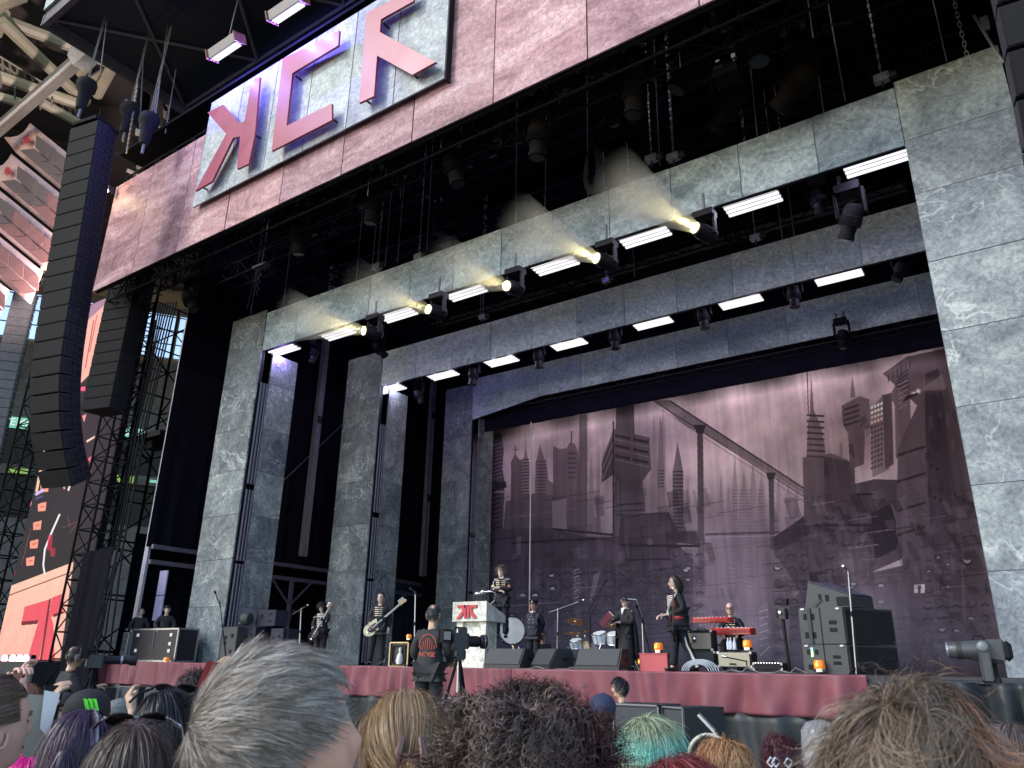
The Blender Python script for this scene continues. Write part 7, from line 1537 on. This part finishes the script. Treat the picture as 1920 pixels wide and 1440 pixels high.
# ================================================================ crowd
def head_grid(skinm,t,sc=1.,ear=True,shirt=None,mouth=True,nose=1.,brow=True):
    mb=head_mb(sc,40,nose,27,(0,0,0),ear)
    o=part('body',mb,skinm,t,local=True); ss=o.modifiers.new('s','SUBSURF'); ss.levels=1; ss.render_levels=1
    for k,s_ in(('R',-1),('L',1)): pass
    e=MB()
    for s_ in(-1,1): e.ellipsoid((s_*.031*sc,-.0775*sc,.001*sc),(.0125*sc,.011*sc,.0065*sc),nu=10,nv=8)
    if brow: part('eyes',e,mat('eye_dark',(.03,.02,.02),.3),t,local=True,kind='stuff')
    e=MB()
    for s_ in(-1,1): e.tube([(s_*.014*sc,-.0965*sc,.02*sc),(s_*.032*sc,-.095*sc,.026*sc),(s_*.052*sc,-.083*sc,.02*sc)],.0035*sc,6)
    if brow: part('eyebrows',e,mat('brow',(.05,.035,.03),.7),t,local=True,kind='stuff')
    if mouth: part('mouth',MB().ellipsoid((0,-.0835*sc,-.0725*sc),(.022*sc,.008*sc,.006*sc),nu=12,nv=8),mat('lips',(.32,.12,.11),.5),t,local=True,smooth=True)
    if shirt is not None:
        mb=MB(); R2=[(-.185,.066,.064,.026),(-.20,.085,.072,.026),(-.215,.108,.08,.025),(-.24,.16,.095,.025),(-.28,.2,.11,.025),(-.36,.226,.127,.02),(-.6,.217,.132,.01),(-1.1,.185,.132,0)]
        V=[]; 
        for z,rx,ry,cy in R2:
            for i in range(36): a=2*math.pi*i/36; V.append((rx*math.sin(a)*sc,(-ry*math.cos(a)+cy)*sc,z*sc))
        mb.v=V; mb.f=[(k*36+(i+1)%36,k*36+i,(k+1)*36+i,(k+1)*36+(i+1)%36) for k in range(7) for i in range(36)]; mb.smooth=True
        part('shirt',mb,shirt,t,local=True)
def spect(label,px,pytop,wpx,real,yaw_off=0,hair=None,skinm=None,shirt=None,sc=1.,tilt=(-.14,0),top=.14,ear=True,yaw=None,nose=1.):
    """head whose hair top shows at pytop; real = true width in metres of wpx pixels"""
    d=ray(px,(pytop+1440)/2); pxm=F/ (M.T@d)[2]*-1; r=real*pxm/wpx    # slant range
    dt=ray(px,pytop); rr=r; p=dt*rr+EYE; loc=p-[0,0,top*sc]
    t=thing('person',label,'person',loc,(away(px)+yaw_off) if yaw is None else yaw); t.rotation_euler=(tilt[0],tilt[1],t.rotation_euler[2])
    head_grid(skinm or MATS['skin_warm'],t,sc,ear,shirt,nose=nose,brow='grey-haired' not in label)
    if hair:
        hk=dict(c=(0,.004*sc,.018*sc),R=(.085*sc,.106*sc,.117*sc),n=2500,length=.08,th=.0008,seed=int(px)); hk.update(hair); hair_mesh('hair',t,**hk)
    return t
BT=mat('shirt_black',(.02,.02,.022),.85,var=.2,bump=.2); RT=mat('shirt_red',(.45,.04,.07),.8,var=.1)
BACK=lambda d:(d[:,2]>-.62)&~((d[:,1]<-.42)&(d[:,2]<.5))&~((abs(d[:,0])>.85)&(d[:,2]<-.2)&(d[:,1]<.2))
FULL=lambda d:(d[:,2]>-.75)&~((d[:,1]<-.55)&(d[:,2]<.35))
GREY=((.06,.042,.028),(.14,.108,.08),(.27,.23,.185),(.45,.42,.37),(.72,.69,.64))
def top_highlight(P,C,r):
    z=P[...,2:3]/.12; f=np.clip(.72+.42*z,.45,1.25); return C*f  # silver highlights put into the hair colour, lighter towards the top
# grey-haired man, nearest
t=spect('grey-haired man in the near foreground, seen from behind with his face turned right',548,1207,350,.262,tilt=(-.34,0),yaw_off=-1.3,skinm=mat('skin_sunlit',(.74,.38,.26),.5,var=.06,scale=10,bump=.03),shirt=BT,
 hair=dict(n=23000,length=.042,whorl=(.1,.85,.45),lift=.07,grav=.08,noise=.15,pal=GREY,th=.0004,steps=8,mask=lambda d:(d[:,2]>-.75)&~((d[:,1]<-.5)&(d[:,2]<.55))&~((abs(d[:,0])>.55)&(d[:,2]<-.02)&(d[:,1]<.3))&~((d[:,1]<-.12)&(d[:,2]<.05)),clumps=900,colfn=top_highlight,thick=.07,R=(.092,.112,.12)),top=.140)
# big curly hair
def curlcol(P,C,r):
    x=P[...,0:1]; red=np.array([.075,.012,.014]); f=np.clip((-x-.05)/.14,0,1)*.6; return C*(1-f)+red*f*(.5+C.mean(-1,keepdims=True)*9)
spect('person with a huge cloud of dark brown curly hair, centre foreground',985,1262,350,.40,skinm=MATS['skin_warm'],shirt=BT,
 hair=dict(n=15000,length=.17,whorl=(0,.1,.95),lift=1.2,grav=.12,noise=.28,curl=.011,cfreq=150,pal=((.022,.012,.009),(.06,.038,.028),(.14,.095,.075)),th=.0010,steps=20,thick=.75,R=(.088,.105,.108),colfn=curlcol,mask=FULL,clumps=260),top=.21)
# messy light brown hair, right
def mess(P,C,r):
    x=P[...,0:1]; o=np.array([.40,.17,.08]); f=np.clip((-x-.055)/.05,0,1)*.6; return C*(1-f)+o*f
spect('person with tousled ash-brown hair, right foreground',1683,1262,345,.262,skinm=MATS['skin_warm'],shirt=BT,
 hair=dict(n=16000,length=.13,whorl=(.25,-.05,.97),lift=.08,grav=.42,noise=.42,curl=.013,cfreq=42,pal=((.05,.034,.022),(.12,.085,.055),(.21,.155,.105),(.33,.25,.17)),th=.0005,steps=11,thick=.2,mask=FULL,clumps=170,colfn=mess),top=.15)
# blonde with claw clip
t=spect('woman with smooth dark-blonde hair held by a brown claw clip',762,1295,140,.20,shirt=BT,hair=dict(n=6000,length=.2,whorl=(0,-.6,.8),lift=.05,grav=.35,noise=.08,thick=.12,flow=lambda p:(np.array([-.01,.13,-.03])-p),pal=((.17,.10,.05),(.32,.20,.10),(.48,.33,.17)),th=.0007,mask=FULL,clumps=90),top=.135)
CL=mat('clip_brown',(.12,.05,.05),.3,var=.1,coat=.4)
for s_ in(-1,1):
    part('clip_jaw',MB().tube([(s_*.022-.02,.135,.05),(s_*.03-.02,.15,.02),(s_*.03-.02,.155,-.02),(s_*.018-.02,.14,-.06)],[.006,.009,.009,.006],8),CL,t,local=True,smooth=True)
    for k in range(4): part('clip_tooth',MB().bar((s_*.028-.02,.152,.015-.018*k),(s_*.004-.02,.158,.012-.018*k),.0035),CL,t,local=True)
part('clip_spring',MB().bar((-.035,.158,0),(-.005,.158,0),.006,8),CL,t,local=True)
# mint hair
def mint(P,C,r):
    x=P[...,0:1]; z=P[...,2:3]; g=np.array([.30,.36,.22]); m_=np.array([.22,.62,.50]); v=np.array([.30,.20,.48])
    f=np.clip(1-np.abs(z-.045)/.05,0,1); q=np.clip((-.0-z)/.07-np.abs(x-.05)*3,0,1); c=g*(1-f)+m_*f; c=c*(1-q)+v*q; return c*(.55+C.mean(-1,keepdims=True)*1.6)
spect('person with mint-green hair and lilac ends, parted in two puffs',1217,1326,150,.25,shirt=BT,hair=dict(n=7500,length=.12,whorl=(.1,.0,.95),lift=.35,grav=.4,noise=.3,pal=((.2,.2,.2),(.4,.4,.4)),th=.0008,steps=12,thick=.3,mask=FULL,clumps=90,colfn=mint),top=.165)
H2_=dict(steps=10)
people=[
 ('person with dark wine-red hair at the bottom edge below the mint-green hair',1270,1404,200,.21,0,((.10,.012,.012),(.2,.03,.03),(.3,.07,.06)),.16,.1,.2,BT,4000),
 ('person with short ginger-blond hair right of the wine-red hair',1353,1380,110,.20,.3,((.30,.14,.06),(.5,.27,.12),(.62,.4,.2)),.07,.25,.2,BT,3500),
 ('person with dark hair and a pale hairband, half hidden left of the ginger head',1328,1372,70,.2,0,((.02,.015,.012),(.06,.045,.035)),.12,.1,.3,BT,1500),
 ('person with maroon hair pinned up with pale clips',1462,1376,72,.22,0,((.04,.008,.012),(.11,.02,.03)),.08,.5,.1,BT,2000),
 ('person with grey-brown hair at the far right edge',1885,1348,135,.22,-.2,((.05,.035,.03),(.13,.095,.08),(.24,.19,.17)),.15,.3,.4,BT,4500),
 ('person with coppery short bob at the left, behind the raised paper',50,1277,62,.19,.2,((.2,.09,.05),(.4,.22,.12)),.14,.05,.5,BT,2000),
 ('person with bright magenta hair, bottom left',68,1403,98,.20,.2,((.45,.004,.14),(.7,.01,.27),(.85,.03,.42)),.15,.15,.6,BT,4500),
 ('person with dark purple ponytail and a grey hair stripe',160,1323,112,.2,0,((.02,.01,.025),(.05,.028,.06),(.10,.06,.11)),.2,.08,.6,BT,5000),
 ('person with long dark brown hair and sunglasses pushed up',262,1341,158,.205,.1,((.022,.014,.01),(.06,.04,.03),(.13,.09,.07)),.22,.06,.8,BT,6000),
 ('person with black hair and dark glasses on the head, behind the long dark brown hair',318,1284,118,.22,-.3,((.008,.007,.008),(.025,.022,.024)),.18,.2,.6,BT,3500),
 ('person with dark frizzy hair at the left of the grey-haired man',372,1256,76,.22,0,((.02,.014,.01),(.07,.05,.04)),.09,.8,.1,BT,2500),
 ('person with fair wavy hair peeking between the dark heads',205,1372,72,.2,0,((.28,.2,.1),(.5,.38,.22)),.1,.5,.3,BT,1800),
 ('person with mid-brown hair low at the left of the grey-haired man',345,1412,120,.21,0,((.05,.035,.025),(.14,.1,.07)),.14,.15,.6,BT,3000),
 ('person with black hair between the phone and the purple ponytail',90,1352,86,.21,.3,((.01,.01,.011),(.03,.027,.028)),.15,.2,.6,BT,2500),
 ('person with dark hair at the bottom edge right of the wine-red hair',1350,1418,90,.2,0,((.02,.015,.015),(.05,.04,.04)),.1,.1,.4,BT,1500),
]
for lb,px,py,wp,real,yo,pal,ln,lf,gr,sh,n in people:
    t=spect(lb,px,py,wp,real,yaw_off=yo,shirt=sh,hair=dict(n=n,length=ln,whorl=(random.uniform(-.3,.3),random.uniform(-.45,.05),.95),lift=lf*.5,grav=gr,noise=.2,pal=pal,th=.0009 if wp<120 else .0007,thick=.3 if lf<.4 else .5,mask=FULL,clumps=60,curl=.006 if lf>=.5 else 0,cfreq=140,steps=10),top=.15)
    if 'pinned' in lb:
        for k,x in enumerate((-.03,.035,.06)): part('hair_clip',MB().tube([(x-.02,.13,.04),(x,.15,.06),(x+.02,.14,.03),(x,.15,.01),(x-.02,.13,.03)],.006,6),mat('clip_pearl',(.7,.7,.74),.25,coat=.5),t,local=True)
    if 'hairband' in lb: part('hairband',MB().tube([(.11*math.cos(a),.02,.02+.12*math.sin(a)) for a in np.linspace(.2,2.9,14)],.012,8),mat('band_cream',(.6,.55,.45),.6),t,local=True,smooth=True)
    if 'sunglasses' in lb or 'dark glasses' in lb:
        g=thing('sunglasses','sunglasses resting on the %s'%('long dark brown hair' if 'pushed' in lb else 'black hair behind the long brown hair'),'sunglasses',np.array(t.location)+[0,0,.115],t.rotation_euler[2])
        for s_ in(-1,1): part('lens',MB().lathe([(.001,0),(.032,0),(.034,.004),(.001,.006)],(s_*.038,-.07,.02),(0,-.5,1),16),mat('lens_black',(.01,.01,.012),.08),g,local=True); part('temple',MB().tube([(s_*.078,-.07,.02),(s_*.1,0,.005),(s_*.098,.08,-.02)],.0045,6),CHROME if 'pushed' in lb else BLACK,g,local=True)
        part('bridge',MB().bar((-.075,-.07,.025),(.075,-.07,.025),.004),CHROME if 'pushed' in lb else BLACK,g,local=True)
    if 'purple' in lb:
        part('grey_stripe',MB().tube([(-.03,-.03,.135),(-.04,.05,.125),(-.05,.1,.07),(-.055,.115,.0)],[.003,.008,.008,.004],6),mat('stripe_grey',(.35,.33,.36),.5),t,local=True,smooth=True)
        hair_mesh('ponytail',t,(.03,.12,.0),(.035,.035,.05),1500,.3,whorl=(0,0,1),lift=.1,grav=2.,noise=.15,pal=((.02,.01,.03),(.08,.05,.1)),th=.0009,mask=lambda d:d[:,2]>-2,seed=3,thick=.15)
# left woman in profile
t=spect('woman in profile at the far left edge, slicked-back brown hair, bare ear',4,1273,150,.235,yaw_off=-1.15,skinm=mat('skin_rosy',(.62,.36,.28),.5,var=.05),shirt=BT,hair=dict(n=6500,length=.1,whorl=(0,-.9,.5),lift=.02,grav=.1,noise=.04,thick=.05,flow=lambda p:(np.array([0,.16,.0])-p),pal=((.04,.022,.014),(.10,.06,.035),(.2,.13,.09)),th=.0006,mask=lambda d:(d[:,2]>-.35)&~((d[:,1]<-.5)&(d[:,2]<.45))&~((abs(d[:,0])>.6)&(d[:,2]<-.05)&(d[:,1]<.3))),top=.13)
# people in caps
def cap(t,m,brim=None,brimdir=-1,lab=None):
    c=part('cap',MB().lathe([(.106,.01),(.108,.04),(.1,.08),(.075,.115),(.03,.135),(.004,.138)],(0,.004,.02),(0,0,1),28),m,t,local=True,smooth=True,label=lab)
    P=np.zeros((6,14,3))
    for j in range(6):
        for i in range(14):
            a=-1.0+2.0*i/13; r=.1+.075*j/5*math.cos(a*.9); P[j,i]=(r*math.sin(a)*.95,brimdir*(r*math.cos(a))+.004,.035-.006*j-.015*abs(math.sin(a)))
    mb=MB().grid(P); mb.smooth=True; o=part('cap_brim',mb,brim or m,t,local=True); o.modifiers.new('th','SOLIDIFY').thickness=.004; part('cap_button',MB().ellipsoid((0,.004,.16),(.009,.009,.005),nu=8,nv=5),m,t,local=True)
short=lambda n,pal:dict(n=n,length=.05,whorl=(0,.3,.9),lift=.1,grav=.6,noise=.15,pal=pal,th=.0009,mask=lambda d:(d[:,2]>-.6)&(d[:,1]>-.1),thick=.1)
t=spect('person in a black cap with a bright green claw mark',170,1290,84,.22,yaw_off=.1,shirt=BT,hair=short(1200,BH),top=.16); cap(t,mat('cap_black',(.014,.014,.015),.8,bump=.2))
for k in range(3):
    x=-.035+.02*k; part('claw_mark',MB().prism([(x+.012,.094,.125-.0),(x+.028,.088,.128),(x+.012,.113,.085),(x+.0,.116,.05),(x-.006,.113,.08)],(0,.006,.003)),mat('claw_green',(.12,.75,.04),.5,var=.03),t,local=True)
t=spect('man in a black cap and glasses, face tipped up, holding a phone',122,1293,50,.20,yaw=toward(122,.3),tilt=(-.45,0),shirt=BT,hair=short(800,BH),top=.17,skinm=MATS['skin_ruddy']); cap(t,MATS['cap_black'])
for s_ in(-1,1): part('glasses_rim',MB().tube([(s_*.033+.026*math.cos(a),-.106,.0+.02*math.sin(a)) for a in np.linspace(0,6.28,12)],.004,4),BLACK,t,local=True)
part('beard',MB().ellipsoid((0,-.065,-.095),(.052,.04,.04)),MATS['brow'],t,local=True,smooth=True)
t=spect('person in a mottled grey cap with a red band',228,1308,52,.22,shirt=BT,hair=short(700,BH),top=.16); cap(t,mat('cap_grey',(.14,.15,.15),.8,var=.4,scale=40)); part('band',MB().lathe([(.112,.03),(.113,.06)],(0,.004,0),(0,0,1),24),mat('band_red',(.4,.02,.03),.7),t,local=True)
t=spect('man in a navy baseball cap in front of the red skirt',1128,1299,52,.22,yaw_off=.5,shirt=BT,hair=short(800,BH),top=.16); cap(t,mat('cap_navy',(.02,.03,.07),.8,bump=.2))
t=spect('person in a clear plastic hood and red top, left of the tousled hair',1535,1345,66,.24,shirt=RT,hair=short(900,((.1,.08,.06),(.2,.16,.12))),top=.16)
VE=mat('plastic_hood',(.5,.52,.53),.2,var=.2); b=VE.node_tree.nodes['Principled BSDF']; b.inputs['Alpha'].default_value=.42
o=part('hood',MB().lathe([(.16,-.2),(.14,-.1),(.13,0),(.125,.07),(.09,.12),(.02,.14)],(0,.02,.01),(0,-.1,1),28),VE,t,local=True,smooth=True)
# phone, papers, hands
def hand(label,loc,d,skinm=None,curl=.7,s=1.,fore=.25,ang=None):
    d=np.array(d,float); d/=np.linalg.norm(d); V=[(0,0,0),tuple(-d*fore*s)]; R=[(.027*s,.022*s),(.038*s,.034*s)]; E=[(0,1)]
    hand_chain(V,E,R,0,(0,0,0),tuple(-d*.2),curl=curl,side=1); R=[(a*1.0,b*1.0) for a,b in R]
    mb=skin_mesh('h',V,E,R,2); t=thing('raised_hand',label,'hand',loc); part('hand',mb,skinm or MATS['skin_warm'],t,local=True,smooth=True); return t
rr=4.2
p=atR(94,1322,4.); t=thing('phone','black phone held up beside the man in the black cap','phone',p,away(94)+.2); part('case',MB().box((0,0,0),(.076,.009,.155),bev=.004),BLACK,t,local=True); part('screen',MB().box((0,-.006,0),(.068,.003,.145)),mat('screen_off',(.01,.01,.012),.1),t,local=True)
hand('hand holding the black phone beside the man in the cap',atR(86,1340,4.02),(.25,0,1))
p=atR(62,1335,3.3); t=thing('paper_sheet','grey-green sheet of card held up at the far left','paper',p,away(62)); part('sheet',MB().prism([(-.05,0,.05),(.06,0,.06),(.05,0,-.02),(.0,0,-.14),(-.05,0,-.14)],(0,.004,0)),mat('card_grey',(.3,.3,.24),.7,var=.05),t,local=True); part('white_backing',MB().prism([(-.07,.02,.06),(-.02,.02,.07),(-.03,.02,-.05),(-.06,.02,-.08)],(0,.004,0)),WHITE,t,local=True)
hand('raised hand at the far left edge, fingers bent over a dark bar',atR(22,1280,4.6),(.6,0,.6),MATS['skin_rosy'],curl=.9,fore=.12); hand('raised hand beside the coppery bob, above the card',atR(40,1280,4.8),(-.5,.1,.7),MATS['skin_rosy'],curl=.9,fore=.12)
solo('dark_bar',MB().bar(atR(-8,1270,4.5),atR(44,1266,4.6),.012,8),BLACK,'dark thin bar gripped by the raised hands at the far left','bar')
p=atR(428,1258,4.5); t=thing('red_sign','dark red folded paper with white letters raised behind the grey hair','sign',p,away(428)); part('paper',MB().prism([(-.105,0,.045),(-.0,0,.034),(.11,0,.048),(.14,0,-.08),(-.07,0,-.075)],(0,.005,0)),mat('paper_red',(.22,.012,.015),.6,var=.1),t,local=True)
text_local('YE',.06,WHITE,t,(.01,-.008,-.055))
hand('hand gripping the left corner of the raised red paper',atR(399,1276,4.6),(.6,0,1),MATS['skin_warm'],curl=.95,fore=.12)
hand('hand with pale nails beside the grey cap',atR(247,1328,4.8),(-.6,0,.8),MATS['skin_warm'],curl=.8,fore=.12);
